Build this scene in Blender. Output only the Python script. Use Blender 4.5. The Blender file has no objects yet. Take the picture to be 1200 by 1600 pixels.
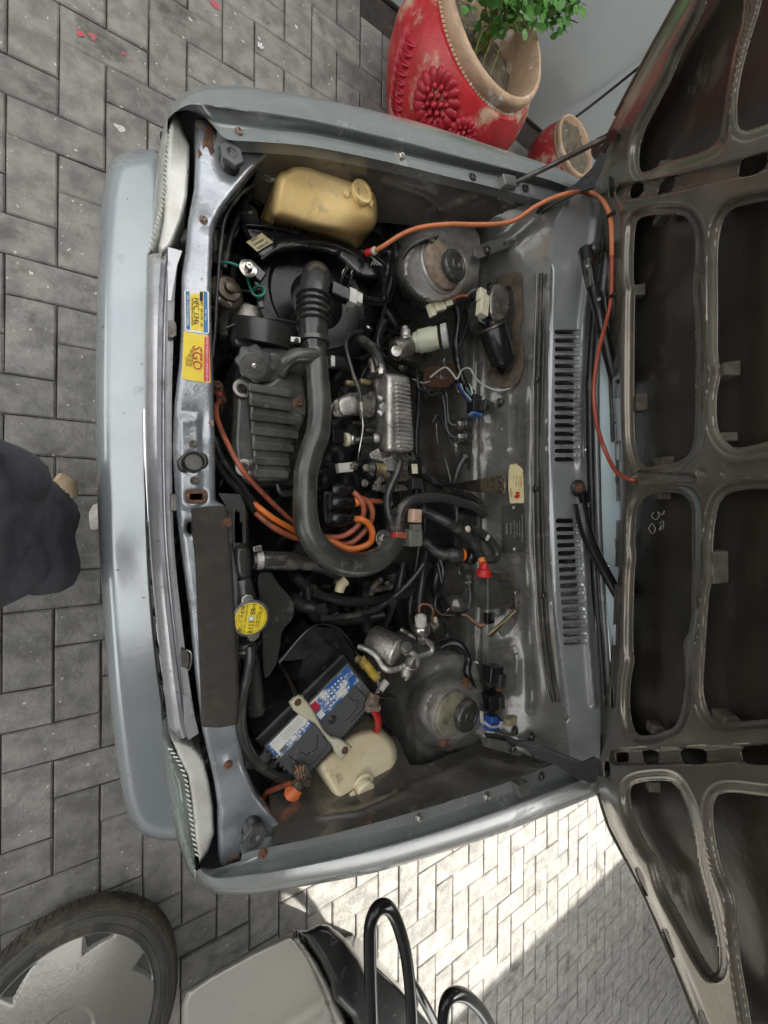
import bpy, bmesh, math, random
import numpy as np
from mathutils import Vector, Matrix
random.seed(7); np.random.seed(7)
PI = math.pi
sc = bpy.context.scene
COL = sc.collection
# ---------------------------------------------------------------- camera
F = 590.0; CH = 1.50; PHI = math.atan(369/590)
SP, CP = math.sin(PHI), math.cos(PHI)
cam = bpy.data.cameras.new('camera'); cam_o = bpy.data.objects.new('camera', cam); COL.objects.link(cam_o)
cam.sensor_fit = 'VERTICAL'; cam.sensor_height = 24; cam.lens = F/1600*24
cam.clip_start = 0.02; cam.clip_end = 400
cam_o.matrix_world = Matrix(((CP, 0, -SP, 0), (0, 1, 0, 0), (SP, 0, CP, CH), (0, 0, 0, 1)))
sc.camera = cam_o
# ---------------------------------------------------------------- world, sun, exposure
SUN_EL = math.radians(60); SUN_AZ = 0.0      # the sun stands behind the car, along +X
sdir = Vector((math.cos(SUN_AZ)*math.cos(SUN_EL), math.sin(SUN_AZ)*math.cos(SUN_EL), math.sin(SUN_EL)))
w = bpy.data.worlds.new('World'); sc.world = w; w.use_nodes = True
nt = w.node_tree; nt.nodes.clear()
sky = nt.nodes.new('ShaderNodeTexSky'); sky.sky_type = 'NISHITA'; sky.sun_disc = False
sky.sun_elevation = SUN_EL; sky.sun_rotation = math.radians(90)
sky.air_density = 1.0; sky.dust_density = 3.5; sky.ozone_density = 1.0
bgn = nt.nodes.new('ShaderNodeBackground'); bgn.inputs[1].default_value = 0.13
wo = nt.nodes.new('ShaderNodeOutputWorld')
hs_ = nt.nodes.new('ShaderNodeHueSaturation'); hs_.inputs['Saturation'].default_value = .16
nt.links.new(sky.outputs[0], hs_.inputs['Color']); tn = nt.nodes.new('ShaderNodeMix'); tn.data_type = 'RGBA'; tn.blend_type = 'MULTIPLY'; tn.inputs[0].default_value = 1; tn.inputs[7].default_value = (1, .975, .925, 1)
nt.links.new(hs_.outputs[0], tn.inputs[6]); nt.links.new(tn.outputs[2], bgn.inputs[0]); nt.links.new(bgn.outputs[0], wo.inputs[0])
sl = bpy.data.lights.new('sun', 'SUN'); sl.energy = 2.4; sl.angle = math.radians(0.9); sl.color = (1, .955, .87)
so = bpy.data.objects.new('sun', sl); COL.objects.link(so)
so.rotation_euler = sdir.to_track_quat('Z', 'Y').to_euler(); so.location = (0, 6, 9)
vs = sc.view_settings; sc.display_settings.display_device = 'sRGB'
vs.view_transform = 'Standard'; vs.look = 'None'; vs.exposure = 2.75; vs.gamma = 1; vs.use_curve_mapping = False
sc.cycles.max_bounces = 6; sc.cycles.diffuse_bounces = 3; sc.cycles.glossy_bounces = 3
sc.cycles.use_denoising = True

# ---------------------------------------------------------------- pixel -> point at a height
def P(px, py, z):
    u = (px-600)/F; v = (800-py)/F
    t = (CH-z)/(CP-u*SP)
    return Vector((t*(SP+u*CP), t*v, CH-t*(CP-u*SP)))
def PN(px, py, z):
    u = (px-600)/F; v = (800-py)/F
    t = (CH-z)/(CP-u*SP)
    return np.stack([t*(SP+u*CP), t*v, z+0*t], -1)
def MM(px, z):            # metres per pixel (across the view) at that pixel column and height
    return (CH-z)/(CP-(px-600)/F*SP)/F

# ---------------------------------------------------------------- materials
MATS = {}
def M(name, col, rough=.5, metal=0., col2=None, ns=25., bump=0., bs=300., dirt=None, da=.45, ds=9., coat=0., trans=0., spec=.5, sub=0., fleck=None, fa=.7, fs=150., aniso=None, ior=1.45, rv=.12):
    m = bpy.data.materials.new(name); m.use_nodes = True; t = m.node_tree; N = t.nodes; L = t.links
    b = N['Principled BSDF']
    geo = N.new('ShaderNodeNewGeometry')
    def noise(s, d=4, r=.6):
        n = N.new('ShaderNodeTexNoise'); n.inputs['Scale'].default_value = s; n.inputs['Detail'].default_value = d
        n.inputs['Roughness'].default_value = r; L.new(geo.outputs['Position'], n.inputs['Vector']); return n
    def ramp(src, a, c):
        r = N.new('ShaderNodeMapRange'); r.inputs['From Min'].default_value = a; r.inputs['From Max'].default_value = c
        r.interpolation_type = 'SMOOTHSTEP'; L.new(src, r.inputs['Value']); return r.outputs[0]
    def mix(f, a, c):
        x = N.new('ShaderNodeMix'); x.data_type = 'RGBA'; L.new(f, x.inputs[0])
        for k, s in ((6, a), (7, c)):
            if isinstance(s, tuple): x.inputs[k].default_value = (*s[:3], 1)
            else: L.new(s, x.inputs[k])
        return x.outputs[2]
    if col2 is None: col2 = tuple(c*.72 for c in col)
    c = mix(ramp(noise(ns).outputs[0], .33, .68), col, col2)
    rsock = None
    if dirt is not None:
        f = ramp(noise(ds, 7, .68).outputs[0], da, da+.13); c = mix(f, c, dirt); rsock = f
    if fleck is not None:
        f2 = ramp(noise(fs, 2, .5).outputs[0], fa, fa+.04); c = mix(f2, c, fleck)
    if name == 'paver':
        oi = N.new('ShaderNodeObjectInfo'); mr = N.new('ShaderNodeMapRange'); mr.inputs['To Min'].default_value = .84; mr.inputs['To Max'].default_value = 1.14
        L.new(oi.outputs['Random'], mr.inputs['Value']); h_ = N.new('ShaderNodeHueSaturation'); L.new(mr.outputs[0], h_.inputs['Value']); L.new(c, h_.inputs['Color']); c = h_.outputs[0]
    L.new(c, b.inputs['Base Color'])
    b.inputs['Metallic'].default_value = metal
    rr = N.new('ShaderNodeMapRange'); rr.inputs['To Min'].default_value = max(0, rough-rv); rr.inputs['To Max'].default_value = min(1, rough+rv)
    L.new(rsock if rsock is not None else noise(ns*1.7, 5, .7).outputs[0], rr.inputs['Value'])
    if rsock is not None: rr.inputs['To Max'].default_value = min(1, rough+.3)
    L.new(rr.outputs[0], b.inputs['Roughness'])
    b.inputs['Coat Weight'].default_value = coat; b.inputs['Coat Roughness'].default_value = .12
    b.inputs['Transmission Weight'].default_value = trans; b.inputs['IOR'].default_value = ior
    b.inputs['Specular IOR Level'].default_value = spec
    if sub:
        b.inputs['Subsurface Weight'].default_value = sub; b.inputs['Subsurface Radius'].default_value = (.008, .006, .003)
    if bump:
        bn = N.new('ShaderNodeBump'); bn.inputs['Strength'].default_value = 1; bn.inputs['Distance'].default_value = bump
        n1 = noise(bs, 5, .65); L.new(n1.outputs[0], bn.inputs['Height']); L.new(bn.outputs[0], b.inputs['Normal'])
    MATS[name] = m; return m

M('paint', (.235,.25,.247), .33, .25, (.185,.20,.198), 7, bump=.0008, bs=18, dirt=(.34,.345,.32), da=.565, ds=8, coat=.4, fleck=(.06,.05,.04), fa=.72, fs=90)
M('cowl_paint', (.35,.36,.365), .27, .35, (.29,.30,.305), 7, bump=.0006, bs=22, dirt=(.19,.19,.18), da=.60, ds=9, coat=.4, fleck=(.3,.3,.3), fa=.76, fs=110)
M('paint_header', (.42,.425,.44), .32, .45, (.33,.335,.35), 14, bump=.0008, bs=40, dirt=(.21,.19,.165), da=.59, ds=16, fleck=(.09,.08,.07), fa=.72, fs=120)
M('paint_bumper', (.29,.318,.33), .34, .4, (.25,.28,.295), 5, bump=.0005, bs=18, dirt=(.30,.31,.29), da=.60, ds=6, coat=.3, fleck=(.08,.08,.075), fa=.725, fs=60)
M('paint_side', (.20,.225,.235), .3, .35, (.17,.19,.20), 6, coat=.35, dirt=(.13,.13,.12), da=.6)
M('paint_worn', (.36,.385,.41), .36, .5, (.25,.265,.285), 13, bump=.0012, bs=45, dirt=(.14,.13,.125), da=.57, ds=11, fleck=(.07,.055,.045), fa=.70, fs=160)
M('paint_pitted', (.36,.39,.41), .42, .5, (.20,.21,.22), 22, bump=.0012, bs=150, dirt=(.12,.11,.10), da=.52, ds=26, fleck=(.05,.04,.035), fa=.60, fs=260)
M('bay_paint', (.19,.178,.158), .27, .45, (.11,.102,.09), 9, bump=.0016, bs=20, dirt=(.20,.165,.12), da=.54, ds=12, coat=.3, fleck=(.36,.34,.31), fa=.74, fs=170)
M('bay_light', (.20,.195,.18), .32, .3, (.125,.12,.11), 8, bump=.0014, bs=18, dirt=(.20,.175,.135), da=.54, ds=10, coat=.35, fleck=(.50,.48,.46), fa=.75, fs=150)
M('tower_grey', (.29,.283,.265), .29, .3, (.17,.165,.155), 9, bump=.0012, bs=20, dirt=(.20,.17,.13), da=.53, ds=11, coat=.35, fleck=(.5,.48,.45), fa=.74, fs=170)
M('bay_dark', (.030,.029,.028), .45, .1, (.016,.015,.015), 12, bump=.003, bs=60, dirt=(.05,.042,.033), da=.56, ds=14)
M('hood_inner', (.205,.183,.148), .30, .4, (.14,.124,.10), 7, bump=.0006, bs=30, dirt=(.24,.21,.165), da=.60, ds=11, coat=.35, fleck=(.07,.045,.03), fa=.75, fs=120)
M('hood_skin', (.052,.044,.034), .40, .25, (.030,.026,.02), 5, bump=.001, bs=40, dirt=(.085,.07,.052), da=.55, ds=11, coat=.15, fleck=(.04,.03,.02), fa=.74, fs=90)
M('plastic_deep', (.006,.006,.006), .34, 0, (.01,.01,.01), 20, spec=.35, bump=.0006, bs=200, dirt=(.03,.028,.025), da=.60, ds=18)
M('plastic_black', (.009,.009,.0095), .22, 0, (.015,.015,.015), 20, coat=.15, bump=.0006, bs=200, dirt=(.06,.055,.048), da=.60, ds=18)
M('plastic_dusty', (.034,.034,.032), .36, 0, (.03,.03,.028), 16, coat=.15, bump=.001, bs=120, dirt=(.11,.10,.088), da=.56, ds=14, fleck=(.3,.3,.28), fa=.77, fs=220)
M('plastic_cover', (.075,.074,.067), .27, 0, (.036,.035,.032), 18, coat=.25, bump=.0007, bs=140, dirt=(.11,.10,.082), da=.59, ds=22, fleck=(.3,.3,.28), fa=.77, fs=220)
M('rubber', (.022,.022,.022), .36, 0, (.034,.033,.031), 15, bump=.0008, bs=160, dirt=(.10,.092,.08), da=.56, ds=15)
M('rubber_grey', (.040,.040,.038), .28, 0, (.028,.028,.027), 12, coat=.2, bump=.0006, bs=90, dirt=(.12,.105,.085), da=.55, ds=11)
M('rubber_head', (.075,.078,.078), .4, 0, (.05,.052,.052), 15, dirt=(.12,.11,.10), da=.55, ds=15)
M('glue', (.10,.085,.065), .8, 0, (.06,.05,.04), 40, bump=.002, bs=120)
M('seal_brown', (.05,.044,.034), .55, 0, (.03,.027,.022), 30, dirt=(.14,.12,.085), da=.54, ds=22)
M('ring_cream', (.27,.25,.18), .6, .1, (.17,.155,.11), 30, dirt=(.10,.08,.055), da=.54, ds=30)
M('foam', (.042,.037,.031), .95, 0, (.055,.047,.038), 30, bump=.003, bs=380, dirt=(.075,.063,.05), da=.53, ds=16, fleck=(.35,.33,.3), fa=.80, fs=120)
M('alu', (.68,.66,.61), .34, .75, (.36,.35,.32), 18, bump=.0022, bs=180, dirt=(.22,.18,.13), da=.58, ds=20, fleck=(.8,.8,.78), fa=.74, fs=120)
M('alu_dull', (.34,.325,.29), .36, .75, (.18,.17,.15), 25, bump=.0015, bs=200, dirt=(.11,.08,.05), da=.52, ds=28)
M('steel', (.50,.49,.46), .32, .9, (.34,.32,.29), 40, dirt=(.20,.15,.10), da=.58, ds=50)
M('steel_dark', (.12,.115,.105), .4, .7, (.07,.065,.058), 40, dirt=(.12,.075,.045), da=.54, ds=40)
M('brass', (.42,.34,.18), .4, .6, (.28,.22,.12), 40)
M('rust', (.17,.085,.048), .85, .1, (.10,.052,.034), 60, bump=.003, bs=250, dirt=(.26,.15,.08), da=.55, ds=80)
M('rust_light', (.24,.19,.145), .8, .1, (.17,.12,.09), 50, bump=.0015, bs=250, dirt=(.15,.09,.055), da=.52, ds=50)
M('bronze_bracket', (.15,.12,.085), .5, .4, (.10,.08,.06), 30, dirt=(.07,.05,.035), da=.5, ds=30)
M('yellow_plastic', (.88,.68,.34), .40, 0, (.80,.56,.22), 9, bump=.0008, bs=60, dirt=(.58,.44,.22), da=.575, ds=13, sub=.25, fleck=(.2,.15,.08), fa=.77, fs=220)
M('cream_plastic', (.80,.72,.50), .42, 0, (.72,.62,.40), 9, bump=.0008, bs=60, dirt=(.34,.26,.16), da=.59, ds=14, sub=.25)
M('cream_connector', (.66,.62,.45), .45, 0, (.56,.51,.36), 40, dirt=(.3,.26,.18), da=.62, ds=50)
M('white_connector', (.62,.60,.54), .45, 0, (.5,.48,.42), 40, dirt=(.25,.22,.17), da=.6, ds=50)
M('pink_connector', (.62,.42,.31), .45, 0, (.52,.34,.25), 40)
M('green_grey', (.16,.175,.14), .5, 0, (.12,.13,.105), 40)
M('pale_green', (.36,.39,.31), .35, 0, (.44,.43,.30), 20, dirt=(.22,.2,.13), da=.58, ds=30, sub=.1)
M('grey_cap', (.42,.43,.40), .6, 0, (.33,.34,.31), 60, bump=.002, bs=500)
M('cable_orange', (.72,.19,.035), .45, 0, (.62,.15,.03), 30, dirt=(.3,.1,.04), da=.63, ds=30)
M('cable_salmon', (.42,.12,.06), .5, 0, (.33,.09,.05), 30, dirt=(.16,.07,.045), da=.53, ds=30)
M('hose_red', (.36,.07,.035), .35, 0, (.28,.055,.03), 20, dirt=(.2,.06,.04), da=.6, ds=30, coat=.2)
M('hose_orange', (.58,.20,.085), .38, 0, (.50,.15,.06), 20, dirt=(.34,.14,.07), da=.58, ds=30)
M('red_rubber', (.55,.02,.02), .42, 0, (.42,.02,.018), 40)
M('orange_tag', (.8,.20,.06), .5, 0, (.7,.16,.05), 40)
M('green_wire', (.03,.30,.22), .4)
M('blue_plastic', (.03,.09,.34), .4, 0, (.02,.06,.25), 30)
M('white_wire', (.5,.5,.48), .5)
M('copper_wire', (.30,.14,.08), .5)
M('yellow_part', (.45,.33,.05), .45)
M('sticker_yellow', (.78,.60,.03), .4, 0, (.72,.53,.03), 20, fleck=(.25,.18,.05), fa=.75, fs=120)
M('sticker_red', (.62,.03,.07), .4); M('sticker_blue', (.02,.16,.38), .4); M('sticker_white', (.75,.76,.72), .45, 0, (.66,.66,.61), 30)
M('sticker_cream', (.66,.58,.33), .5, 0, (.58,.50,.27), 30, dirt=(.38,.31,.17), da=.62, ds=40)
M('sticker_gold', (.40,.35,.20), .45, .2); M('plate_dark', (.085,.085,.08), .4, .6); M('ink', (.02,.018,.016), .6); M('ink_red', (.55,.03,.03), .5)
M('ink_pale', (.42,.40,.36), .5); M('ink_brown', (.25,.15,.05), .6)
M('battery_black', (.008,.008,.008), .3, 0, (.03,.03,.03), 14, dirt=(.06,.055,.05), da=.57, ds=16)
M('battery_top', (.085,.088,.09), .36, 0, (.085,.088,.09), 16, bump=.0012, bs=200, dirt=(.17,.16,.145), da=.56, ds=18)
M('label_worn', (.03,.12,.36), .4, 0, (.025,.10,.32), 20, dirt=(.62,.62,.58), da=.47, ds=24)
M('bracket_cream', (.58,.56,.42), .45, 0, (.50,.47,.33), 25, dirt=(.26,.20,.12), da=.62, ds=30)
M('lens', (.80,.82,.76), .10, 0, (.74,.76,.70), 12, trans=.75, coat=.5, bump=.0008, bs=60, dirt=(.45,.43,.35), da=.6, ds=10)
M('lens_bottom', (.66,.76,.71), .08, 0, (.58,.68,.64), 12, trans=.8, coat=.6, bump=.0008, bs=60)
M('lamp_housing', (.60,.60,.56), .35, .15, (.46,.45,.40), 14, bump=.0006, bs=60, dirt=(.38,.34,.26), da=.56, ds=13)
M('chrome', (.62,.63,.64), .16, 1, (.5,.5,.5), 30)
M('glass_sky_tint', (.62,.74,.78), .05, 0, (.58,.70,.74), 3, trans=.12, coat=.6, dirt=(.62,.66,.65), da=.56, ds=12)  # pale base colour stands in for sky mirrored in the windscreen
M('paver', (.212,.204,.186), .74, 0, (.125,.121,.112), 16, bump=.0055, bs=75, dirt=(.095,.091,.083), da=.55, ds=4.5, fleck=(.47,.45,.40), fa=.695, fs=60)
M('joint', (.035,.026,.021), .95, 0, (.016,.013,.012), 40, bump=.004, bs=150, dirt=(.12,.06,.05), da=.6, ds=6)
M('wall_paint', (.46,.50,.50), .7, 0, (.43,.47,.47), 3, bump=.0012, bs=25, dirt=(.38,.41,.41), da=.62, ds=2.2)
M('building_paint', (.50,.50,.48), .8, 0, (.45,.45,.43), 3)
M('terracotta', (.52,.36,.24), .85, 0, (.42,.29,.19), 12, bump=.003, bs=90, dirt=(.68,.64,.58), da=.535, ds=8, fleck=(.75,.72,.68), fa=.70, fs=30)
M('pot_red', (.42,.022,.028), .42, 0, (.33,.016,.02), 10, bump=.002, bs=60, dirt=(.46,.32,.22), da=.49, ds=6.5, fleck=(.6,.2,.15), fa=.76, fs=60)
M('pot_relief', (.36,.014,.03), .42, 0, (.30,.012,.02), 20, bump=.001, bs=120, fleck=(.5,.38,.28), fa=.73, fs=50)
M('soil', (.17,.145,.11), .95, 0, (.10,.085,.06), 30, bump=.012, bs=55, fleck=(.36,.32,.25), fa=.66, fs=60)
M('leaf', (.055,.17,.028), .38, 0, (.085,.23,.04), 40, coat=.15); M('stem', (.30,.33,.12), .6)
M('petal', (.68,.64,.66), .6); M('paper', (.62,.58,.54), .8, 0, (.5,.45,.40), 60, bump=.003, bs=80)
M('cloth', (.16,.15,.17), .92, 0, (.085,.08,.095), 10, bump=.0015, bs=700)
M('skin', (.42,.26,.18), .5, 0, (.38,.22,.15), 20, sub=.1); M('hair', (.02,.015,.012), .6)
M('sandal', (.55,.43,.28), .6)
M('tyre', (.035,.034,.032), .72, 0, (.05,.048,.044), 20, bump=.0015, bs=120, dirt=(.105,.09,.066), da=.54, ds=13)
M('tyre_mud', (.085,.07,.05), .9, 0, (.05,.043,.034), 14, bump=.003, bs=130, dirt=(.035,.032,.03), da=.5, ds=12)
M('hubcap', (.27,.262,.235), .38, .45, (.235,.23,.21), 7, bump=.0006, bs=70, dirt=(.17,.16,.14), da=.59, ds=14)
M('silver_plastic', (.37,.355,.305), .42, .3, (.34,.33,.30), 6, bump=.0005, bs=500, dirt=(.25,.24,.22), da=.62, ds=8)
M('tube_black', (.006,.0065,.007), .18, 0, (.01,.01,.01), 20, spec=.4, rv=.05)
M('stain_red', (.42,.06,.09), .85, 0, (.3,.1,.1), 30); M('stain_white', (.5,.49,.45), .9, 0, (.4,.39,.36), 80)

# ---------------------------------------------------------------- object helpers
def KS(c):
    c = V(c); q = c-Vector((0, 0, CH)); d = q.x*SP-q.z*CP
    return min(1.9, max(.8, d/F/.001))
def link(name, me, par=None, mat=None, loc=None, label=None, kind=None, cat=None, group=None):
    o = bpy.data.objects.new(name, me); COL.objects.link(o)
    if mat and me is not None: me.materials.append(MATS[mat])
    if par is not None:
        o.parent = par; o.matrix_parent_inverse = Matrix.Translation(-par_origin(par))
    if label: o['label'] = label
    if kind: o['kind'] = kind
    if cat: o['category'] = cat
    if group: o['group'] = group
    return o
ORG = {}
def par_origin(p): return ORG.get(p.name, Vector((0, 0, 0)))
def thing(name, loc, label, cat, group=None):
    o = bpy.data.objects.new(name, None); COL.objects.link(o); o.location = loc; o.empty_display_size = .1
    ORG[o.name] = Vector(loc); o['label'] = label; o['category'] = cat
    if group: o['group'] = group
    return o
def mobj(name, v, f, mat, par=None, smooth=True, ang=40, bev=0, **k):
    me = bpy.data.meshes.new(name)
    me.from_pydata([tuple(map(float, x)) for x in v] if not isinstance(v, np.ndarray) else v.tolist(), [], [list(map(int, q)) for q in f]); me.update()
    if smooth:
        me.shade_smooth()
        if ang: me.set_sharp_from_angle(angle=math.radians(ang))
    o = link(name, me, par, mat, **k)
    if bev:
        b = o.modifiers.new('b', 'BEVEL'); b.width = bev; b.segments = 2; b.limit_method = 'ANGLE'; b.angle_limit = math.radians(35); b.harden_normals = True
    return o
def V(p):
    if isinstance(p, Vector): return p
    return P(*p)
def catmull(pts, n=8, closed=False):
    pts = [Vector(p) for p in pts]; out = []
    m = len(pts); rng = range(m if closed else m-1)
    for i in rng:
        if closed: a, b, c, d = pts[(i-1) % m], pts[i], pts[(i+1) % m], pts[(i+2) % m]
        else: a, b, c, d = pts[max(i-1, 0)], pts[i], pts[i+1], pts[min(i+2, m-1)]
        for k in range(n):
            t = k/n; out.append(.5*((2*b)+(c-a)*t+(2*a-5*b+4*c-d)*t*t+(3*b-a-3*c+d)*t**3))
    if not closed: out.append(pts[-1].copy())
    return out
def tube(name, pts, r, mat, par=None, seg=10, n=7, corr=0., pitch=.01, caps=True, smooth=True, **k):
    """swept round tube; r in metres (a number or one per point)"""
    W = [V(p) for p in pts]
    rr = r if isinstance(r, (list, tuple)) else [r]*len(W)
    W = catmull([Vector((*p, )) for p in W], n); R = np.interp(np.linspace(0, len(rr)-1, len(W)), range(len(rr)), rr)*(KS(W[len(W)//2])*.92 if (max(rr) < .0125 and par is CAR_REF[0] and par) else 1)
    if corr:                                     # resample finely and ripple the radius
        A = np.array(W); d = np.r_[0, np.cumsum(np.linalg.norm(np.diff(A, axis=0), axis=1))]
        m = max(8, int(d[-1]/pitch*5)); s = np.linspace(0, d[-1], m)
        W = [Vector([np.interp(x, d, A[:, c]) for c in range(3)]) for x in s]
        R = np.interp(s, d, R)*(1+corr*np.sin(2*PI*s/pitch))
    vs_, fs_ = [], []
    T = (W[1]-W[0]).normalized(); U = T.orthogonal().normalized()
    for i, p in enumerate(W):
        t = (W[min(i+1, len(W)-1)]-W[max(i-1, 0)])
        t = t.normalized() if t.length > 1e-9 else T
        U = (U-t*U.dot(t)); U = U.normalized() if U.length > 1e-6 else t.orthogonal().normalized()
        B = t.cross(U); T = t
        for j in range(seg):
            a = 2*PI*j/seg; vs_.append(p+(U*math.cos(a)+B*math.sin(a))*float(R[i]))
    for i in range(len(W)-1):
        for j in range(seg):
            a, b = i*seg+j, i*seg+(j+1) % seg; fs_.append((a, b, b+seg, a+seg))
    if caps:
        fs_.append(tuple(range(seg))[::-1]); fs_.append(tuple((len(W)-1)*seg+j for j in range(seg)))
    return mobj(name, vs_, fs_, mat, par, smooth, 50, **k)
def frame(axis, ref=None):
    a = Vector(axis).normalized(); u = (Vector(ref)-a*Vector(ref).dot(a)).normalized() if ref is not None else a.orthogonal().normalized()
    return u, a.cross(u), a
def lathe(name, base, axis, prof, mat, par=None, seg=32, rad=None, ref=None, ang=40, open_=False, **k):
    """prof: (distance along the axis, radius)"""
    base = V(base); u, v, a = frame(axis, ref); vs_, fs_ = [], []
    for (h, r) in prof:
        for j in range(seg):
            t = 2*PI*j/seg; q = r*(rad(t) if rad else 1)
            vs_.append(base+a*h+(u*math.cos(t)+v*math.sin(t))*q)
    for i in range(len(prof)-1):
        for j in range(seg):
            x, y = i*seg+j, i*seg+(j+1) % seg; fs_.append((x, y, y+seg, x+seg))
    if not open_:
        fs_.append(tuple(range(seg))[::-1]); fs_.append(tuple((len(prof)-1)*seg+j for j in range(seg)))
    return mobj(name, vs_, fs_, mat, par, True, ang, **k)
def capsule(x0, x1, y0, y1, r, n=5):
    a = math.atan2(y1-y0, x1-x0); o = []
    for (cx, cy, s) in ((x1, y1, -PI/2), (x0, y0, PI/2)):
        o += [(cx+r*math.cos(a+s+PI*i/n), cy+r*math.sin(a+s+PI*i/n)) for i in range(n+1)]
    return o
def cut(poly, r=2.5):
    o = []; n = len(poly)
    for i in range(n):
        p = Vector(poly[i]); a = (Vector(poly[i-1])-p).normalized(); b = (Vector(poly[(i+1) % n])-p).normalized()
        o += [tuple(p+a*r), tuple(p+(a+b)*r*.3), tuple(p+b*r)]
    return o
def rnd(poly, it=2):
    """round the corners of a polygon (Chaikin)"""
    for _ in range(it):
        q = []
        for i in range(len(poly)):
            a, b = poly[i], poly[(i+1) % len(poly)]
            q.append(tuple(a[k]*.78+b[k]*.22 for k in range(len(a)))); q.append(tuple(a[k]*.22+b[k]*.78 for k in range(len(a))))
        poly = q
    return poly
def prism(name, top, down, mat, par=None, bev=.0015, **k):
    """closed prism: top = world points, swept by the vector down"""
    n = len(top); down = Vector(down)
    v = [Vector(p) for p in top]+[Vector(p)+down for p in top]
    f = [tuple(range(n)), tuple(range(2*n-1, n-1, -1))]+[(i, i+n, (i+1) % n+n, (i+1) % n) for i in range(n)]
    o = mobj(name, v, f, mat, par, True, 35, bev, **k)
    return o
def slab(name, poly, z1, th, mat, par=None, bev=.0015, rd=0, **k):
    if rd: poly = rnd(poly, rd)
    return prism(name, [P(a[0], a[1], z1) for a in poly], (0, 0, -th), mat, par, bev, **k)
def box(name, c, size, mat, par=None, rot=0, tilt=(0, 0), bev=.0015, raw=False, **k):
    """box centred on c (pixel, pixel, height); size in metres; rot about the vertical, in degrees"""
    c = V(c); kz = min(1.12, KS(c)*.92) if not raw else 1; size = [s*kz for s in size]; R = Matrix.Rotation(math.radians(rot), 3, 'Z') @ Matrix.Rotation(math.radians(tilt[0]), 3, 'X') @ Matrix.Rotation(math.radians(tilt[1]), 3, 'Y')
    v = [c+R @ Vector((x*size[0]/2, y*size[1]/2, z*size[2]/2)) for x in (-1, 1) for y in (-1, 1) for z in (-1, 1)]
    f = [(0, 1, 3, 2), (4, 6, 7, 5), (0, 4, 5, 1), (2, 3, 7, 6), (0, 2, 6, 4), (1, 5, 7, 3)]
    return mobj(name, v, f, mat, par, True, 35, bev, **k)
def cyl(name, a, b, r, mat, par=None, seg=20, bevel=.12, **k):
    a, b = V(a), V(b); L = (b-a).length; r = r*KS(a)*.95; e = min(r*bevel*1.4, L*.2)
    return lathe(name, a, b-a, [(0, r*(1-bevel)), (e, r), (L-e, r), (L, r*(1-bevel))], mat, par, seg, **k)
HEXB = {}
CAR_REF = [None]
def bolt(px, py, z, r=.006, mat='steel', par=None, washer=None, h=.6, name='bolt', axis=(0, 0, 1), seg=6):
    c = V((px, py, z)); r = r*KS(c)*.95; u, v, a = frame(axis, (1, random.uniform(-.5, .5), .01))
    vs_, fs_ = [], []
    def ring(r_, h_, s): 
        i0 = len(vs_)
        for j in range(s):
            t = 2*PI*j/s; vs_.append(c+a*h_+(u*math.cos(t)+v*math.sin(t))*r_)
        return list(range(i0, i0+s))
    def join(A, B):
        s = len(A)
        for j in range(s): fs_.append((A[j], A[(j+1) % s], B[(j+1) % s], B[j]))
    A = ring(r*1.3, -.001, 16); B = ring(r*1.22, r*.16, 16); join(A, B); fs_.append(tuple(B))
    C = ring(r*.98, r*.16, seg); D = ring(r*.94, r*(h+.15), seg); E = ring(r*.78, r*(h+.32), seg); G_ = ring(r*.42, r*(h+.30), seg); J_ = ring(r*.34, r*(h+.02), seg); join(C, D); join(D, E); join(E, G_); join(G_, J_); fs_.append(tuple(J_))
    o = mobj(name, vs_, fs_, mat, par, False)
    if washer:
        lathe('washer', c-a*.002, a, [(0, r*2.0), (.002, r*2.0), (.0026, r*1.85)], 'steel', o if par is not None and par.parent is None else par, 24)
    return o
# ---------------------------------------------------------------- polygon distance and sheets
def sdf(X, Y, poly):
    """signed distance to a polygon, positive inside (pixels)"""
    p = np.array([(a[0], a[1]) for a in poly], float); q = np.roll(p, -1, 0)
    best = np.full(X.shape, 1e9); ins = np.zeros(X.shape, bool)
    for (x0, y0), (x1, y1) in zip(p, q):
        dx, dy = x1-x0, y1-y0; L = dx*dx+dy*dy+1e-12
        t = np.clip(((X-x0)*dx+(Y-y0)*dy)/L, 0, 1)
        best = np.minimum(best, (X-x0-t*dx)**2+(Y-y0-t*dy)**2)
        c = ((y0 > Y) != (y1 > Y))
        ins ^= c & (X < dx*(Y-y0)/(dy if abs(dy) > 1e-12 else 1e-12)+x0)
    d = np.sqrt(best); return np.where(ins, d, -d)
def segd(X, Y, line):
    b = np.full(np.shape(X), 1e9)
    for (x0, y0), (x1, y1) in zip(line[:-1], line[1:]):
        dx, dy = x1-x0, y1-y0; t = np.clip(((X-x0)*dx+(Y-y0)*dy)/(dx*dx+dy*dy+1e-9), 0, 1)
        b = np.minimum(b, np.hypot(X-x0-t*dx, Y-y0-t*dy))
    return b
def ss(x, a, b):
    t = np.clip((x-a)/(b-a), 0, 1); return t*t*(3-2*t)
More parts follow.
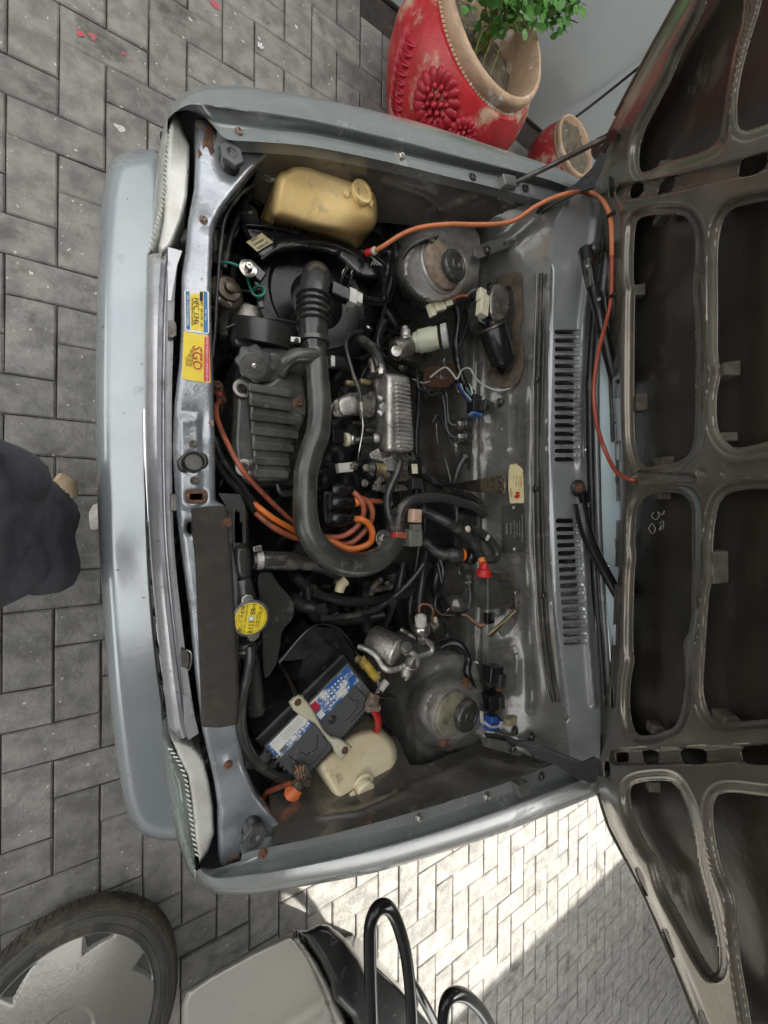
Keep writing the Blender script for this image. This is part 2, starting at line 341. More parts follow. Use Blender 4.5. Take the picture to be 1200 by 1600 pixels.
def rbf(pts):
    """smooth height through (px, py, z) control points"""
    A = np.array(pts, float); s = 100.; X = A[:, :2]/s; n = len(A)
    def kf(r): return np.where(r > 1e-9, r*r*np.log(r+1e-12), 0)
    K = kf(np.linalg.norm(X[:, None]-X[None], axis=-1))+np.eye(n)*1e-3
    Q = np.c_[np.ones(n), X]; m = np.block([[K, Q], [Q.T, np.zeros((3, 3))]])
    w_ = np.linalg.solve(m, np.r_[A[:, 2], 0, 0, 0])
    def f(x, y):
        x = np.asarray(x, float); y = np.asarray(y, float); o = w_[n]+w_[n+1]*x/s+w_[n+2]*y/s
        for i in range(n): o = o+w_[i]*kf(np.hypot(x/s-X[i, 0], y/s-X[i, 1]))
        return o
    return f
def sheet(name, poly, zf, mat, par=None, step=4., holes=(), skirt=None, mapf=None, thick=0, ang=60, **k):
    """grid over the polygon; zf(px, py, sd) = height; edge vertices are snapped onto the outline"""
    a = np.array([(p[0], p[1]) for p in poly]); x0, y0 = a.min(0)-step*1.5; x1, y1 = a.max(0)+step*1.5
    gx = np.arange(x0, x1+step, step); gy = np.arange(y0, y1+step, step); X, Y = np.meshgrid(gx, gy, indexing='ij')
    def SD(X, Y):
        d = sdf(X, Y, poly)
        for h in holes: 
            hb = np.array([(p[0], p[1]) for p in h]); 
            d = np.minimum(d, -sdf(X, Y, h))
        return d
    D = SD(X, Y); Sx, Sy = X.copy(), Y.copy()
    for _ in range(2):
        d = SD(Sx, Sy); gxx = (SD(Sx+.4, Sy)-SD(Sx-.4, Sy))/.8; gyy = (SD(Sx, Sy+.4)-SD(Sx, Sy-.4))/.8
        L = np.hypot(gxx, gyy)+1e-6; m = (D > -.8*step) & (D < .35*step)
        Sx = np.where(m, Sx-d*gxx/L, Sx); Sy = np.where(m, Sy-d*gyy/L, Sy)
    ok = D > -.8*step
    sd = np.maximum(SD(Sx, Sy), 0)
    Z = zf(Sx, Sy, sd)
    W = (mapf or PN)(Sx, Sy, Z)
    idx = -np.ones(X.shape, int); c = ok[:-1, :-1] & ok[1:, :-1] & ok[1:, 1:] & ok[:-1, 1:]
    I, J = np.nonzero(c)
    q = np.stack([I*X.shape[1]+J, (I+1)*X.shape[1]+J, (I+1)*X.shape[1]+J+1, I*X.shape[1]+J+1], 1)[:, ::-1]
    used, inv = np.unique(q, return_inverse=True); q = inv.reshape(q.shape); Vv = W.reshape(-1, 3)[used]
    F_ = q
    if skirt is not None:
        e = np.concatenate([q[:, [i, (i+1) % 4]] for i in range(4)]); key = np.sort(e, 1)
        kk = key[:, 0].astype(np.int64)*10**7+key[:, 1]; u, ix, cnt = np.unique(kk, return_index=True, return_counts=True)
        be = e[ix[cnt == 1]]; bv = np.unique(be); mp = {int(b): len(Vv)+i for i, b in enumerate(bv)}
        low = Vv[bv].copy()
        if callable(skirt): low = skirt(low)
        else: low[:, 2] = skirt
        Vv = np.r_[Vv, low]; sk = np.array([[b, a_, mp[int(a_)], mp[int(b)]] for a_, b in be]); F_ = np.r_[q, sk]
    me = bpy.data.meshes.new(name); me.from_pydata(Vv.tolist(), [], F_.tolist()); me.update(); me.shade_smooth()
    if ang: me.set_sharp_from_angle(angle=math.radians(ang))
    o = link(name, me, par, mat, **k)
    if thick:
        s = o.modifiers.new('s', 'SOLIDIFY'); s.thickness = thick; s.offset = -1
    return o
def dome(z, drop, wpx):
    """flat top at z that rolls down by drop over the outer wpx pixels"""
    def f(X, Y, sd):
        t = np.clip(1-sd/wpx, 0, 1); return (z(X, Y) if callable(z) else z)-drop*(1-np.sqrt(np.maximum(0, 1-t*t)))
    return f
def loft(name, lines, mat, par=None, n=60, close=False, smooth=True, **k):
    """surface through polylines, each a list of (px, py, z) or world points"""
    R = []
    for ln in lines:
        W = catmull([V(p) for p in ln], 8) if len(ln) > 2 else [V(p) for p in ln]
        A = np.array(W); d = np.r_[0, np.cumsum(np.linalg.norm(np.diff(A, axis=0), axis=1))]; s = np.linspace(0, d[-1], n)
        R.append(np.stack([np.interp(s, d, A[:, c]) for c in range(3)], 1))
    R = np.array(R); m = len(R); f = []
    for i in range(m-1 if not close else m):
        for j in range(n-1):
            a = i*n+j; b = ((i+1) % m)*n+j; f.append((a, b, b+1, a+1))
    return mobj(name, R.reshape(-1, 3), f, mat, par, smooth, 35, **k)
TEXTS = []
def text(body, c, size, xdir, ydir, mat, par, name='lettering', align='CENTER', sx=1.):
    TEXTS.append((body, V(c), size, Vector(xdir).normalized(), Vector(ydir).normalized(), mat, par, name, align, sx))
def make_texts():
    tmp = []
    for (body, c, size, xd, yd, mat, par, name, align, sx) in TEXTS:
        cu = bpy.data.curves.new('t', 'FONT'); cu.body = body; cu.size = size; cu.align_x = align; cu.align_y = 'CENTER'; cu.extrude = .00015; cu.resolution_u = 2; cu.space_line = .95
        o = bpy.data.objects.new('t', cu); COL.objects.link(o); tmp.append(o)
    bpy.context.view_layer.update(); dg = bpy.context.evaluated_depsgraph_get()
    for o, (body, c, size, xd, yd, mat, par, name, align, sx) in zip(tmp, TEXTS):
        me = bpy.data.meshes.new_from_object(o.evaluated_get(dg)); zd = xd.cross(yd).normalized(); yd = zd.cross(xd)
        me.transform(Matrix(((xd.x*sx, yd.x, zd.x, c.x), (xd.y*sx, yd.y, zd.y, c.y), (xd.z*sx, yd.z, zd.z, c.z), (0, 0, 0, 1))))
        me.materials.clear(); link(name, me, par, mat)
        cu = o.data; bpy.data.objects.remove(o); bpy.data.curves.remove(cu)
DN = (0, -1, 0); RT = (1, 0, 0); UP = (0, 1, 0); LF = (-1, 0, 0)
# ================================================================ the setting: paving, wall, building
WP = .1155                                              # paver width; length is twice that
rot = math.radians(-.35)
ca, sa = math.cos(rot), math.sin(rot)
O0 = P(92, 62, 0)
def cell(i, j): return Vector((O0.x+(i*ca-j*sa)*WP, O0.y+(i*sa+j*ca)*WP, 0))
g = 40
gnd = mobj('ground', [(-g, -g, -.03), (g, -g, -.03), (g, g, -.03), (-g, g, -.03)], [(0, 1, 2, 3)], 'joint', kind='structure')
pav = mobj('paving', [(-6, -9, -.0075), (9, -9, -.0075), (9, 2.41, -.0075), (-6, 2.41, -.0075)], [(0, 1, 2, 3)], 'joint', kind='structure')
def paver_mesh(nx, ny, seed, gap=.0034):
    rs = random.Random(seed); b = gap/2; c = .0042; x1, y1 = nx*WP, ny*WP; v = []; f = []
    j = lambda: rs.uniform(-.0012, .0012)
    for (ins, z) in ((b, -.03), (b, -.0045), (b+c, 0.)):
        for (x, y) in ((ins, ins), (x1-ins, ins), (x1-ins, y1-ins), (ins, y1-ins)): v.append((x+j(), y+j(), z))
    for k in range(2):
        for i in range(4): a = k*4+i; bb = k*4+(i+1) % 4; f.append((a, bb, bb+4, a+4))
    f.append((8, 9, 10, 11))
    me = bpy.data.meshes.new('paver'); me.from_pydata(v, [], f); me.update(); me.materials.append(MATS['paver']); return me
VAR = {(2, 1): [paver_mesh(2, 1, s) for s in range(5)], (1, 2): [paver_mesh(1, 2, s+9) for s in range(5)]}
def proj(p):
    d = p.x*SP+(CH-p.z)*CP
    if d < .05: return None
    return 600+F*(p.x*CP-(CH-p.z)*SP)/d, 800-F*p.y/d, d
rest_v, rest_f = [], []; allp = []
for i in range(-14, 56):
    for j in range(-75, 22):
        c = (i+j) % 4
        if c == 0: k = (2, 1); o = (i, j)
        elif c == 3: k = (1, 2); o = (i, j-1)
        else: continue
        p = cell(*o)
        if p.x > 6 or p.y > 2.36: continue
        m = cell(o[0]+k[0]/2, o[1]+k[1]/2); q = proj(m)
        if q is None: continue
        inside = -60 < q[0] < 1270 and -90 < q[1] < 1690
        hid = (190 < q[0] < 1000 and 260 < q[1] < 1240) or q[0] > 1130 or (q[0] > 1000 and 200 < q[1] < 1330) or (q[0] > 330 and 1240 <= q[1] < 1300)
        allp.append((inside and not hid, q[2], o, k))
vis = sorted([a for a in allp if a[0]], key=lambda a: a[1])
big = set((a[2], a[3]) for a in vis[:298])
for (_, dd, o, k) in allp:
    p = cell(*o); rs = random.Random(hash(o) & 0xffff)
    top = rs.uniform(-.0022, .0022)
    if p.y+WP*2 > 2.41: continue
    me = rs.choice(VAR[k])
    Mx = Matrix.Translation(p+Vector((0, 0, top))) @ Matrix.Rotation(rot+rs.uniform(-.003, .003), 4, 'Z') @ Matrix.Rotation(rs.uniform(-.010, .010), 4, 'X') @ Matrix.Rotation(rs.uniform(-.006, .006), 4, 'Y')
    if (o, k) in big:
        ob = bpy.data.objects.new('paver', me); COL.objects.link(ob); ob.parent = pav; ob.matrix_local = Mx
    elif -4 < p.x < 4.5 and -6.5 < p.y:
        n0 = len(rest_v); rest_v += [Mx @ v.co for v in me.vertices]; rest_f += [[n0+x for x in q.vertices] for q in me.polygons]
mobj('paver_field', rest_v, rest_f, 'paver', pav, smooth=False, kind='stuff')
# a narrow cut row at the wall's foot is mortar; the wall
WY = 2.41
wl = mobj('boundary_wall', [(x, y, z) for z in (-.02, 2.995) for (x, y) in ((-4, WY), (7, WY), (7, WY+.2), (-4, WY+.2))],
          [(0, 1, 5, 4), (1, 2, 6, 5), (2, 3, 7, 6), (3, 0, 4, 7), (4, 5, 6, 7)], 'wall_paint', smooth=False,
          label='plain pale grey painted wall rising behind the red flower pots', cat='wall')
mobj('skirting_joint', [(x, y, z) for z in (0, .012) for (x, y) in ((-4, WY-.012), (7, WY-.012), (7, WY-.001), (-4, WY-.001))], [(0, 1, 5, 4), (4, 5, 6, 7), (3, 0, 4, 7), (1, 2, 6, 5)], 'joint', wl, smooth=False)
# porch roof over the car: it keeps the bay in shade, an open strip lets the sun reach the paving beside it
RZ = 3.0; shx = RZ/math.tan(SUN_EL); xL = P(448, 1450, 0).x; XF = .12
def slabx(x0, x1, y0, y1, z0=RZ, z1=RZ+.14):
    return [(x, y, z) for z in (z0, z1) for (x, y) in ((x0, y0), (x1, y0), (x1, y1), (x0, y1))]
rv, rf = [], []
for (x0, x1, y0, y1) in ((XF, 8, -1.50, 1.30), (XF, 8, -8, -2.68), (-3.2, XF-.002, -8, -.95), (XF, xL+shx-.085, -2.68, -1.50), (xL+shx-.06, xL+shx, -2.2, -1.50)):  # the forward slab is added to darken the lower-left paving
    n0 = len(rv); rv += slabx(x0, x1, y0, y1); rf += [[n0+q for q in f_] for f_ in ((0, 1, 2, 3), (4, 5, 6, 7), (0, 1, 5, 4), (1, 2, 6, 5), (2, 3, 7, 6), (3, 0, 4, 7))]
mobj('porch_roof', rv, rf, 'building_paint', smooth=False, label='flat porch roof over the car with an open strip beside it', cat='roof')
mobj('shade_wall', [(x, y, z) for z in (0, 2.99) for (x, y) in ((-6, -3.4), (.3, -3.4), (.3, -3.2), (-6, -3.2))], [(0, 1, 5, 4), (1, 2, 6, 5), (2, 3, 7, 6), (3, 0, 4, 7), (4, 5, 6, 7)], 'building_paint', smooth=False, label='plain unseen side wall added to darken the lower left paving', cat='wall')  # unseen wall, added to hold sky light off the lower-left paving
# ---------------------------------------------------------------- marks and fallen bits on the paving
def blotch(px, py, r, mat, seed, name='stain'):
    rs = random.Random(seed); c = P(px, py, .0022); n = 14
    top = [c+Vector((math.cos(2*PI*i/n), math.sin(2*PI*i/n), 0))*r*rs.uniform(.45, 1.1) for i in range(n)]
    mobj(name, [c]+top, [(0, i+1, (i+1) % n+1) for i in range(n)], mat, pav, smooth=False)
for k, (x, y, r, m) in enumerate([(125, 52, .011, 'stain_red'), (145, 57, .014, 'stain_red'), (193, 84, .007, 'stain_red'), (205, 94, .005, 'stain_red'), (338, 8, .02, 'stain_red'),
                                  (190, 202, .012, 'stain_white'), (182, 196, .009, 'stain_white'), (405, 60, .008, 'stain_white'), (365, 160, .006, 'stain_red')]):
    blotch(x, y, r, m, k)
for k, (x, y) in enumerate([(407, 72), (463, 42), (519, 124), (298, 30)]):
    c = P(x, y, .006); v = []; f = []
    for q in range(5 if k < 2 else 3):
        a = q*2*PI/5+k; d = Vector((math.cos(a), math.sin(a), .15)); s = Vector((-math.sin(a), math.cos(a), 0)); n0 = len(v)
        L_ = .014 if k == 0 else .008
        v += [c, c+d*L_*.6+s*L_*.35, c+d*L_, c+d*L_*.6-s*L_*.35]; f.append((n0, n0+1, n0+2, n0+3))
    mobj('fallen_petal', v, f, 'petal', None, False, label=['white fallen blossom on the pavers above the fender, the largest one', 'small white fallen petals near the top of the pavers', 'tiny pale petal on the pavers beside the fender', 'tiny pale petal near the upper left corner of the fender'][k], cat='petal', group='fallen petals on the pavers')
# crumpled paper under the bumper edge
def crumple(c, r, seed, name, mat, **k):
    me = bpy.data.meshes.new(name); bm = bmesh.new(); bmesh.ops.create_icosphere(bm, subdivisions=3, radius=1)
    rs = random.Random(seed); ds = [(Vector((rs.gauss(0, 1), rs.gauss(0, 1), rs.gauss(0, 1))).normalized(), rs.uniform(.55, 1)) for _ in range(16)]
    for v in bm.verts:
        n = v.co.normalized(); s = min([h/max(.05, n.dot(d)) for d, h in ds if n.dot(d) > .2]+[1.2])
        v.co = c+Vector((n.x*r[0]*s, n.y*r[1]*s, n.z*r[2]*s))
    bm.to_mesh(me); bm.free(); return link(name, me, None, mat, **k)
crumple(P(157, 806, .03), (.035, .045, .03), 4, 'crumpled_paper', 'paper', label='crumpled white paper scrap lying under the front bumper edge', cat='paper scrap')

# ================================================================ flower pots
def pot(base, s, label, h=.50, rmax=.30, rrim=.262, soil=True, relief=True):
    t = thing('flower_pot', base, label, 'flower pot', 'red flower pots by the wall')
    prof = [(0, .175), (.015, .19), (.08, .235), (.17, .282), (.25, .30), (.33, .295), (.39, .275), (.425, .25)]
    k = rmax/.30
    lathe('body', base, (0, 0, 1), [(a*s, b*s*k) for a, b in prof]+[(.43*s, .236*s), (.33*s, .225*s)], 'pot_red', t, 64, open_=True)
    R = rrim*s
    lathe('rim', base+Vector((0, 0, .42*s)), (0, 0, 1), [(0, R*.95), (.008*s, R*.99), (.025*s, R*1.02), (.045*s, R*1.03), (.058*s, R*1.015), (.064*s, R*.98), (.062*s, R*.945), (.05*s, R*.92), (.0*s, R*.87), (-.12*s, R*.80), (-.13*s, R*.4)], 'terracotta', t, 64, open_=True)
    # rope moulding under the rim
    v = []; f = []; n = 110 
    for q in range(n):
        a = 2*PI*q/n; c = base+Vector((math.cos(a)*R*1.0, math.sin(a)*R*1.0, .422*s)); rr = .0095*s
        n0 = len(v)
        for (dx, dz) in ((1, 0), (.7, .7), (0, 1), (-.7, .7), (-1, 0), (0, -1)):
            for sgn in (-1, 1):
                aa = a+sgn*.022+dz*.02; v.append(base+Vector((math.cos(aa)*(R*1.0+dx*rr), math.sin(aa)*(R*1.0+dx*rr), .424*s+dz*rr)))
        for e in range(6): x = n0+e*2; y = n0+((e+1) % 6)*2; f.append((x, y, y+1, x+1))
    mobj('rope_moulding', v, f, 'terracotta', t)
    so_ = sheet_disc('soil', base+Vector((0, 0, (.355 if relief else .445)*s)), R*(.84 if relief else .9), 'soil', t, .02*s)
    if relief:
        def surf(a, z, off=0.):           # point on the body at angle a, height z (fraction of the size)
            r = np.interp(z, [p_[0] for p_ in prof], [p_[1] for p_ in prof])*k*s+off*s
            return base+Vector((math.cos(a)*r, math.sin(a)*r, z*s))
        def flower(a0, z0, R0):
            # centre knob, inner ring, petal rings
            def blob(da, dz, rr, hh, el=1., th=0.):
                bm = bmesh.new(); bmesh.ops.create_icosphere(bm, subdivisions=2, radius=1)
                c = surf(a0+da, z0+dz); n = Vector((math.cos(a0+da), math.sin(a0+da), .0)); tx = Vector((-math.sin(a0+da), math.cos(a0+da), 0)); up = Vector((0, 0, 1))
                vv = []; 
                for q in bm.verts:
                    x, y, z = q.co; x2 = x*rr*el; y2 = y*rr
                    X_ = x2*math.cos(th)-y2*math.sin(th); Y_ = x2*math.sin(th)+y2*math.cos(th)
                    vv.append(c+tx*X_*s+up*Y_*s+n*z*hh*s)
                ff = [[q.index for q in p_.verts] for p_ in bm.faces]; bm.free(); return vv, ff
            v, f = [], []
            rm = .29*k
            for (cnt, rad, rr, hh, el) in ((1, 0, .016, .022, 1), (6, .028, .013, .02, 1), (11, .05, .012, .016, 1.2), (17, R0, .022, .013, 1.5)):
                for q in range(cnt):
                    th = 2*PI*q/cnt+cnt; vv, ff = blob(rad*math.cos(th)/rm*(R0/.082), rad*math.sin(th)*(R0/.082), rr*(R0/.082), hh, el, th)
                    n0 = len(v); v += vv; f += [[n0+x for x in y] for y in ff]
            mobj('flower_relief', v, f, 'pot_relief', t)
        def leafr(a0, z0, L_, th):
            v, f = [], []
            n = 10
            for i in range(n+1):
                u = i/n; wd = math.sin(PI*u)**.8*L_*.26
                for j in (-1, -.35, 0, .35, 1):
                    X_ = u*L_; Y_ = j*wd; a = a0+(X_*math.cos(th)-Y_*math.sin(th))/(.29*k); z = z0+X_*math.sin(th)+Y_*math.cos(th)
                    v.append(surf(a, z, (.010 if j == 0 else .014 if abs(j) < .5 else .0)*math.sin(PI*min(1, u+.05))+.001*(-1)**i))
            for i in range(n):
                for j in range(4): x = i*5+j; f.append((x, x+1, x+6, x+5))
            mobj('leaf_relief', v, f, 'pot_relief', t)
        return t, flower, leafr, surf
    return t
def sheet_disc(name, c, r, mat, par, amp):
    v = [c]; f = []; nr, na = 12, 48
    for i in range(1, nr+1):
        for j in range(na):
            a = 2*PI*j/na; q = c+Vector((math.cos(a), math.sin(a), 0))*r*i/nr
            q.z += amp*.6*math.sin(q.x*31+q.y*17)*math.cos(q.y*37)+amp*random.uniform(-.35, .35); v.append(q)
    for j in range(na): f.append((0, 1+j, 1+(j+1) % na))
    for i in range(nr-1):
        for j in range(na):
            a = 1+i*na+j; b = 1+i*na+(j+1) % na; f.append((a, a+na, b+na, b))
    return mobj(name, v, f, mat, par)
pb = Vector((1.155, 1.88, 0))
t1, flower, leafr, surf = pot(pb, 1.04, 'large red flower pot with embossed flowers, peeling paint and a green plant growing in it', relief=True, rmax=.318, rrim=.243)
flower(math.radians(-126), .325, .074); flower(math.radians(-99), .325, .058)
leafr(math.radians(-118), .205, .11, math.radians(12)); leafr(math.radians(-112), .18, .13, math.radians(-10)); leafr(math.radians(-119), .215, .08, math.radians(62)); leafr(math.radians(-100), .20, .09, math.radians(38))
for q in range(9): leafr(math.radians(-148-q*2.2), .13+q*.022, .055, math.radians(150)); leafr(math.radians(-148-q*2.2), .135+q*.022, .055, math.radians(35))
pb2 = P(902, 226, .285); pb2.z = 0
pot(pb2, .585, 'small red flower pot with whitened rim and bare soil, behind the hood hinge', relief=False)
# plant in the large pot
pl = thing('potted_plant', pb+Vector((0, 0, .39)), 'leafy green succulent shrub growing from the large red pot', 'plant')
leafv, leaff, rsp = [], [], random.Random(11)
def leaf(c, d, n, L_):
    s = d.cross(n).normalized(); n0 = len(leafv)
    leafv.extend([c, c+d*L_*.35+s*L_*.28+n*L_*.06, c+d*L_*.8+s*L_*.3+n*L_*.02, c+d*L_, c+d*L_*.8-s*L_*.3+n*L_*.02, c+d*L_*.35-s*L_*.28+n*L_*.06, c+d*L_*.5-n*L_*.03])
    leaff.extend([(n0, n0+1, n0+6), (n0+1, n0+2, n0+6), (n0+2, n0+3, n0+6), (n0+3, n0+4, n0+6), (n0+4, n0+5, n0+6), (n0+5, n0, n0+6)])
root = pb+Vector((.02, .06, .40))
cl_ = [(765, 18, .50), (792, 20, .55), (808, 12, .58), (822, 22, .58), (838, 8, .58), (852, 16, .56), (866, 6, .56), (880, 14, .55), (892, 4, .55), (770, -12, .58), (790, -25, .62), (815, -20, .64), (845, -25, .62), (875, -22, .6), (740, -15, .56), (870, 20, .55), (898, -5, .56)]
for (x, y, z) in cl_:
    e = P(x, y, z); mid = root.lerp(e, .55)+Vector((0, 0, .04))
    tube('stem', [root+Vector((rsp.uniform(-.05, .05), rsp.uniform(-.05, .05), -.02)), mid, e], [.005, .004, .0025], 'stem', pl, 6, 5)
    for q in range(30):
        c = e+Vector((rsp.gauss(0, .03), rsp.gauss(0, .03), rsp.gauss(0, .025)))
        d = Vector((rsp.gauss(0, 1), rsp.gauss(0, 1), rsp.uniform(-.4, 1))).normalized(); n = Vector((rsp.gauss(0, .6), rsp.gauss(0, .6), 1)).normalized()
        leaf(c, d, n, rsp.uniform(.028, .05))
fo = mobj('leaves', leafv, leaff, 'leaf', pl, True, 0, kind='stuff')
for k in range(3):
    c = root+Vector((-.06+.05*k, -.10, 0)); tube('yellow_stalk', [c+Vector((-.02, .10, .14)), c+Vector((-.03, .03, .10)), c+Vector((-.02, -.04, .015))], .003, 'stem', pl, 6, 6)
def PY(px, py, Y):
    u = (px-600)/F; v = (800-py)/F; t = Y/v; return Vector((t*(SP+u*CP), Y, CH-t*(CP-u*SP)))
# thin black cable strung against the wall
tube('black_cable', [PY(898, 184, 2.33), PY(935, 156, 2.36), PY(1012, 94, 2.38), PY(1100, 20, 2.38)], .007, 'tube_black', None, 8, 4, label='thin black cable running from the small pot up behind the hood', cat='cable')

# ================================================================ loose wheel and machine at the bottom of the photograph
wc = P(100, 1632, .17); wc.z = .09; TS, TZ = 1.0, .55
wt = thing('spare_tyre', wc, 'worn car wheel with muddy tread and grey hubcap lying on the pavers', 'wheel')
WR = .305
TP = lambda pr: [(h*TZ, .212+(r-.212)*.66) for h, r in pr]
lathe('tyre', wc, (0, 0, 1), TP([(.012, .20), (.004, .235), (.012, .27), (.035, .295), (.06, .303), (.12, .303), (.145, .295), (.168, .272), (.176, .245), (.174, .222), (.166, .213), (.06, .211), (.012, .2035)]), 'tyre', wt, 96)
lathe('tread_shoulder', wc, (0, 0, 1), TP([(.110, .3035), (.128, .3035), (.143, .2965), (.158, .284), (.163, .279)]), 'tyre_mud', wt, 96)
for k in range(90):
    a = 2*PI*k/90
    def tp(r, z, da): r = .212+(r-.212)*.66; return wc+Vector((math.cos(a+da)*r, math.sin(a+da)*r, z*TZ))
    v = [tp(r, z, da) for (r, z) in ((.2990, .144), (.3055, .126), (.3055, .05), (.300, .05)) for da in (-.027, .027)]
    mobj('tread_block', v, [(0, 1, 3, 2), (2, 3, 5, 4), (4, 5, 7, 6), (0, 2, 4, 6), (1, 7, 5, 3)], 'tyre_mud' , wt)
for rr_, zz in ((.262, .1735), (.232, .1775)): lathe('sidewall_ring', wc, (0, 0, 1), TP([(zz-.004, rr_+.003), (zz, rr_), (zz-.003, rr_-.003)]), 'tyre', wt, 96)
hc = wc+Vector((0, 0, .172*TZ))
v, f = [], []; nr, na = 48, 420
for i in range(nr+1):
    r = .212*TS*i/nr; rr = i/nr
    for j in range(na):
        a = 2*PI*j/na; x = ((a*7/(2*PI)+.22*(rr-.8)/.2) % 1)-.5
        z = .004+.020*(1-rr**2)
        sc_ = float(ss(np.array(.25-abs(x)-(max(0, .97-rr))*1.3), 0, .09))*float(ss(np.array(.975-rr), 0, .02))
        z -= sc_*(.003+.020*(x+.3))
        z -= .005*float(ss(np.array(.32-rr), 0, .015))
        if rr > .985: z -= .006
        v.append(hc+Vector((math.cos(a)*r, math.sin(a)*r, z)))
for i in range(nr):
    for j in range(na):
        a = i*na+j; b_ = i*na+(j+1) % na; f.append((a, a+na, b_+na, b_))
mobj('hubcap', v, f, 'hubcap', wt, True, 30)
wt.rotation_euler = (math.radians(-18), 0, 0)
# machine: silver moulded housing, black collar, black tube handles
mc = P(430, 1620, 0)
mt = thing('cleaning_machine', mc, 'silver plastic machine housing with black collar and black tube loops', 'machine')
body = [(284, 1640), (284, 1572), (292, 1548), (330, 1522), (395, 1486), (455, 1458), (470, 1464), (496, 1500), (520, 1545), (538, 1590), (560, 1640), (560, 1720), (284, 1720)]
zf = lambda X, Y: .52+.06*(X-284)/250
def zbody(X, Y, sd):
    z = dome(lambda a, b: zf(a, b), .03, 9)(X, Y, sd)
    d = segd(X, Y, [(452, 1455), (478, 1492), (505, 1545), (530, 1620), (540, 1720)]); z = z-.008*np.exp(-(d/2.2)**2)
    return z+.012*ss(segd(X, Y, [(400, 1720), (440, 1640), (520, 1590)])*-1+40, 0, 30)
mdown = lambda low: low+np.array([.05, -.16, -.14])
sheet('housing', body, zbody, 'silver_plastic', mt, 3, skirt=mdown)
col = [(455, 1452), (478, 1454), (500, 1443), (516, 1446), (540, 1466), (562, 1496), (578, 1530), (588, 1575), (592, 1640), (565, 1640), (548, 1590), (520, 1562), (516, 1535), (500, 1500), (478, 1466)]
sheet('collar', col, dome(.615, .035, 12), 'plastic_deep', mt, 3, skirt=lambda low: low+np.array([.09, -.32, -.16]))
prism('chassis', [P(x, y, .45) for x, y in ((555, 1515), (590, 1512), (625, 1545), (680, 1610), (700, 1720), (560, 1720))], (.15, -.40, -.44), 'plastic_black', mt, .01)
tube('handle_loop', [(583, 1640, .66), (580, 1560, .66), (578, 1490, .66), (579, 1445, .66), (590, 1420, .66), (606, 1418, .66), (620, 1440, .66), (634, 1490, .66), (642, 1560, .66), (645, 1640, .66)], .0165, 'tube_black', mt, 16)
tube('handle_loop', [(640, 1530, .60), (665, 1570, .57), (700, 1640, .52)], .0135, 'tube_black', mt, 12)
tube('handle_loop', [(692, 1650, .62), (693, 1585, .62), (700, 1560, .62), (716, 1553, .62), (736, 1562, .62), (760, 1592, .62), (790, 1660, .62)], .0175, 'tube_black', mt, 16)

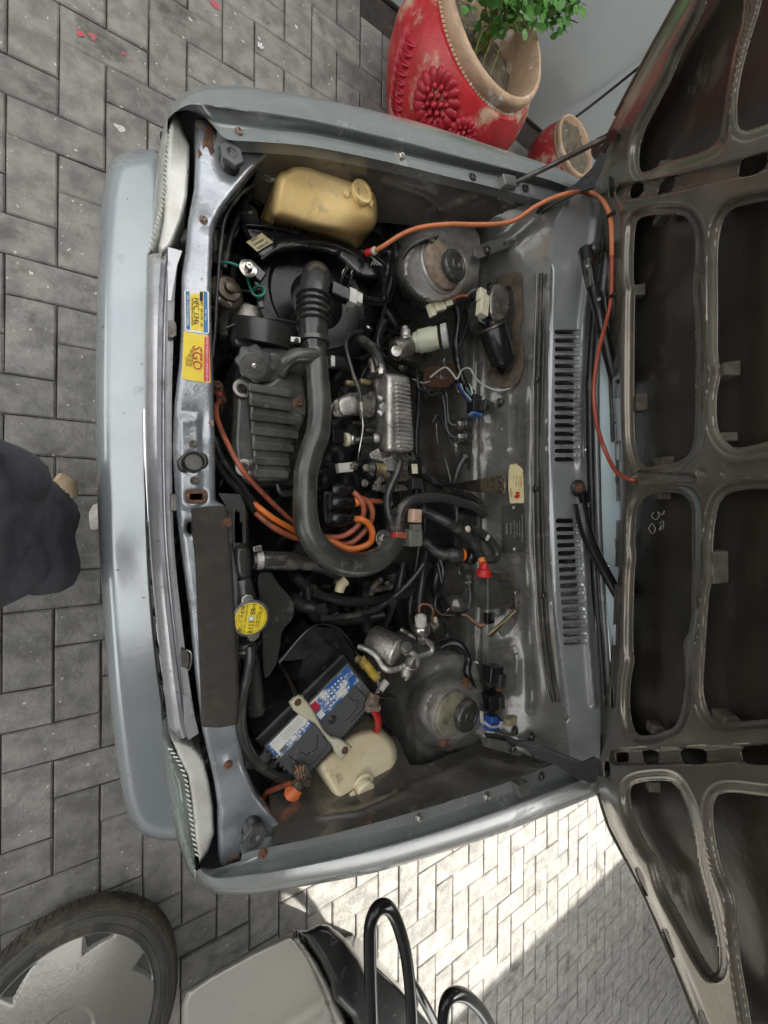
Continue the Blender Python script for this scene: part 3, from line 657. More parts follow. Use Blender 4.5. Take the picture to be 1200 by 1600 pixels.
# ================================================================ the person taking the photograph
def person():
    bm_v = []; bm_e = []; rad = []
    def nd(p, r, par=None):
        bm_v.append(p); rad.append(r); i = len(bm_v)-1
        if par is not None: bm_e.append((par, i))
        return i
    pel = nd((-.43, -.02, .90), (.15, .13)); sp = nd((-.46, -.02, 1.06), (.13, .115), pel); ch = nd((-.47, -.02, 1.26), (.15, .12), sp)
    nk = nd((-.46, -.02, 1.45), (.055, .055), ch); nk2 = nd((-.43, -.02, 1.54), (.055, .055), nk)
    for s in (1, -1):
        y = -.02
        hp = nd((-.40, y+s*.085, .86), (.095, .095), pel); th = nd((-.29, y+s*.085, .70), (.085, .085), hp); kn = nd((-.20, y+s*.078, .53), (.062, .066), th)
        cf = nd((-.36, y+s*.085, .33), (.052, .055), kn); an = nd((-.50, y+s*.09, .10), (.036, .036), cf)
        sh = nd((-.47, y+s*.17, 1.39), (.06, .06), ch); el = nd((-.52, y+s*.25, 1.13), (.045, .045), sh); wr = nd((-.47, y+s*.25, .90), (.028, .028), el); hd = nd((-.45, y+s*.24, .82), (.03, .018), wr)
    me = bpy.data.meshes.new('person'); me.from_pydata(bm_v, bm_e, []); me.update()
    o = link('person', me, None, 'cloth', label='person in dark grey clothes standing at the front bumper', cat='person')
    s = o.modifiers.new('skin', 'SKIN'); s.use_smooth_shade = True
    for i, sv in enumerate(me.skin_vertices[0].data): sv.radius = rad[i]; sv.use_root = (i == 0)
    u = o.modifiers.new('u', 'SUBSURF'); u.levels = 2; u.render_levels = 2
    # cloth draped over thighs and knees
    lathe('head', Vector((-.40, -.02, 1.55)), (0.12, 0, 1), [(0, .055), (.03, .07), (.08, .088), (.13, .095), (.18, .088), (.22, .06), (.235, .02)], 'skin', o, 28, rad=lambda t: 1+.08*math.cos(t))
    lathe('hair', Vector((-.415, -.02, 1.64)), (0.02, 0, 1), [(0, .10), (.06, .104), (.11, .088), (.145, .05), (.155, .01)], 'hair', o, 28)
    for sgn in (1, -1):
        b = Vector((-.44, -.02+sgn*.24, .80)); 
        for q in range(5):
            d = Vector((.012 if q else .035, -sgn*.006, -.075+.004*abs(q-2) if q else -.04)); e = b+Vector((.016*(2-q)*.8, 0, .02 if q == 0 else 0))
            tube('finger', [e, e+d*.6, e+d*1.0+Vector((-.004, -sgn*.012, 0))], [.009, .0085, .006], 'skin', o, 8, 4)
        foot = Vector((-.48, -.02+sgn*.09, 0))
        sheetish = tube('foot', [foot+Vector((-.06, 0, .035)), foot+Vector((.04, 0, .045)), foot+Vector((.12, 0, .03)), foot+Vector((.17, 0, .02))], [.034, .038, .036, .022], 'skin', o, 14, 5)
        prism('sandal', [foot+Vector(p) for p in ((-.10, -.035, .018), (.02, -.045, .018), (.14, -.05, .018), (.195, -.025, .018), (.195, .025, .018), (.14, .05, .018), (.02, .045, .018), (-.10, .035, .018))], (0, 0, -.018), 'sandal', o, .003)
    # loose garment: outline follows the two knees
    out = [(-60, 660), (-20, 690), (15, 714), (50, 731), (85, 752), (108, 772), (121, 790), (126, 806), (122, 822), (117, 838), (121, 858), (126, 876), (125, 896), (115, 914), (95, 925), (60, 931), (36, 928), (10, 944), (-20, 962), (-60, 985)]
    def zg(X, Y, sd):
        return .86-.0030*(X+60)+.045*np.sin(np.clip(sd/34, 0, 1.57))-.0+.012*np.exp(-((Y-806)/20)**2)+.012*np.exp(-((Y-880)/20)**2)+.006*np.sin(Y*.10+X*.06+1.5*np.sin(X*.03))+.004*np.sin(X*.11-Y*.05)
    sheet('garment', out, zg, 'cloth', o, 4, skirt=lambda low: low+np.array([-.05, 0, -.20]))
    tube('shoe_toe', [(88, 748, .10), (103, 757, .09), (112, 775, .075)], [.02, .026, .016], 'sandal', o, 12, 5)
person()

# unseen tower added beyond the bonnet to keep sun off wall and pots
mobj('sun_block_tower', [(x, y, z) for z in (0, 13) for (x, y) in ((5.6, 1.1), (6.6, 1.1), (6.6, 4), (5.6, 4))], [(0, 1, 5, 4), (1, 2, 6, 5), (2, 3, 7, 6), (3, 0, 4, 7), (4, 5, 6, 7)], 'building_paint', smooth=False, label='tall plain unseen tower added to keep the sun off the boundary wall', cat='building')
mobj('added_house_front', [(x, y, z) for z in (0, 2.99) for (x, y) in ((7.2, -9), (7.5, -9), (7.5, 1.0), (7.2, 1.0))], [(0, 1, 5, 4), (1, 2, 6, 5), (2, 3, 7, 6), (3, 0, 4, 7), (4, 5, 6, 7)], 'building_paint', smooth=False, label='plain unseen house front added behind the car to darken the surroundings', cat='building')  # unseen, added to block sky behind the car and make light more directional
# ================================================================ the car: body panels
CARO = P(600, 780, 0); CARO.z = 0
CAR = thing('car', CARO, 'old silver hatchback with its bonnet raised and engine bay open', 'car')
CAR_REF[0] = CAR
def gl(x, y, cx, cy, r): return np.exp(-(((x-cx)**2+(y-cy)**2)/(r*r)))

# ---- dark under-bay
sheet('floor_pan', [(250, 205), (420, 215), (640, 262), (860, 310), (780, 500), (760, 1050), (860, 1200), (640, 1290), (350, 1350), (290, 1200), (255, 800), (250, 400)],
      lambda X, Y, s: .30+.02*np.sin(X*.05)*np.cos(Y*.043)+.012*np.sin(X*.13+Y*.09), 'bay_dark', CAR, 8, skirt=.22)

# ---- front bumper
bp = rnd([(262, 233), (206, 234), (176, 244), (163, 275), (156, 360), (151, 480), (149, 600), (150, 740), (155, 860), (163, 985), (172, 1100), (183, 1190), (195, 1265), (215, 1302), (250, 1314), (300, 1314), (300, 1250), (290, 1100), (268, 900), (262, 700), (262, 400)], 2)
def zb_(X, Y, s):
    t = np.clip(1-s/24, 0, 1); z = .515-.055*(1-np.sqrt(np.maximum(0, 1-t**2.2)))
    return z+.002*np.sin(Y*.013)-.006*gl(X, Y, 225, 870, 55)
sheet('front_bumper', bp, zb_, 'paint_bumper', CAR, 3, skirt=lambda low: np.c_[low[:, 0]+.02, low[:, 1]*.985, np.full(len(low), .24)])
tube('bumper_seam', [(224, 500, .513), (224, 640, .513), (226, 760, .513)], .0011, 'plastic_black', CAR, 6)

# ---- grille under the header panel
gb = [(224, 780), (236, 780), (262, 960), (282, 1130), (290, 1160), (252, 1130), (238, 980), (226, 860)]
grl = slab('grille', [(232, 400), (262, 400), (262, 780), (292, 1160), (262, 1160), (236, 960), (227, 830), (226, 780), (231, 700), (232, 640)], .545, .16, 'plastic_black', CAR, .003)
ys = [(826, 866), (876, 914), (924, 962), (974, 1012), (1024, 1064), (1074, 1112)]
def gx(y): return 231+ (y-826)*.02+((y-826)/290)**2*20
for a, b in ys:
    slab('grille_insert', [(gx(a)+4, a), (gx(a)+11, a+2), (gx(b)+12, b+1), (gx(b)+5, b)], .585, .03, 'chrome', grl, .0015)
    slab('grille_bar', [(gx(b)-1, b-1), (gx(b)+14, b+6), (gx(b)+16, b+10), (gx(b)+1, b+6)], .592, .05, 'plastic_black', grl, .001)
tube('grille_frame', [(gx(y)-1.5, y, .592) for y in (822, 880, 940, 1000, 1060, 1118)], .0022, 'plastic_black', grl, 8)
tube('grille_trim', [(226, 640, .56), (227, 700, .57), (229, 760, .575), (232, 815, .58)], .004, 'chrome', grl, 8)

# ---- header panel above the grille (two rolled rails with a lip)
hdL = [(229, 398), (227, 520), (227, 650), (231, 800), (240, 930), (254, 1060), (266, 1160)]
def off(line, dx, z, dy=0): return [(a[0]+dx, a[1]+dy, z) for a in line]
hd_in = [(284, 390), (276, 430), (272, 520), (269, 640), (270, 780), (275, 880), (288, 1000), (300, 1090), (311, 1146)]
def mix_(A, B, t, z):
    n = 12; a = catmull([Vector((*p[:2], 0)) for p in A], 6); b = catmull([Vector((*p[:2], 0)) for p in B], 6)
    o = []
    for i in range(n+1):
        u = i/n; p = a[min(int(u*(len(a)-1)), len(a)-1)].lerp(b[min(int(u*(len(b)-1)), len(b)-1)], t); o.append((p.x, p.y, z))
    return o
loft('header_panel', [mix_(hdL, hd_in, 0, .56), mix_(hdL, hd_in, 0, .655), mix_(hdL, hd_in, .07, .678), mix_(hdL, hd_in, .22, .692), mix_(hdL, hd_in, .42, .698), mix_(hdL, hd_in, .58, .695), mix_(hdL, hd_in, .64, .682), mix_(hdL, hd_in, .68, .682), mix_(hdL, hd_in, .72, .70), mix_(hdL, hd_in, .98, .715), mix_(hdL, hd_in, 1, .705), mix_(hdL, hd_in, 1.0, .66)], 'paint_header', CAR, 90)
slab('header_tab', [(262, 385), (285, 392), (277, 415), (268, 470), (262, 470)], .722, .003, 'paint_header', CAR, .0008)
slab('header_tab', [(286, 1085), (297, 1092), (311, 1146), (294, 1157), (288, 1130)], .722, .003, 'paint_header', CAR, .0008)
for y, x in ((514, 267), (785, 270), (1030, 287)):
    slab('header_clip', [(x-4, y-14), (x+6, y-13), (x+9, y-6), (x+9, y+10), (x+3, y+14), (x-4, y+12)], .725, .02, 'steel_dark', CAR, .001)
tube('grille_wire_clip', [(288, 1016, .72), (297, 1018, .725), (299, 1030, .725), (296, 1045, .72), (290, 1045, .715)], .0013, 'steel', CAR, 6)

# ---- headlights
def headlight(lens, house, ridge, mat_l, label, zt=.70):
    h = sheet('headlight', lens, dome(zt, .05, 16), mat_l, CAR, 3, skirt=.50, label=label)
    sheet('lamp_housing', house, dome(zt+.014, .012, 5), 'lamp_housing', h, 3, skirt=.6)
    rp_ = [P(x_, y_, zt-.075) for x_, y_ in lens]
    cc_ = sum(rp_, Vector())/len(rp_)
    prism('reflector', [p.lerp(cc_, .12) for p in rp_], (0, 0, -.03), 'chrome', h, .003)
    for i in range(len(ridge)-1):
        a, b = Vector((*ridge[i], 0)), Vector((*ridge[i+1], 0)); n = max(2, int((b-a).length/7))
        for k in range(n):
            p = a.lerp(b, (k+.5)/n); d = (b-a).normalized()
            tube('lens_rib', [(p.x-d.x*2.4-d.y*2, p.y-d.y*2.4+d.x*2, zt+.004), (p.x+d.x*2.4+d.y*3, p.y+d.y*2.4-d.x*3, zt+.009)], .0013, 'lamp_housing', h, 6, 2)
    return h
headlight([(272, 168), (259, 185), (250, 220), (245, 265), (240, 320), (236, 370), (230, 398), (246, 396), (260, 360), (266, 310), (268, 250), (272, 200)],
          [(268, 176), (280, 186), (291, 214), (297, 228), (296, 260), (293, 308), (284, 345), (268, 385), (252, 398), (248, 385), (256, 345), (258, 290), (262, 230)],
          [(268, 195), (262, 232), (257, 290), (253, 325), (240, 365), (234, 390)], 'lens', 'yellowed clear headlight at the upper front corner')
headlight([(254, 1150), (258, 1210), (266, 1262), (276, 1310), (290, 1352), (304, 1378), (314, 1362), (305, 1310), (300, 1258), (292, 1215), (276, 1180), (266, 1152)],
          [(266, 1150), (280, 1158), (302, 1166), (318, 1186), (327, 1222), (333, 1262), (335, 1302), (326, 1330), (312, 1350), (305, 1310), (301, 1258), (294, 1212), (280, 1184)],
          [(264, 1168), (280, 1192), (290, 1216), (296, 1262), (302, 1308), (308, 1340)], 'lens_bottom', 'greenish clear headlight at the lower front corner')

# ---- radiator support (upper tie bar)
rs_poly = [(304, 186), (314, 183), (326, 186), (336, 192), (342, 206), (350, 220), (372, 226), (424, 229), (428, 233), (412, 250), (392, 270), (366, 303), (346, 330), (338, 345), (333, 370), (331, 420), (330, 470), (331, 520), (334, 600), (336, 700), (337, 782), (352, 790), (372, 900), (374, 1040), (372, 1136), (377, 1160), (384, 1200), (402, 1240), (428, 1276), (452, 1298), (474, 1302), (475, 1311), (462, 1316), (440, 1316), (412, 1324), (380, 1334), (378, 1346), (356, 1353), (347, 1358), (343, 1346), (342, 1310), (342, 1268), (336, 1226), (326, 1182), (316, 1140), (304, 1040), (297, 960), (285, 870), (275, 790), (270, 700), (273, 630), (281, 560), (284, 500), (284, 430), (290, 390), (294, 345), (304, 290), (306, 240)]
rsz = rbf([(310, 190, .745), (340, 240, .748), (420, 232, .75), (310, 300, .742), (290, 450, .74), (330, 450, .74), (275, 700, .74), (335, 700, .74), (300, 1000, .74), (370, 1000, .735), (330, 1180, .742), (370, 1180, .742), (350, 1340, .742), (400, 1290, .75), (470, 1308, .748)])
def zr(X, Y, s):
    z = rsz(X, Y)-.016*(1-np.sqrt(np.maximum(0, 1-np.clip(1-s/8, 0, 1)**2)))
    z = z-.010*gl(X, Y, 363, 245, 22)-.012*gl(X, Y, 402, 1297, 26)+.004*gl(X, Y, 318, 345, 16)-.006*gl(X, Y, 315, 660, 25)+.005*gl(X, Y, 362, 1195, 16)
    z = z+.006*ss(segd(X, Y, [(296, 640), (296, 780)]), 20, 12)*ss(Y, 640, 660)
    z = z+.0035*gl(X, Y, 365, 1290, 20)+.003*np.sin(Y*.11+X*.09)*gl(X, Y, 362, 1300, 40)
    return z
circ = lambda cx, cy, r, n=18, ry=None: [(cx+r*math.cos(2*PI*i/n), cy+(ry or r)*math.sin(2*PI*i/n)) for i in range(n)]
RS = sheet('radiator_support', rs_poly, zr, 'paint_worn', CAR, 3, holes=[circ(302, 722, 12), rnd([(295, 770), (318, 770), (318, 782), (295, 782)], 1), circ(298, 825, 6, ry=9)], skirt=lambda low: low-np.array([0, 0, .018]))
rz = lambda x, y: float(zr(np.array(x), np.array(y), np.array(20.)))
lathe('grommet_ring', (302, 722, rz(302, 722)-.004), (0, 0, 1), [(0, .0165), (.007, .0175), (.0085, .0165), (.006, .0145), (-.02, .0140)], 'steel_dark', RS, 28)
lathe('hole_shade', (302, 722, rz(302, 722)-.012), (0, 0, 1), [(0, .015), (.002, .015)], 'bay_dark', RS, 24)  # dark disc stands in for the shade down the hole
for pth in ([(288, 712), (282, 722), (284, 733), (292, 738)], [(312, 708), (319, 714), (321, 724), (317, 732)]):
    tube('sealer_bead', [(x, y, rz(x, y)+.001) for x, y in pth], [.003, .0055, .005, .002], 'rubber_grey', RS, 8)
sheet('hole_frame', cut([(290, 765), (323, 766), (323, 786), (290, 785)]), lambda X, Y, s: rz(302, 770)+.001+.0*X, 'rust', RS, 2, holes=[[(296, 771), (317, 771), (317, 781), (296, 781)]], skirt=lambda low: low-np.array([0, 0, .01]))
for x, y, m in ((302, 694, 'steel_dark'), (304, 751, 'steel_dark'), (318, 343, 'rust_light'), (357, 1195, 'rust'), (375, 201, 'rust_light'), (411, 1338, 'rust')):
    bolt(x, y, rz(x, y)+.001, .0055, m, RS, h=.5)
# rust patches (raised flakes of scale)
def patch(name, pts, z, mat, par, th=.0008, seed=0, rag=.12):
    rr_ = random.Random(seed); q = []
    for i in range(len(pts)):
        a, b = pts[i], pts[(i+1) % len(pts)]
        for t in (0, .33, .66):
            q.append((a[0]+(b[0]-a[0])*t+rr_.uniform(-1.2, 1.2), a[1]+(b[1]-a[1])*t+rr_.uniform(-1.2, 1.2)))
    zf = z if callable(z) else (lambda x, y: z)
    return sheet(name, q, lambda X, Y, s: zf(X, Y)+th*np.minimum(1, s/1.0), mat, par, 1.8)
zrp = lambda X, Y: zr(X, Y, np.full(np.shape(X), 12.))
patch('rust_patch', [(322, 188), (333, 192), (334, 210), (333, 228), (336, 238), (330, 244), (326, 236), (322, 228), (316, 233), (316, 226), (320, 206)], zrp, 'rust', RS, seed=1)
patch('rust_patch', [(305, 188), (316, 187), (315, 194), (307, 200)], zrp, 'rust_light', RS, seed=2)
patch('rust_patch', [(308, 232), (314, 234), (315, 243), (309, 246)], zrp, 'rust', RS, seed=3)
patch('rust_patch', [(337, 198), (345, 200), (347, 212), (339, 212)], zrp, 'rust_light', RS, seed=4)
patch('rust_patch', [(352, 1346), (360, 1338), (374, 1334), (378, 1341), (364, 1346), (353, 1352)], zrp, 'rust_light', RS, seed=5)
patch('rust_patch', [(324, 660), (333, 655), (335, 664), (330, 668)], zrp, 'rust_light', RS, seed=6)
# rubber buffers on threaded stems
for (x, y, dz) in ((357, 263, .03), (392, 1286, .028)):
    z0 = rz(x, y)
    ax = Vector((.0, -.05 if y > 800 else .0, 1)); K_ = KS((x, y, z0)); c0 = P(x, y, z0-.004)
    b_ = lathe('rubber_buffer', c0, ax, [(0, .021*K_), (.003, .022*K_), (.004, .0165*K_)]+[(.006+i*.0024, (.0135+(.0018 if i % 2 else 0))*K_) for i in range(9)]+[(.027, .012*K_)], 'rubber', RS, 28)
    lathe('buffer_head', c0+ax.normalized()*.026, ax, [(0, .0165*K_), (.001, .018*K_), (.009, .018*K_), (.0105, .0165*K_), (.0108, .0085*K_), (.009, .0078*K_), (.006, .004*K_)], 'rubber_head', RS, 6, ang=20)
# stickers on the tie bar
def sticker(name, poly, mat, par, dz=.0012, label=None, zf=None):
    zf = zf or (lambda X, Y: zr(X, Y, np.full(np.shape(X), 14.)))
    return sheet(name, poly, lambda X, Y, s: zf(X, Y)+dz, mat, par, 3.5, label=label)
st = sticker('service_sticker', cut([(287.5, 452), (326.5, 455), (327, 522), (290, 518)]), 'sticker_white', RS, .0010, 'blue and yellow refrigerant service sticker')
sticker('sticker_field', [(290, 455), (296, 455), (297, 516), (291, 514)], 'sticker_blue', RS, .0014)
sticker('sticker_field', [(297, 459), (311, 459), (311, 516), (298, 515)], 'sticker_yellow', RS, .0014)
sticker('sticker_field', [(311.6, 455), (318, 455), (318, 519), (311.6, 517)], 'sticker_yellow', RS, .0014)
sticker('sticker_field', [(318.2, 455), (324, 456), (325, 520), (318.2, 519)], 'sticker_blue', RS, .0014)
sticker('sticker_field', [(312, 456), (317, 456), (317, 470), (312, 470)], 'ink', RS, .0017)
zt_ = lambda x, y, d=.0022: (x, y, rz(x, y)+d)
text('HFC 134a', zt_(306.5, 486), .0125, DN, RT, 'ink', st, sx=.95)
text('AIR CONDITIONING', zt_(293.5, 485), .0062, DN, RT, 'sticker_white', st, sx=.95)
text('SYSTEM SERVICE  CHARGE', zt_(300.5, 487), .0042, DN, RT, 'ink', st)
text('DENSO   AIR CON   OIL', zt_(315, 487), .0052, DN, RT, 'ink', st)
text('NO. 134a', zt_(321.5, 492), .005, DN, RT, 'sticker_white', st)
st2 = sticker('warranty_sticker', cut([(287, 518), (327, 525), (329, 599), (284, 592)], 2), 'sticker_yellow', RS, .0010, 'yellow and red warranty sticker')
sticker('sticker_field', [(319.5, 526), (327, 526), (327.6, 596), (318.5, 596)], 'sticker_red', RS, .0014)
text('SGO', zt_(307.5, 559), .021, DN, RT, 'ink_red', st2, sx=1.05)
text('ALWAYS USE', zt_(314.8, 560), .0055, DN, RT, 'ink_red', st2)
text('TO AVOID WARRANTY DAMAGE USE ONLY', zt_(323.3, 561), .0054, DN, RT, 'sticker_white', st2, sx=.92)
for i, s_ in enumerate(('GENUINE PARTS', 'SERVICE CENTRE', 'TEL. 042 575', 'LAHORE')):
    text(s_, zt_(301-i*3.2, 556+i*3), .0042, DN, RT, 'ink_brown', st2)

# ---- foam strip glued over the radiator
fz = lambda X, Y, s: .752+.004*np.sin(Y*.02)-.008*(1-np.sqrt(np.maximum(0, 1-np.clip(1-s/5, 0, 1)**2)))
sheet('foam_strip', [(299, 796), (322, 791), (352, 790), (357, 800), (361, 850), (366, 930), (371, 1020), (374, 1080), (372, 1132), (344, 1137), (316, 1136), (313, 1060), (309, 960), (305, 880), (300, 830)], fz, 'foam', CAR, 3, skirt=.73)

# ---- fenders: outer skin, crease, gutter, ledge, lip
def fender(name, outer, crease, gut, ledge_o, ledge_i, z, label):
    zs = lambda ln, d: [(p[0], p[1], z(p[0])+d) for p in ln]
    O = [P(p[0], p[1], z(p[0])-.055) for p in outer]
    sgn = 1 if O[len(O)//2].y > 0 else -1
    low = [p+Vector((0, -.012*sgn, -.40)) for p in O]
    midl = [p+Vector((0, .004*sgn, -.10)) for p in O]
    bulge = []
    n = len(outer)
    def at(line, u):
        a = catmull([Vector((p[0], p[1], 0)) for p in line], 8); return a[min(int(round(u*(len(a)-1))), len(a)-1)]
    m1 = []; m2 = []; m0 = []
    for i in range(24):
        u = i/23; a = at(outer, u); b = at(crease, u)
        m0.append((a.x+(b.x-a.x)*.16, a.y+(b.y-a.y)*.16, z(a.x)-.022)); m1.append((a.x+(b.x-a.x)*.5, a.y+(b.y-a.y)*.5, z(a.x)-.003)); m2.append((a.x+(b.x-a.x)*.93, a.y+(b.y-a.y)*.93, z(a.x)+.004))
    return loft(name, [low, midl, O, m0, m1, m2, zs(crease, .002), zs(crease, -.004), zs(gut, -.020), zs(ledge_o, -.021), zs(ledge_o, -.012), zs(ledge_i, -.010), zs(ledge_i, -.016), [P(p[0], p[1], z(p[0])-.016)+Vector((0, 0, -.025)) for p in ledge_i]], 'paint', CAR, 150, label=label)
zF = lambda x: .775+(x-270)/650*.115
outT = [(262, 186), (268, 165), (285, 147), (308, 136), (345, 132), (400, 137), (480, 150), (560, 167), (640, 187), (700, 205), (760, 225), (820, 245), (870, 262), (915, 283), (970, 300)]
creT = [(272, 176), (284, 168), (298, 163), (315, 164), (345, 168), (400, 176), (480, 189), (560, 207), (640, 226), (700, 242), (760, 257), (820, 272), (865, 285), (905, 300), (965, 318)]
gutT = [(290, 172), (300, 170), (312, 176), (326, 186), (350, 194), (410, 198), (480, 205), (560, 221), (640, 240), (700, 254), (760, 268), (820, 282), (860, 293), (890, 302), (955, 322)]
leoT = [(318, 180), (322, 184), (330, 192), (340, 197), (356, 200), (410, 203), (480, 209), (560, 225), (640, 244), (700, 258), (760, 272), (820, 286), (850, 294), (880, 303), (950, 326)]
leiT = [(340, 204), (342, 207), (345, 211), (350, 215), (362, 219), (410, 222), (480, 228), (560, 243), (640, 261), (700, 276), (760, 290), (810, 303), (832, 309), (852, 314), (945, 340)]
fender('fender', outT, creT, gutT, leoT, leiT, zF, 'silver front fender along the upper edge of the bay')
outB = [(306, 1362), (314, 1380), (325, 1391), (342, 1397), (385, 1398), (430, 1392), (520, 1377), (600, 1360), (700, 1330), (800, 1296), (870, 1268), (935, 1242), (985, 1222)]
creB = [(313, 1357), (320, 1364), (330, 1369), (345, 1371), (385, 1366), (430, 1360), (520, 1342), (600, 1322), (700, 1293), (800, 1258), (870, 1232), (920, 1213), (975, 1192)]
gutB = [(335, 1358), (345, 1359), (358, 1359), (372, 1352), (395, 1347), (430, 1341), (520, 1323), (600, 1304), (700, 1276), (800, 1243), (870, 1220), (905, 1209), (965, 1188)]
leoB = [(376, 1345), (378, 1344), (382, 1343), (388, 1341), (400, 1339), (430, 1334), (520, 1317), (600, 1299), (700, 1271), (800, 1238), (860, 1218), (890, 1208), (955, 1184)]
leiB = [(378, 1336), (380, 1335), (384, 1333), (390, 1331), (402, 1328), (430, 1322), (520, 1302), (600, 1281), (700, 1252), (780, 1226), (820, 1212), (860, 1196), (950, 1170)]
zG = lambda x: .775+(x-300)/620*.115
fender('fender', outB, creB, gutB, leoB, leiB, zG, 'grey front fender along the lower edge of the bay')
for x, y, m in ((374, 207, 'rust_light'), (627, 246, 'steel'), (738, 278, 'steel_dark'), (800, 292, 'steel_dark'), (820, 296, 'steel_dark'), (411, 1334, 'rust'), (655, 1277, 'steel'), (845, 1212, 'steel_dark'), (760, 1244, 'steel')):
    bolt(x, y, zF(x)-.012, .0062, m, CAR, h=.45)
# rust at the nose of the upper fender, hood bump stops
slab('fender_clip', [(786, 270), (806, 274), (808, 291), (790, 288)], zF(796)+.004, .03, 'bay_light', CAR, .002)
slab('fender_clip', [(809, 1228), (826, 1222), (830, 1240), (813, 1247)], zF(820)+.006, .03, 'bay_light', CAR, .002)

# ---- inner fenders
def wallz(lip, zf, out):                         # height at which the line of sight meets the upright apron below the lip
    lx = np.array([p[0] for p in lip], float); ly = np.array([abs(P(p[0], p[1], zf(p[0])).y)+out for p in lip])
    def f(X, Y):
        u = (X-600)/F; v = np.maximum(np.abs(800-Y)/F, .3)
        return np.minimum(CH-np.interp(X, lx, ly)/v*(CP-u*SP), .86)
    return f
zT = wallz(leiT, zF, .030); zB = wallz(leiB, zG, .006)
sheet('inner_fender', [(415, 224), (480, 229), (560, 244), (640, 262), (700, 277), (760, 291), (852, 315), (800, 345), (745, 372), (690, 362), (640, 352), (600, 348), (520, 345), (440, 335), (396, 310), (400, 248)],
      lambda X, Y, s: zT(X, Y)+.006*np.exp(-(segd(X, Y, [(690, 330), (760, 300), (800, 322)])/6)**2)+.004*np.exp(-(segd(X, Y, [(600, 285), (660, 305), (700, 335)])/5)**2)-.008*gl(X, Y, 750, 303, 12), 'bay_paint', CAR, 4)
sheet('inner_fender', [(428, 1318), (420, 1240), (440, 1165), (620, 1150), (640, 1195), (660, 1196), (700, 1180), (760, 1155), (810, 1165), (870, 1194), (820, 1213), (780, 1227), (700, 1253), (600, 1282), (520, 1303), (470, 1314)],
      lambda X, Y, s: zB(X, Y)-.010*gl(X, Y, 700, 1232, 25)+.006*np.exp(-(segd(X, Y, [(622, 1235), (690, 1210), (745, 1180), (800, 1195), (850, 1200)])/5)**2)+.008*ss(segd(X, Y, [(665, 1262), (690, 1250)]), 12, 6)+.006*np.exp(-(segd(X, Y, [(500, 1275), (560, 1268), (640, 1235)])/5)**2), 'bay_paint', CAR, 4)
for x, y in ((640, 278), ):
    box('panel_clip', (x+7, y-1, .765), (.022, .024, .012), 'brass', CAR, 8); box('panel_clip', (x+9, y+6, .765), (.014, .010, .018), 'brass', CAR, 8)

# ---- firewall (upper bulkhead face), bulkhead below it, cowl
zW = rbf([(735, 380, .66), (735, 600, .64), (735, 800, .64), (735, 1000, .65), (745, 1130, .70), (790, 400, .76), (790, 600, .745), (790, 800, .745), (790, 1000, .75), (800, 1150, .79), (845, 450, .855), (840, 700, .85), (845, 900, .85), (860, 1080, .86), (870, 340, .87), (885, 1190, .88), (760, 345, .75), (820, 330, .83), (840, 1190, .84), (760, 1165, .74)])
def zfw(X, Y, s):
    z = zW(X, Y)
    z = z+.007*np.exp(-(segd(X, Y, [(741, 400), (738, 640), (741, 900), (744, 1040)])/4)**2)+.005*np.exp(-(segd(X, Y, [(752, 420), (750, 640), (753, 900), (755, 1040)])/3)**2)
    z = z+.009*np.exp(-(segd(X, Y, [(826, 560), (822, 640), (820, 820), (826, 960), (832, 1090), (830, 1110)])/5)**2)
    z = z-.006*ss(segd(X, Y, [(790, 570), (803, 585), (803, 700)]), 9, 5)*(X < 812)
    z = z-.007*gl(X, Y, 800, 1060, 0.1)+.006*np.exp(-((segd(X, Y, [(770, 1010), (800, 1005), (808, 1030), (806, 1080)])-0)/4)**2)
    z = z-.012*(gl(X, Y, 770, 660, 13)+gl(X, Y, 770, 700, 16)+.6*gl(X, Y, 784, 622, 10))
    z = z+.010*np.exp(-(segd(X, Y, [(760, 392), (800, 372), (832, 345)])/9)**2)+.008*np.exp(-(segd(X, Y, [(760, 1178), (800, 1165), (845, 1185)])/8)**2)
    return z+.0015*np.sin(Y*.05)*np.cos(X*.07)
fw_poly = [(728, 372), (745, 350), (800, 326), (858, 308), (885, 300), (895, 306), (880, 330), (868, 370), (860, 430), (856, 560), (855, 700), (858, 850), (864, 960), (874, 1060), (884, 1130), (892, 1195), (860, 1196), (800, 1170), (755, 1160), (738, 1100), (728, 1040), (726, 900), (724, 700), (724, 500)]
FWH = rnd([(760, 445), (775, 432), (800, 434), (810, 460), (812, 520), (808, 570), (796, 588), (774, 584), (760, 560), (750, 520), (752, 470)], 2)
FW = sheet('firewall', fw_poly, zfw, 'bay_light', CAR, 4, holes=[FWH], skirt=lambda low: low-np.array([-.01, 0, .05]))
fz_ = lambda x, y, d=0.: float(zfw(np.array(float(x)), np.array(float(y)), np.array(20.)))+d
zL = rbf([(600, 500, .36), (640, 560, .42), (640, 700, .42), (640, 900, .40), (640, 1020, .44), (730, 500, .64), (728, 700, .63), (728, 900, .63), (732, 1040, .64), (690, 600, .52), (690, 800, .52), (690, 980, .54), (735, 400, .66)])
def zlo(X, Y, s):
    z = zL(X, Y)+.012*ss(segd(X, Y, [(690, 690), (700, 730)]), 26, 14)-.010*gl(X, Y, 705, 720, 12)
    z = z+.010*ss(segd(X, Y, [(690, 905), (712, 905)]), 24, 16)-.014*ss(segd(X, Y, [(695, 970), (720, 970)]), 20, 12)
    return z+.006*np.exp(-(segd(X, Y, [(672, 905), (672, 980)])/3)**2)+.005*np.exp(-(segd(X, Y, [(672, 905), (735, 912)])/3)**2)
sheet('bulkhead', [(600, 490), (660, 470), (730, 400), (740, 500), (738, 700), (740, 900), (748, 1070), (690, 1050), (640, 1050), (610, 1000), (610, 700)], zlo, 'bay_paint', CAR, 5, skirt=.25)
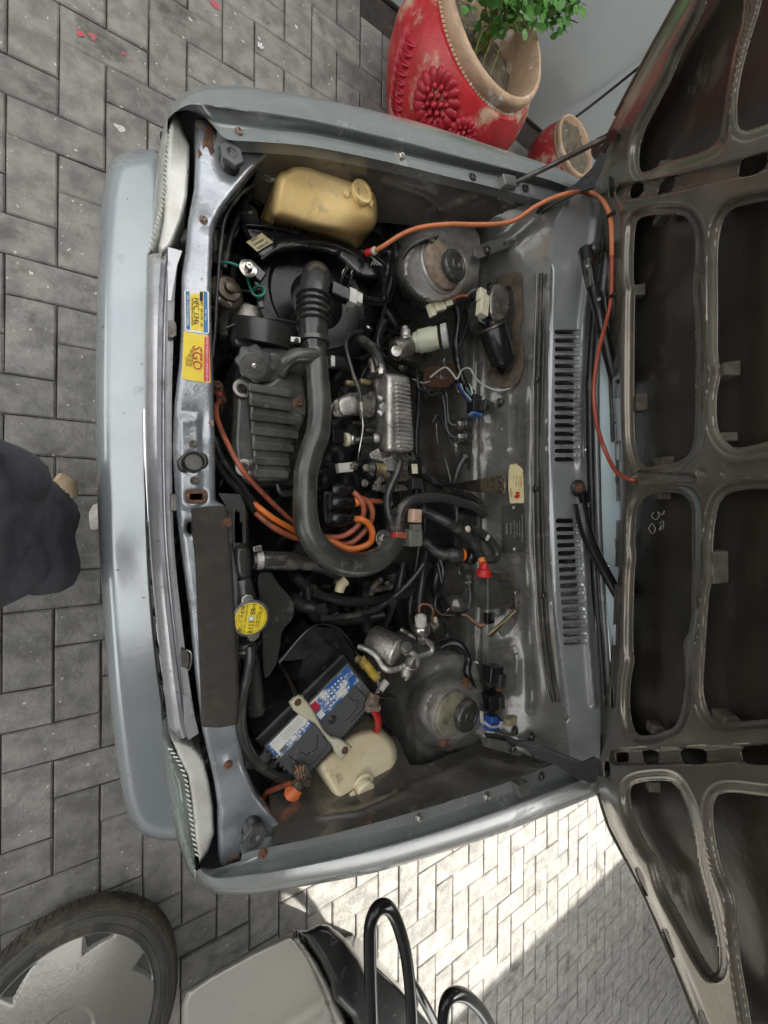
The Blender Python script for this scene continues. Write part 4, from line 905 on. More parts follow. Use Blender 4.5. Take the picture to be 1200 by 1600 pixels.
fz2 = lambda x, y, d=0.: float(zlo(np.array(float(x)), np.array(float(y)), np.array(20.)))+d

zC = rbf([(862, 420, .872), (858, 700, .872), (868, 1000, .872), (900, 400, .905), (905, 700, .905), (915, 1000, .905), (940, 400, .925), (938, 700, .925), (946, 1000, .925), (890, 310, .89), (895, 1195, .89), (940, 320, .915), (930, 1190, .915)])
slots = []
for i in range(16):
    y = 519+i*13.25; slots.append(capsule(869.5, 903.5, y, y, 4.2))
for i in range(16):
    u = i/15; y = 814+i*12.7; sk = -3*u; x0 = 867+13*u
    slots.append(capsule(x0+4, x0+35, y, y+sk*.8, 4.2))
def zco(X, Y, s):
    z = zC(X, Y)-.010*ss(segd(X, Y, [(853, 420), (850, 700), (858, 960), (878, 1120)]), 12, 4)+.006*np.exp(-(segd(X, Y, [(866, 330), (857, 430), (856, 700), (862, 960), (880, 1120)])/3)**2)
    re = segd(X, Y, [(932, 345), (925, 400), (912, 500), (905, 640), (909, 820), (920, 1000), (928, 1100)]); return z-.005*gl(X, Y, 903, 762, 22)+.010*np.exp(-(re/6)**2)*(1-gl(X, Y, 903, 762, 30))
cw = [(893, 303), (915, 304), (935, 312), (944, 345), (934, 400), (922, 500), (915, 600), (916, 700), (919, 820), (924, 920), (931, 1010), (938, 1100), (938, 1190), (915, 1225), (893, 1200), (884, 1130), (876, 1080), (866, 980), (860, 880), (856, 760), (855, 640), (858, 500), (862, 420), (872, 350), (882, 318)]
CW = sheet('cowl_panel', cw, zco, 'cowl_paint', CAR, 2.2, holes=slots, skirt=lambda low: low-np.array([0, 0, .02]))
cz = lambda x, y, d=0.: float(zco(np.array(float(x)), np.array(float(y)), np.array(20.)))+d
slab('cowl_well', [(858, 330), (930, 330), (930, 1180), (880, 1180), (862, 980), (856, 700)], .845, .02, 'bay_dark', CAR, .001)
for i, s_ in enumerate(slots):                                # bright rolled rims of the slots
    tube('slot_rim', [(x, y, cz(x, y, .0003)) for x, y in s_+[s_[0]]], .0014, 'paint', CW, 6, 1)
# rubber seal along the firewall's top, in two runs of channel
wsl = [(846, 428), (843, 520), (840, 640), (840, 760), (843, 880), (849, 980), (858, 1050), (866, 1096)]
tube('bonnet_seal', [(x, y, fz_(x, y, .006)) for x, y in wsl], .0034, 'seal_brown', CAR, 12)
tube('seal_channel', [(x-7, y, fz_(x-7, y, .003)) for x, y in wsl], .0020, 'bay_light', CAR, 8)
tube('seal_channel', [(x+7, y, fz_(x+7, y, .004)) for x, y in wsl], .0018, 'rubber_grey', CAR, 8)
for x, y in ((838, 594), (836, 764), (848, 930)): bolt(x, y, fz_(x, y, .012), .005, 'steel_dark', CAR)

# ---- windscreen and its gasket
gk = [(946, 345), (939, 400), (928, 500), (922, 600), (923, 700), (926, 820), (931, 920), (938, 1010), (944, 1100), (946, 1170)]
tube('windscreen_gasket', [(x, y, cz(min(x, 944), y, .010)) for x, y in gk], .0040, 'rubber', CAR, 10)
tube('windscreen_gasket', [(x+9, y, cz(925, y, .014)) for x, y in gk], .0045, 'paint', CAR, 10)
g0 = [P(x+15, y, cz(930, y, .014)) for x, y in gk]
g1 = [p+Vector((.55, 0, .36)) for p in g0]; g1 = [Vector((p.x, p.y*.84, p.z)) for p in g1]
loft('windscreen', [g0, [a.lerp(b, .5)+Vector((-.02, 0, .03)) for a, b in zip(g0, g1)], g1], 'glass_sky_tint', CAR, 40)
dz = [p+Vector((.06, 0, -.05)) for p in g0]; dz1 = [p+Vector((.5, 0, 0)) for p in dz]
loft('dashboard', [dz, dz1], 'plastic_cover', CAR, 20)
for sy in (1, -1):                                           # windscreen pillars and the roof's front edge
    a = g0[0 if sy > 0 else -1]; b = g1[0 if sy > 0 else -1]
    tube('windscreen_pillar', [a+Vector((0, sy*.02, 0)), a.lerp(b, .5)+Vector((0, sy*.03, .02)), b+Vector((0, sy*.02, 0))], .028, 'paint_side', CAR, 10)
loft('roof_panel', [g1, [p+Vector((.1, 0, .03)) for p in g1], [p+Vector((.9, 0, .05)) for p in g1], [p+Vector((1.3, 0, 0)) for p in g1]], 'paint_side', CAR, 30)
for sy in (1, -1):
    y0 = g0[0 if sy > 0 else -1].y+sy*.05
    x0 = g0[4].x-.02
    mobj('door', [(x0, y0, .25), (x0+1.2, y0, .25), (x0+1.2, y0, .88), (x0, y0, .88), (x0, y0-sy*.05, .25), (x0+1.2, y0-sy*.05, .25), (x0+1.2, y0-sy*.05, .88), (x0, y0-sy*.05, .88)], [(0, 1, 2, 3), (4, 5, 6, 7), (0, 1, 5, 4), (3, 2, 6, 7), (0, 3, 7, 4), (1, 2, 6, 5)], 'paint_side', CAR, smooth=False, bev=.01)
    yc = y0-sy*.17
    wx = .62
    lathe('front_wheel', Vector((wx, sy*.69, .27)), (0, sy, 0), [(0, .18), (.01, .25), (.05, .27), (.12, .27), (.155, .25), (.16, .18), (.15, .17), (.14, .05)], 'tyre', CAR, 40)

# ---- wipers
def wiper(piv, arm, z, label, par=CAR):
    w_ = tube('wiper_arm', [(x, y, cz(min(x, 940), y, dz_)) for x, y, dz_ in arm], [.0185, .0165, .0145, .0135, .013][:len(arm)], 'plastic_black', par, 8, 5)
    return w_
w1 = wiper(None, [(906, 786, .03), (916, 830, .034), (932, 868, .038), (952, 905, .042), (968, 935, .046)], 0, '')
lathe('pivot_seal', (902, 763, cz(902, 763, 0)), (-.25, 0, 1), [(0, .0245), (.006, .0235), (.01, .018), (.012, .016)], 'rubber', w1, 28)
lathe('pivot_boss', (904, 763, cz(902, 763, .01)), (-.25, 0, 1), [(0, .015), (.012, .014), (.016, .010)], 'rubber_grey', w1, 24)
bolt(905, 762, cz(902, 763, .026), .0075, 'rust', w1)
box('arm_bracket', (913, 780, cz(913, 780, .03)), (.026, .034, .012), 'plastic_black', w1, 18)
box('bracket_pin', (921, 788, cz(921, 788, .038)), (.017, .010, .005), 'alu_dull', w1, 18)
tube('arm_rib', [(907, 790, cz(907, 790, .032)), (926, 845, cz(920, 845, .04)), (951, 905, cz(940, 905, .044))], .003, 'rubber_grey', w1, 6)
bolt(950, 884, cz(940, 884, .046), .0035, 'alu', w1, name='rivet')
w2 = wiper(None, [(914, 392, .035), (922, 430, .04), (936, 490, .042), (948, 545, .044), (962, 600, .046)], 0, '')
lathe('pivot_cap', (915, 400, cz(915, 400, .0)), (-.2, 0, 1), [(0, .019), (.02, .019), (.035, .0175), (.041, .012), (.043, .004)], 'rubber_grey', w2, 28)
box('arm_cover', (922, 428, cz(920, 428, .042)), (.026, .062, .014), 'plastic_cover', w2, 10, bev=.003)
bolt(918, 416, cz(918, 416, .05), .003, 'steel', w2, name='rivet'); bolt(936, 468, cz(936, 468, .054), .003, 'alu', w2, name='rivet')
tube('wiper_blade', [(938, 455, cz(938, 455, .03)), (952, 560, cz(940, 560, .03)), (958, 690, cz(940, 690, .03))], .006, 'rubber', w2, 8)

# ================================================================ the raised bonnet
HX, HZ = 1.075, .945
HD = Vector((-.678, 0, .755)); HD.normalize(); HN = Vector((-HD.z, 0, HD.x)); HN = HN if HN.x < 0 else -HN     # HN points at the camera side
HO = Vector((HX, 0, HZ))
def HPn(X, Y, h):
    u = (X-600)/F; v = (800-Y)/F
    rx = SP+u*CP; ry = v; rz_ = -CP+u*SP
    t = (h-((0-HO.x)*HN.x+(CH-HO.z)*HN.z))/(rx*HN.x+rz_*HN.z)
    return np.stack([rx*t, ry*t, CH+rz_*t], -1)
def HP(x, y, h=0.):
    return Vector([float(q) for q in HPn(np.array(float(x)), np.array(float(y)), np.array(float(h)))])
hood = [(1068, -12), (1040, 38), (1012, 88), (985, 138), (964, 178), (950, 205), (944, 228), (938, 250), (926, 282), (925, 300), (934, 340), (942, 410), (950, 500), (957, 600), (961, 700), (963, 800), (961, 900), (957, 990), (950, 1080), (940, 1150), (926, 1188), (926, 1212), (936, 1240), (952, 1290), (975, 1335), (1003, 1388), (1032, 1452), (1062, 1522), (1098, 1612), (1330, 1800), (1330, -200)]
cA = rnd([(992, 345), (1012, 336), (1060, 334), (1076, 342), (1086, 365), (1087, 400), (1081, 455), (1087, 500), (1087, 600), (1086, 670), (1080, 706), (1060, 722), (1030, 726), (1010, 732), (998, 718), (991, 690), (990, 640), (990, 600), (991, 470), (993, 450), (989, 440), (989, 400)], 2)
cB = rnd([(1120, 392), (1126, 348), (1142, 326), (1172, 318), (1240, 306), (1330, 296), (1330, 660), (1240, 678), (1200, 690), (1150, 702), (1132, 690), (1119, 668), (1118, 620), (1127, 580), (1120, 560), (1121, 480)], 2)
cC = rnd([(993, 800), (1004, 778), (1026, 770), (1060, 769), (1076, 780), (1082, 800), (1081, 900), (1080, 980), (1066, 1005), (1071, 1040), (1068, 1090), (1058, 1134), (1030, 1146), (1000, 1151), (990, 1140), (983, 1110), (985, 1060), (991, 1035), (988, 1010), (990, 900), (994, 870), (991, 850)], 2)
cD = rnd([(1120, 790), (1136, 770), (1166, 764), (1200, 764), (1330, 764), (1330, 1112), (1220, 1122), (1150, 1128), (1120, 1130), (1104, 1110), (1097, 1080), (1100, 1030), (1106, 930), (1114, 900), (1112, 850)], 2)
cE = rnd([(1004, 272), (998, 262), (998, 235), (1006, 205), (1022, 175), (1045, 132), (1055, 110), (1066, 80), (1092, 34), (1120, -40), (1162, -40), (1160, 30), (1148, 70), (1138, 120), (1130, 170), (1126, 212), (1110, 232), (1075, 245), (1050, 250)], 2)
cF = rnd([(1152, 200), (1150, 160), (1158, 110), (1172, 60), (1188, 10), (1200, -60), (1330, -80), (1330, 170), (1240, 184), (1190, 196), (1166, 206)], 2)
cG = rnd([(986, 1226), (1010, 1220), (1046, 1219), (1060, 1232), (1072, 1258), (1084, 1300), (1090, 1350), (1104, 1400), (1120, 1470), (1123, 1508), (1117, 1524), (1100, 1500), (1066, 1436), (1040, 1390), (1028, 1340), (1014, 1326), (1000, 1300), (988, 1270), (983, 1245)], 2)
cH = rnd([(1112, 1262), (1120, 1242), (1140, 1237), (1200, 1245), (1330, 1254), (1330, 1780), (1188, 1700), (1172, 1590), (1156, 1500), (1150, 1450), (1148, 1400), (1128, 1360), (1116, 1310)], 2)
hs = [rnd(q, 1) for q in ([(983, 301), (988, 288), (1006, 287), (1005, 302), (987, 312)], [(1027, 303), (1030, 287), (1052, 275), (1055, 282), (1049, 298), (1030, 303)], [(1152, 278), (1156, 254), (1172, 246), (1199, 238), (1199, 258), (1180, 274)],
                           [(961, 1176), (981, 1175), (982, 1190), (963, 1192)], [(1001, 1172), (1029, 1173), (1030, 1190), (1006, 1193)], [(1060, 1170), (1103, 1171), (1106, 1183), (1100, 1193), (1066, 1192)], [(1155, 1168), (1200, 1163), (1240, 1160), (1240, 1190), (1200, 1196), (1162, 1194)])]
ov = [circ(955, 292, 5, 12, 17), circ(962, 510, 2.6, 12, 24), circ(965, 607, 2.8, 12, 24), circ(965, 706, 2.8, 12, 24), circ(965, 798, 2.8, 12, 24), circ(963, 898, 2.8, 12, 23), circ(960, 993, 3, 12, 23), circ(957, 1088, 3.5, 12, 22), circ(948, 1201, 4.5, 12, 15),
      circ(992, 750, 3.2, 10, 10)]
hl = [rnd([(a, b), (a+7, b+6), (a+21, b+48), (a+20, b+56), (a+12, b+44), (a+2, b+12)], 1) for a, b in ((993, 1352), (1034, 1446), (1090, 1572))]
holes = [cA, cB, cC, cD, cE, cF, cG, cH]
def zh(X, Y, s):
    d = np.full(X.shape, 1e9)
    for h in holes: d = np.minimum(d, np.maximum(0, -sdf(X, Y, h)))
    de = np.maximum(0, sdf(X, Y, hood))
    # flange near each opening, then a rounded rib
    r = .0155*ss(d, 2, 19)
    r = r*(.35+.65*ss(de, 3, 16))
    r = r+.006*gl(X, Y, 1096, 742, 16)-.014*gl(X, Y, 1096, 740, 8)
    r = r-.014*ss(segd(X, Y, [(965, 1183), (1060, 1181), (1200, 1176), (1330, 1170)]), 15, 9)-.012*ss(segd(X, Y, [(975, 300), (1050, 288), (1160, 262), (1330, 215)]), 14, 9)
    r = r-.010*ss(segd(X, Y, [(1000, 742), (1060, 748), (1080, 748)]), 9, 5)-.008*ss(segd(X, Y, [(1140, 735), (1200, 730), (1330, 720)]), 14, 8)
    return r
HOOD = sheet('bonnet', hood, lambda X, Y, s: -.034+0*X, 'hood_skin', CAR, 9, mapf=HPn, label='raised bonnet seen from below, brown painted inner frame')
HF = sheet('inner_frame', hood, zh, 'hood_inner', HOOD, 2.6, holes=holes+hs+ov+hl, mapf=HPn)
HF.modifiers.new('s', 'SOLIDIFY').thickness = .0016
# outer skin beyond the frame: the rest of the bonnet up to its front edge
a0 = HP(1325, -150, -.034); a1 = HP(1325, 1750, -.034)
s0 = (a0-HO).dot(HD)
def hw(s, y): return HO+HD*s+HN*-.034+Vector((0, y, 0))
yt = HP(1068, 0).y; yb = HP(1098, 1600).y
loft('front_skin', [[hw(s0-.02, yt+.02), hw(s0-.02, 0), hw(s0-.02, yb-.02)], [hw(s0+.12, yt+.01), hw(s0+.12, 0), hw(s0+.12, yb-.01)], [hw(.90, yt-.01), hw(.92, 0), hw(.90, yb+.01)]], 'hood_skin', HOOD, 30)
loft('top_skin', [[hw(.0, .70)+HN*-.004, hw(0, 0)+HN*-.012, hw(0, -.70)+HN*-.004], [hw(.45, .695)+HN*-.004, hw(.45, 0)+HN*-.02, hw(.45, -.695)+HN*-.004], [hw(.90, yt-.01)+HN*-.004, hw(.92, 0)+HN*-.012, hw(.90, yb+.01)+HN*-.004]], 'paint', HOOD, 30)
# folded hem down each side of the bonnet
sideT = [(1068, -12), (1040, 38), (1012, 88), (985, 138), (964, 178)]
sideB = [(936, 1240), (952, 1290), (975, 1335), (1003, 1388), (1032, 1452), (1062, 1522), (1098, 1612)]
tube('hem', [HP(x-1, y, -.01) for x, y in sideT], .006, 'hood_inner', HOOD, 8); tube('hem', [HP(x-1, y, -.01) for x, y in sideB], .006, 'hood_inner', HOOD, 8)
# glue pads between frame and skin
def pad(x, y, sx_, sy_, seed):
    c = HP(x, y, -.012); v = []; rr_ = random.Random(seed)
    for k in (-1, 1):
        for (a, b) in ((-1, -1), (1, -1), (1, 1), (-1, 1)):
            v.append(c+HD*a*sx_*rr_.uniform(.8, 1.1)+Vector((0, b*sy_*rr_.uniform(.8, 1.1), 0))+HN*k*.012)
    mobj('glue_pad', v, [(0, 1, 2, 3), (4, 7, 6, 5), (0, 4, 5, 1), (1, 5, 6, 2), (2, 6, 7, 3), (3, 7, 4, 0)], 'glue', HOOD, bev=.003)
for i, (x, y, a, b) in enumerate([(1000, 630, .012, .022), (998, 455, .008, .015), (1038, 722, .016, .010), (1034, 342, .014, .008), (1034, 775, .014, .008), (1135, 580, .014, .012), (1120, 885, .012, .028), (1023, 1137, .016, .012), (1134, 1124, .018, .012), (1038, 262, .008, .012), (1020, 1226, .010, .012), (1134, 684, .01, .008), (1112, 730, .004, .004)]):
    pad(x, y, a, b, i)
# white chalk scribble on the skin
for k, pts in enumerate(([(1022, 800), (1018, 806), (1024, 812), (1030, 806), (1028, 800), (1035, 804), (1038, 798)], [(1018, 818), (1014, 826), (1020, 834), (1024, 826), (1019, 818)], [(1030, 818), (1036, 814), (1036, 824), (1030, 828), (1034, 820)])):
    tube('chalk_mark', [HP(x, y, -.0325) for x, y in pts], .0009, 'ink_pale', HOOD, 4, 6)
# hinges: black arms from the firewall ends to the bonnet corners
def strip(name, pts, w_, mat, par, th=.004, **k):
    W = [V(p) for p in pts]; v = []; f = []; n = len(W)
    for i, p in enumerate(W):
        t = (W[min(i+1, n-1)]-W[max(i-1, 0)]).normalized(); up = Vector((0, 0, 1)); s = up.cross(t)
        s = s.normalized() if s.length > 1e-4 else Vector((0, 1, 0)); m = s.cross(t).normalized(); ww = w_[i] if isinstance(w_, list) else w_
        v += [p+s*th-m*ww, p+s*th+m*ww, p-s*th+m*ww, p-s*th-m*ww]
    for i in range(n-1):
        for j in range(4): a = i*4+j; b = i*4+(j+1) % 4; f.append((a, b, b+4, a+4))
    f += [(0, 3, 2, 1), (n*4-4, n*4-3, n*4-2, n*4-1)]
    return mobj(name, v, f, mat, par, True, 35, .001, **k)
def flatarm(name, poly, za, zb_2, mat, par):          # tilted flat arm: height runs from za (left) to zb_2 (right)
    x0 = min(p[0] for p in poly); x1 = max(p[0] for p in poly)
    return prism(name, [P(p[0], p[1], za+(zb_2-za)*(p[0]-x0)/(x1-x0)) for p in poly], (.004, 0, -.006), mat, par, .001)
h1 = flatarm('hinge_arm', [(806, 356), (820, 345), (846, 322), (872, 304), (900, 286), (925, 262), (938, 238), (948, 240), (940, 268), (930, 292), (905, 300), (870, 316), (835, 338), (812, 362)], .80, 1.0, 'plastic_black', CAR)
h2 = flatarm('hinge_arm', [(757, 1147), (775, 1148), (808, 1158), (836, 1160), (880, 1180), (912, 1192), (930, 1184), (940, 1190), (932, 1222), (925, 1225), (900, 1216), (868, 1196), (835, 1184), (824, 1170), (790, 1162), (760, 1155)], .76, 1.0, 'plastic_black', CAR)
slab('hinge_plate', [(742, 384), (828, 356), (836, 358), (828, 372), (818, 378), (748, 404), (742, 400)], fz_(785, 380, .012), .005, 'bay_light', CAR, .0012)
for x, y, r in ((760, 392, .006), (817, 368, .009)): bolt(x, y, fz_(785, 380, .013), r, 'steel_dark', CAR, h=.7)
lathe('plate_hole', (788, 380, fz_(785, 380, .0115)), (0, 0, 1), [(0, .005), (.0012, .005), (.0014, .003)], 'bay_dark', CAR, 14)
slab('hinge_plate', [(754, 1152), (850, 1170), (852, 1186), (838, 1190), (756, 1166)], fz_(800, 1165, .006), .004, 'bay_light', CAR, .001)
for x, y in ((800, 1169), (829, 1151), (834, 1178), (803, 1142)): bolt(x, y, fz_(x, y, .010), .006, 'steel_dark', CAR, h=.6)
# black gas-strut bracket with round eye at the bonnet's upper corner
prism('strut_bracket', [HP(x, y, .03) for x, y in rnd([(922, 240), (926, 222), (934, 214), (945, 210), (958, 200), (966, 205), (963, 218), (950, 226), (940, 244), (930, 252)], 1)], HN*-.005, 'plastic_black', CAR, .001)
lathe('bracket_eye', HP(939, 227, .031), HN, [(0, .0075), (.0015, .0075), (.002, .006)], 'alu_dull', CAR, 18)
rd = tube('prop_rod', [(752, 308, .795), (790, 292, .84), (860, 259, .93), (925, 226, 1.02), (945, 218, 1.04)], .0042, 'steel_dark', CAR, 10, 4)
lathe('rod_grommet', (752, 306, .785), (.5, 0, .8), [(0, .015), (.006, .014), (.01, .009), (.011, .005)], 'rubber', CAR, 20)
# ================================================================ inside the engine bay
# ---- strut towers
zs1 = rbf([(590, 320, .55), (640, 310, .62), (700, 330, .70), (745, 345, .73), (600, 400, .52), (620, 430, .60), (650, 400, .70), (690, 370, .745), (735, 400, .75), (630, 480, .48), (660, 480, .60), (700, 480, .64), (745, 480, .66), (650, 515, .45), (720, 510, .56)])
def ztw(zf, cx, cy, R, top, rim):
    def f(X, Y, s):
        d = np.hypot(X-cx, Y-cy); z = zf(X, Y)
        return z*(1-ss(d, R+rim, R))+top*ss(d, R+rim, R)+.005*np.exp(-((d-R)/3)**2)+.003*np.exp(-((d-R-rim*1.3)/4)**2)
    return f
f1 = ztw(zs1, 682, 420, 48, .765, 24)
TW1 = sheet('strut_tower', rnd([(592, 310), (620, 300), (670, 318), (735, 345), (752, 372), (748, 430), (742, 500), (722, 515), (690, 505), (655, 515), (630, 490), (618, 455), (612, 410), (598, 380), (588, 350)], 1), f1, 'tower_grey', CAR, 3.5, skirt=.28)
zs2 = rbf([(640, 1060, .58), (628, 1120, .56), (626, 1190, .54), (650, 1040, .62), (700, 1030, .68), (745, 1040, .70), (650, 1110, .66), (670, 1090, .72), (690, 1160, .70), (650, 1200, .60), (745, 1150, .71), (720, 1190, .66), (640, 1230, .52)])
f2_ = ztw(zs2, 706, 1112, 40, .775, 30)
def f2(X, Y, s):
    return f2_(X, Y, s)+.006*np.exp(-(segd(X, Y, [(652, 1190), (650, 1120), (668, 1070), (700, 1050)])/4)**2)+.004*np.exp(-(segd(X, Y, [(636, 1215), (634, 1120), (654, 1060), (690, 1038)])/3)**2)
TW2 = sheet('strut_tower', rnd([(628, 1236), (622, 1180), (628, 1110), (642, 1060), (664, 1034), (700, 1022), (738, 1026), (752, 1060), (762, 1110), (758, 1150), (730, 1172), (690, 1196), (655, 1222)], 1), f2, 'tower_grey', CAR, 3.5, skirt=.28)
def mount(cx, cy, z, ringm, ax, R1, px2, py2, R2, par):
    a = Vector(ax).normalized(); c = P(cx, cy, z)
    lathe('mount_collar', c-a*.01, a, [(0, R1*1.14), (.010, R1*1.13), (.013, R1*1.06), (.011, R1*1.0)], 'tower_grey', par, 40)
    lathe('mount_ring', c, a, [(0, R1), (.010, R1*.98), (.013, R1*.9), (.014, R1*.5)], ringm, par, 40)
    k = P(px2, py2, z+.012)
    cp = lathe('dust_cap', k, a, [(0, R2*.9), (.006, R2*1.0), (.016, R2), (.020, R2*.93), (.021, R2*.72), (.0195, R2*.68), (.0195, R2*.40), (.0215, R2*.36), (.0225, R2*.3), (.019, R2*.12)], 'rubber_grey', par, 40)
mount(688, 417, .765, 'rust_light', (.10, .05, 1), .060, 704, 419, .0385, TW1)
mount(703, 1113, .775, 'ring_cream', (.10, -.05, 1), .056, 724, 1115, .0395, TW2)
for x, y in ((671, 377),): bolt(x, y, .775, .006, 'steel_dark', TW1, h=.8)
for x, y, m in ((693, 1157, 'rust'), (727, 1069, 'rust'), (683, 1140, 'rust')): bolt(x, y, .765, .008, m, TW2, h=.7)
strip('tower_strap', [(628, 402, .745), (640, 388, .765), (655, 380, .772), (682, 372, .775)], .012, 'bay_dark', TW1, .002)
tube('seam_sealer', [(612, 300, .66), (606, 340, .60), (618, 390, .62), (620, 430, .60), (606, 470, .55)], .007, 'rubber', CAR, 8)
tube('seam_sealer', [(600, 300, .60), (630, 320, .66), (680, 335, .70), (740, 350, .74), (790, 318, .79), (832, 312, .83)], .0045, 'rubber', CAR, 8)

# ---- deep clutter: engine block, gearbox, shrouds
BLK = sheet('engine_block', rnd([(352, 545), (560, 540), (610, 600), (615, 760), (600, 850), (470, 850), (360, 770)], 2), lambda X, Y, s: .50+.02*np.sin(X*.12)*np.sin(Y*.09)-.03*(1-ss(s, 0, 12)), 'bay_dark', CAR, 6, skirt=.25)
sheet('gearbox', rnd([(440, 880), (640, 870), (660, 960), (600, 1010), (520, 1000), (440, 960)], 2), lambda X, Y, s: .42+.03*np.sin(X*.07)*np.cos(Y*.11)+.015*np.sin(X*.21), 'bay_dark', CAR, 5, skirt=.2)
lathe('alternator', (385, 505, .52), (0, 1, .1), [(-.06, .05), (-.05, .062), (-.02, .066), (.02, .066), (.03, .055)], 'alu_dull', CAR, 28)
for k, (a, b, r, m) in enumerate([((345, 300, .50), (400, 330, .46), .028, 'plastic_black'), ((350, 360, .55), (345, 410, .50), .020, 'plastic_dusty'), ((600, 480, .46), (650, 560, .42), .018, 'rubber'),
        ((520, 930, .5), (520, 1000, .42), .012, 'rubber'), ((570, 900, .48), (572, 1000, .42), .014, 'rubber'), ((465, 925, .50), (510, 945, .48), .013, 'rubber_grey'), ((610, 890, .46), (640, 1000, .40), .02, 'bay_dark')]):
    cyl('unit_body', a, b, r, m, CAR, 16)
rc = random.Random(5)
CL = [[(350, 250), (380, 290), (350, 350), (345, 430)], [(372, 380), (365, 430), (372, 470), (395, 500)], [(600, 500), (590, 540), (620, 570), (660, 590)], [(530, 540), (560, 560), (600, 545), (640, 560)],
      [(650, 560), (655, 620), (650, 700), (660, 760), (665, 830)], [(640, 700), (660, 740), (690, 760)], [(560, 520), (600, 515), (640, 530), (680, 560)], [(460, 900), (500, 930), (560, 940), (640, 925), (670, 880)],
      [(480, 910), (490, 960), (540, 970), (600, 960)], [(655, 850), (648, 900), (640, 960), (650, 1000)], [(668, 850), (660, 900), (655, 960), (664, 1010)], [(630, 880), (620, 930), (600, 980)], [(540, 640), (545, 700), (570, 740), (560, 790)],
      [(525, 560), (530, 600), (560, 640), (580, 700)], [(420, 1220), (440, 1245), (470, 1260), (490, 1290)], [(560, 600), (580, 560), (600, 530), (640, 500)], [(345, 620), (350, 660), (360, 700), (345, 760)], [(690, 870), (680, 920), (700, 960), (720, 980)]]
for c in CL:
    z0 = rc.uniform(.47, .56); tube('hose', [(x, y, z0+rc.uniform(-.02, .02)) for x, y in c], rc.choice([.0035, .005, .007, .009]), rc.choice(['rubber', 'rubber_grey', 'plastic_dusty']), CAR, 8)
for k in range(26):
    x, y = rc.choice([(rc.uniform(510, 600), rc.uniform(610, 760)), (rc.uniform(520, 660), rc.uniform(900, 990)), (rc.uniform(340, 380), rc.uniform(280, 480)), (rc.uniform(600, 660), rc.uniform(490, 590)), (rc.uniform(455, 520), rc.uniform(895, 950))])
    z0 = rc.uniform(.46, .54)
    if k % 3: box('bracket', (x, y, z0), (rc.uniform(.012, .035), rc.uniform(.012, .035), rc.uniform(.01, .03)), rc.choice(['plastic_black', 'steel_dark', 'alu_dull', 'bay_dark']), CAR, rc.uniform(0, 90), (rc.uniform(-20, 20), rc.uniform(-20, 20)))
    else: bolt(x, y, z0+.02, rc.uniform(.005, .009), rc.choice(['steel_dark', 'rust', 'alu_dull']), CAR)

# ---- washer reservoir
wr_p = rnd([(421, 332), (424, 305), (430, 277), (436, 268), (448, 264), (456, 256), (482, 253), (512, 263), (546, 276), (574, 288), (588, 300), (590, 318), (590, 342), (585, 358), (573, 366), (562, 372), (560, 392), (548, 388), (538, 381), (514, 369), (476, 359), (452, 350), (424, 343)], 2)
zr1 = rbf([(430, 300, .725), (500, 270, .742), (570, 300, .745), (580, 345, .72), (500, 330, .72), (430, 340, .695), (560, 380, .64), (540, 370, .685)])
WR_ = sheet('washer_reservoir', wr_p, lambda X, Y, s: dome(zr1, .05, 17)(X, Y, s)-.010*gl(X, Y, 500, 395, 45)-.018*ss(Y-(338+(X-430)*.12), 4, 22)*ss(Y, 330, 350), 'yellow_plastic', CAR, 3, skirt=.50)
lathe('reservoir_cap', (560, 307, .736), (.05, -.02, 1), [(0, .0265), (.003, .0265), (.0032, .0245), (.010, .0255), (.017, .0255), (.020, .0235), (.0205, .0185), (.0175, .0175), (.0175, .003)], 'yellow_plastic', WR_, 36)
box('cap_hinge', (542, 301, .745), (.012, .016, .008), 'yellow_plastic', WR_, -20, bev=.003); box('cap_tab', (579, 317, .744), (.012, .012, .006), 'yellow_plastic', WR_, -20, bev=.002)
text('WASHER', (560, 304, .7545), .008, DN, RT, 'ink_brown', WR_); 
lathe('reservoir_lug', (418, 270, .69), (0, 0, 1), [(0, .019), (.004, .019), (.005, .016)], 'pale_green', WR_, 20); bolt(417, 274, .697, .006, 'steel', CAR)
bolt(441, 251, .70, .006, 'rust_light', CAR)
strip('reservoir_strap', [(410, 262, .692), (425, 270, .69), (432, 275, .69)], .006, 'cream_plastic', WR_, .002)

# ---- air cleaner with its snorkel
ac = P(497, 470, .60)
AC = lathe('air_cleaner', ac-Vector((0, 0, .12)), (0, 0, 1), [(0, .13), (.10, .15), (.105, .158), (.118, .160), (.124, .158), (.127, .150), (.128, .128), (.118, .118), (.116, .07), (.128, .055), (.129, .01)], 'plastic_deep', CAR, 72)
for k in range(14):
    a = math.radians(60+k*14); c = ac+Vector((math.cos(a)*.154, math.sin(a)*.154, .005))
    box('rim_tab', c, (.012, .018, .008), 'plastic_black', AC, math.degrees(a), bev=.002)
SN = sheet('air_snorkel', rnd([(374, 352), (378, 342), (390, 338), (430, 346), (474, 356), (492, 368), (520, 374), (560, 388), (590, 410), (600, 440), (560, 440), (520, 400), (470, 392), (440, 396), (412, 412), (398, 402), (386, 376)], 2),
           lambda X, Y, s: dome(.645, .03, 10)(X, Y, s)+.006*ss(segd(X, Y, [(440, 385), (480, 378), (520, 388)]), 14, 8), 'plastic_black', CAR, 3, skirt=.50)
tube('snorkel_rib', [(384, 352, .648), (430, 356, .650), (470, 366, .652)], .004, 'plastic_black', SN, 8)
tube('snorkel_seam', [(408, 405, .645), (435, 388, .648), (480, 378, .65), (530, 386, .648), (575, 412, .64)], .0035, 'plastic_dusty', SN, 8)
LB = slab('data_label', [(385, 378), (409, 364), (427, 378), (402, 393)], .652, .001, 'sticker_gold', SN, 0)
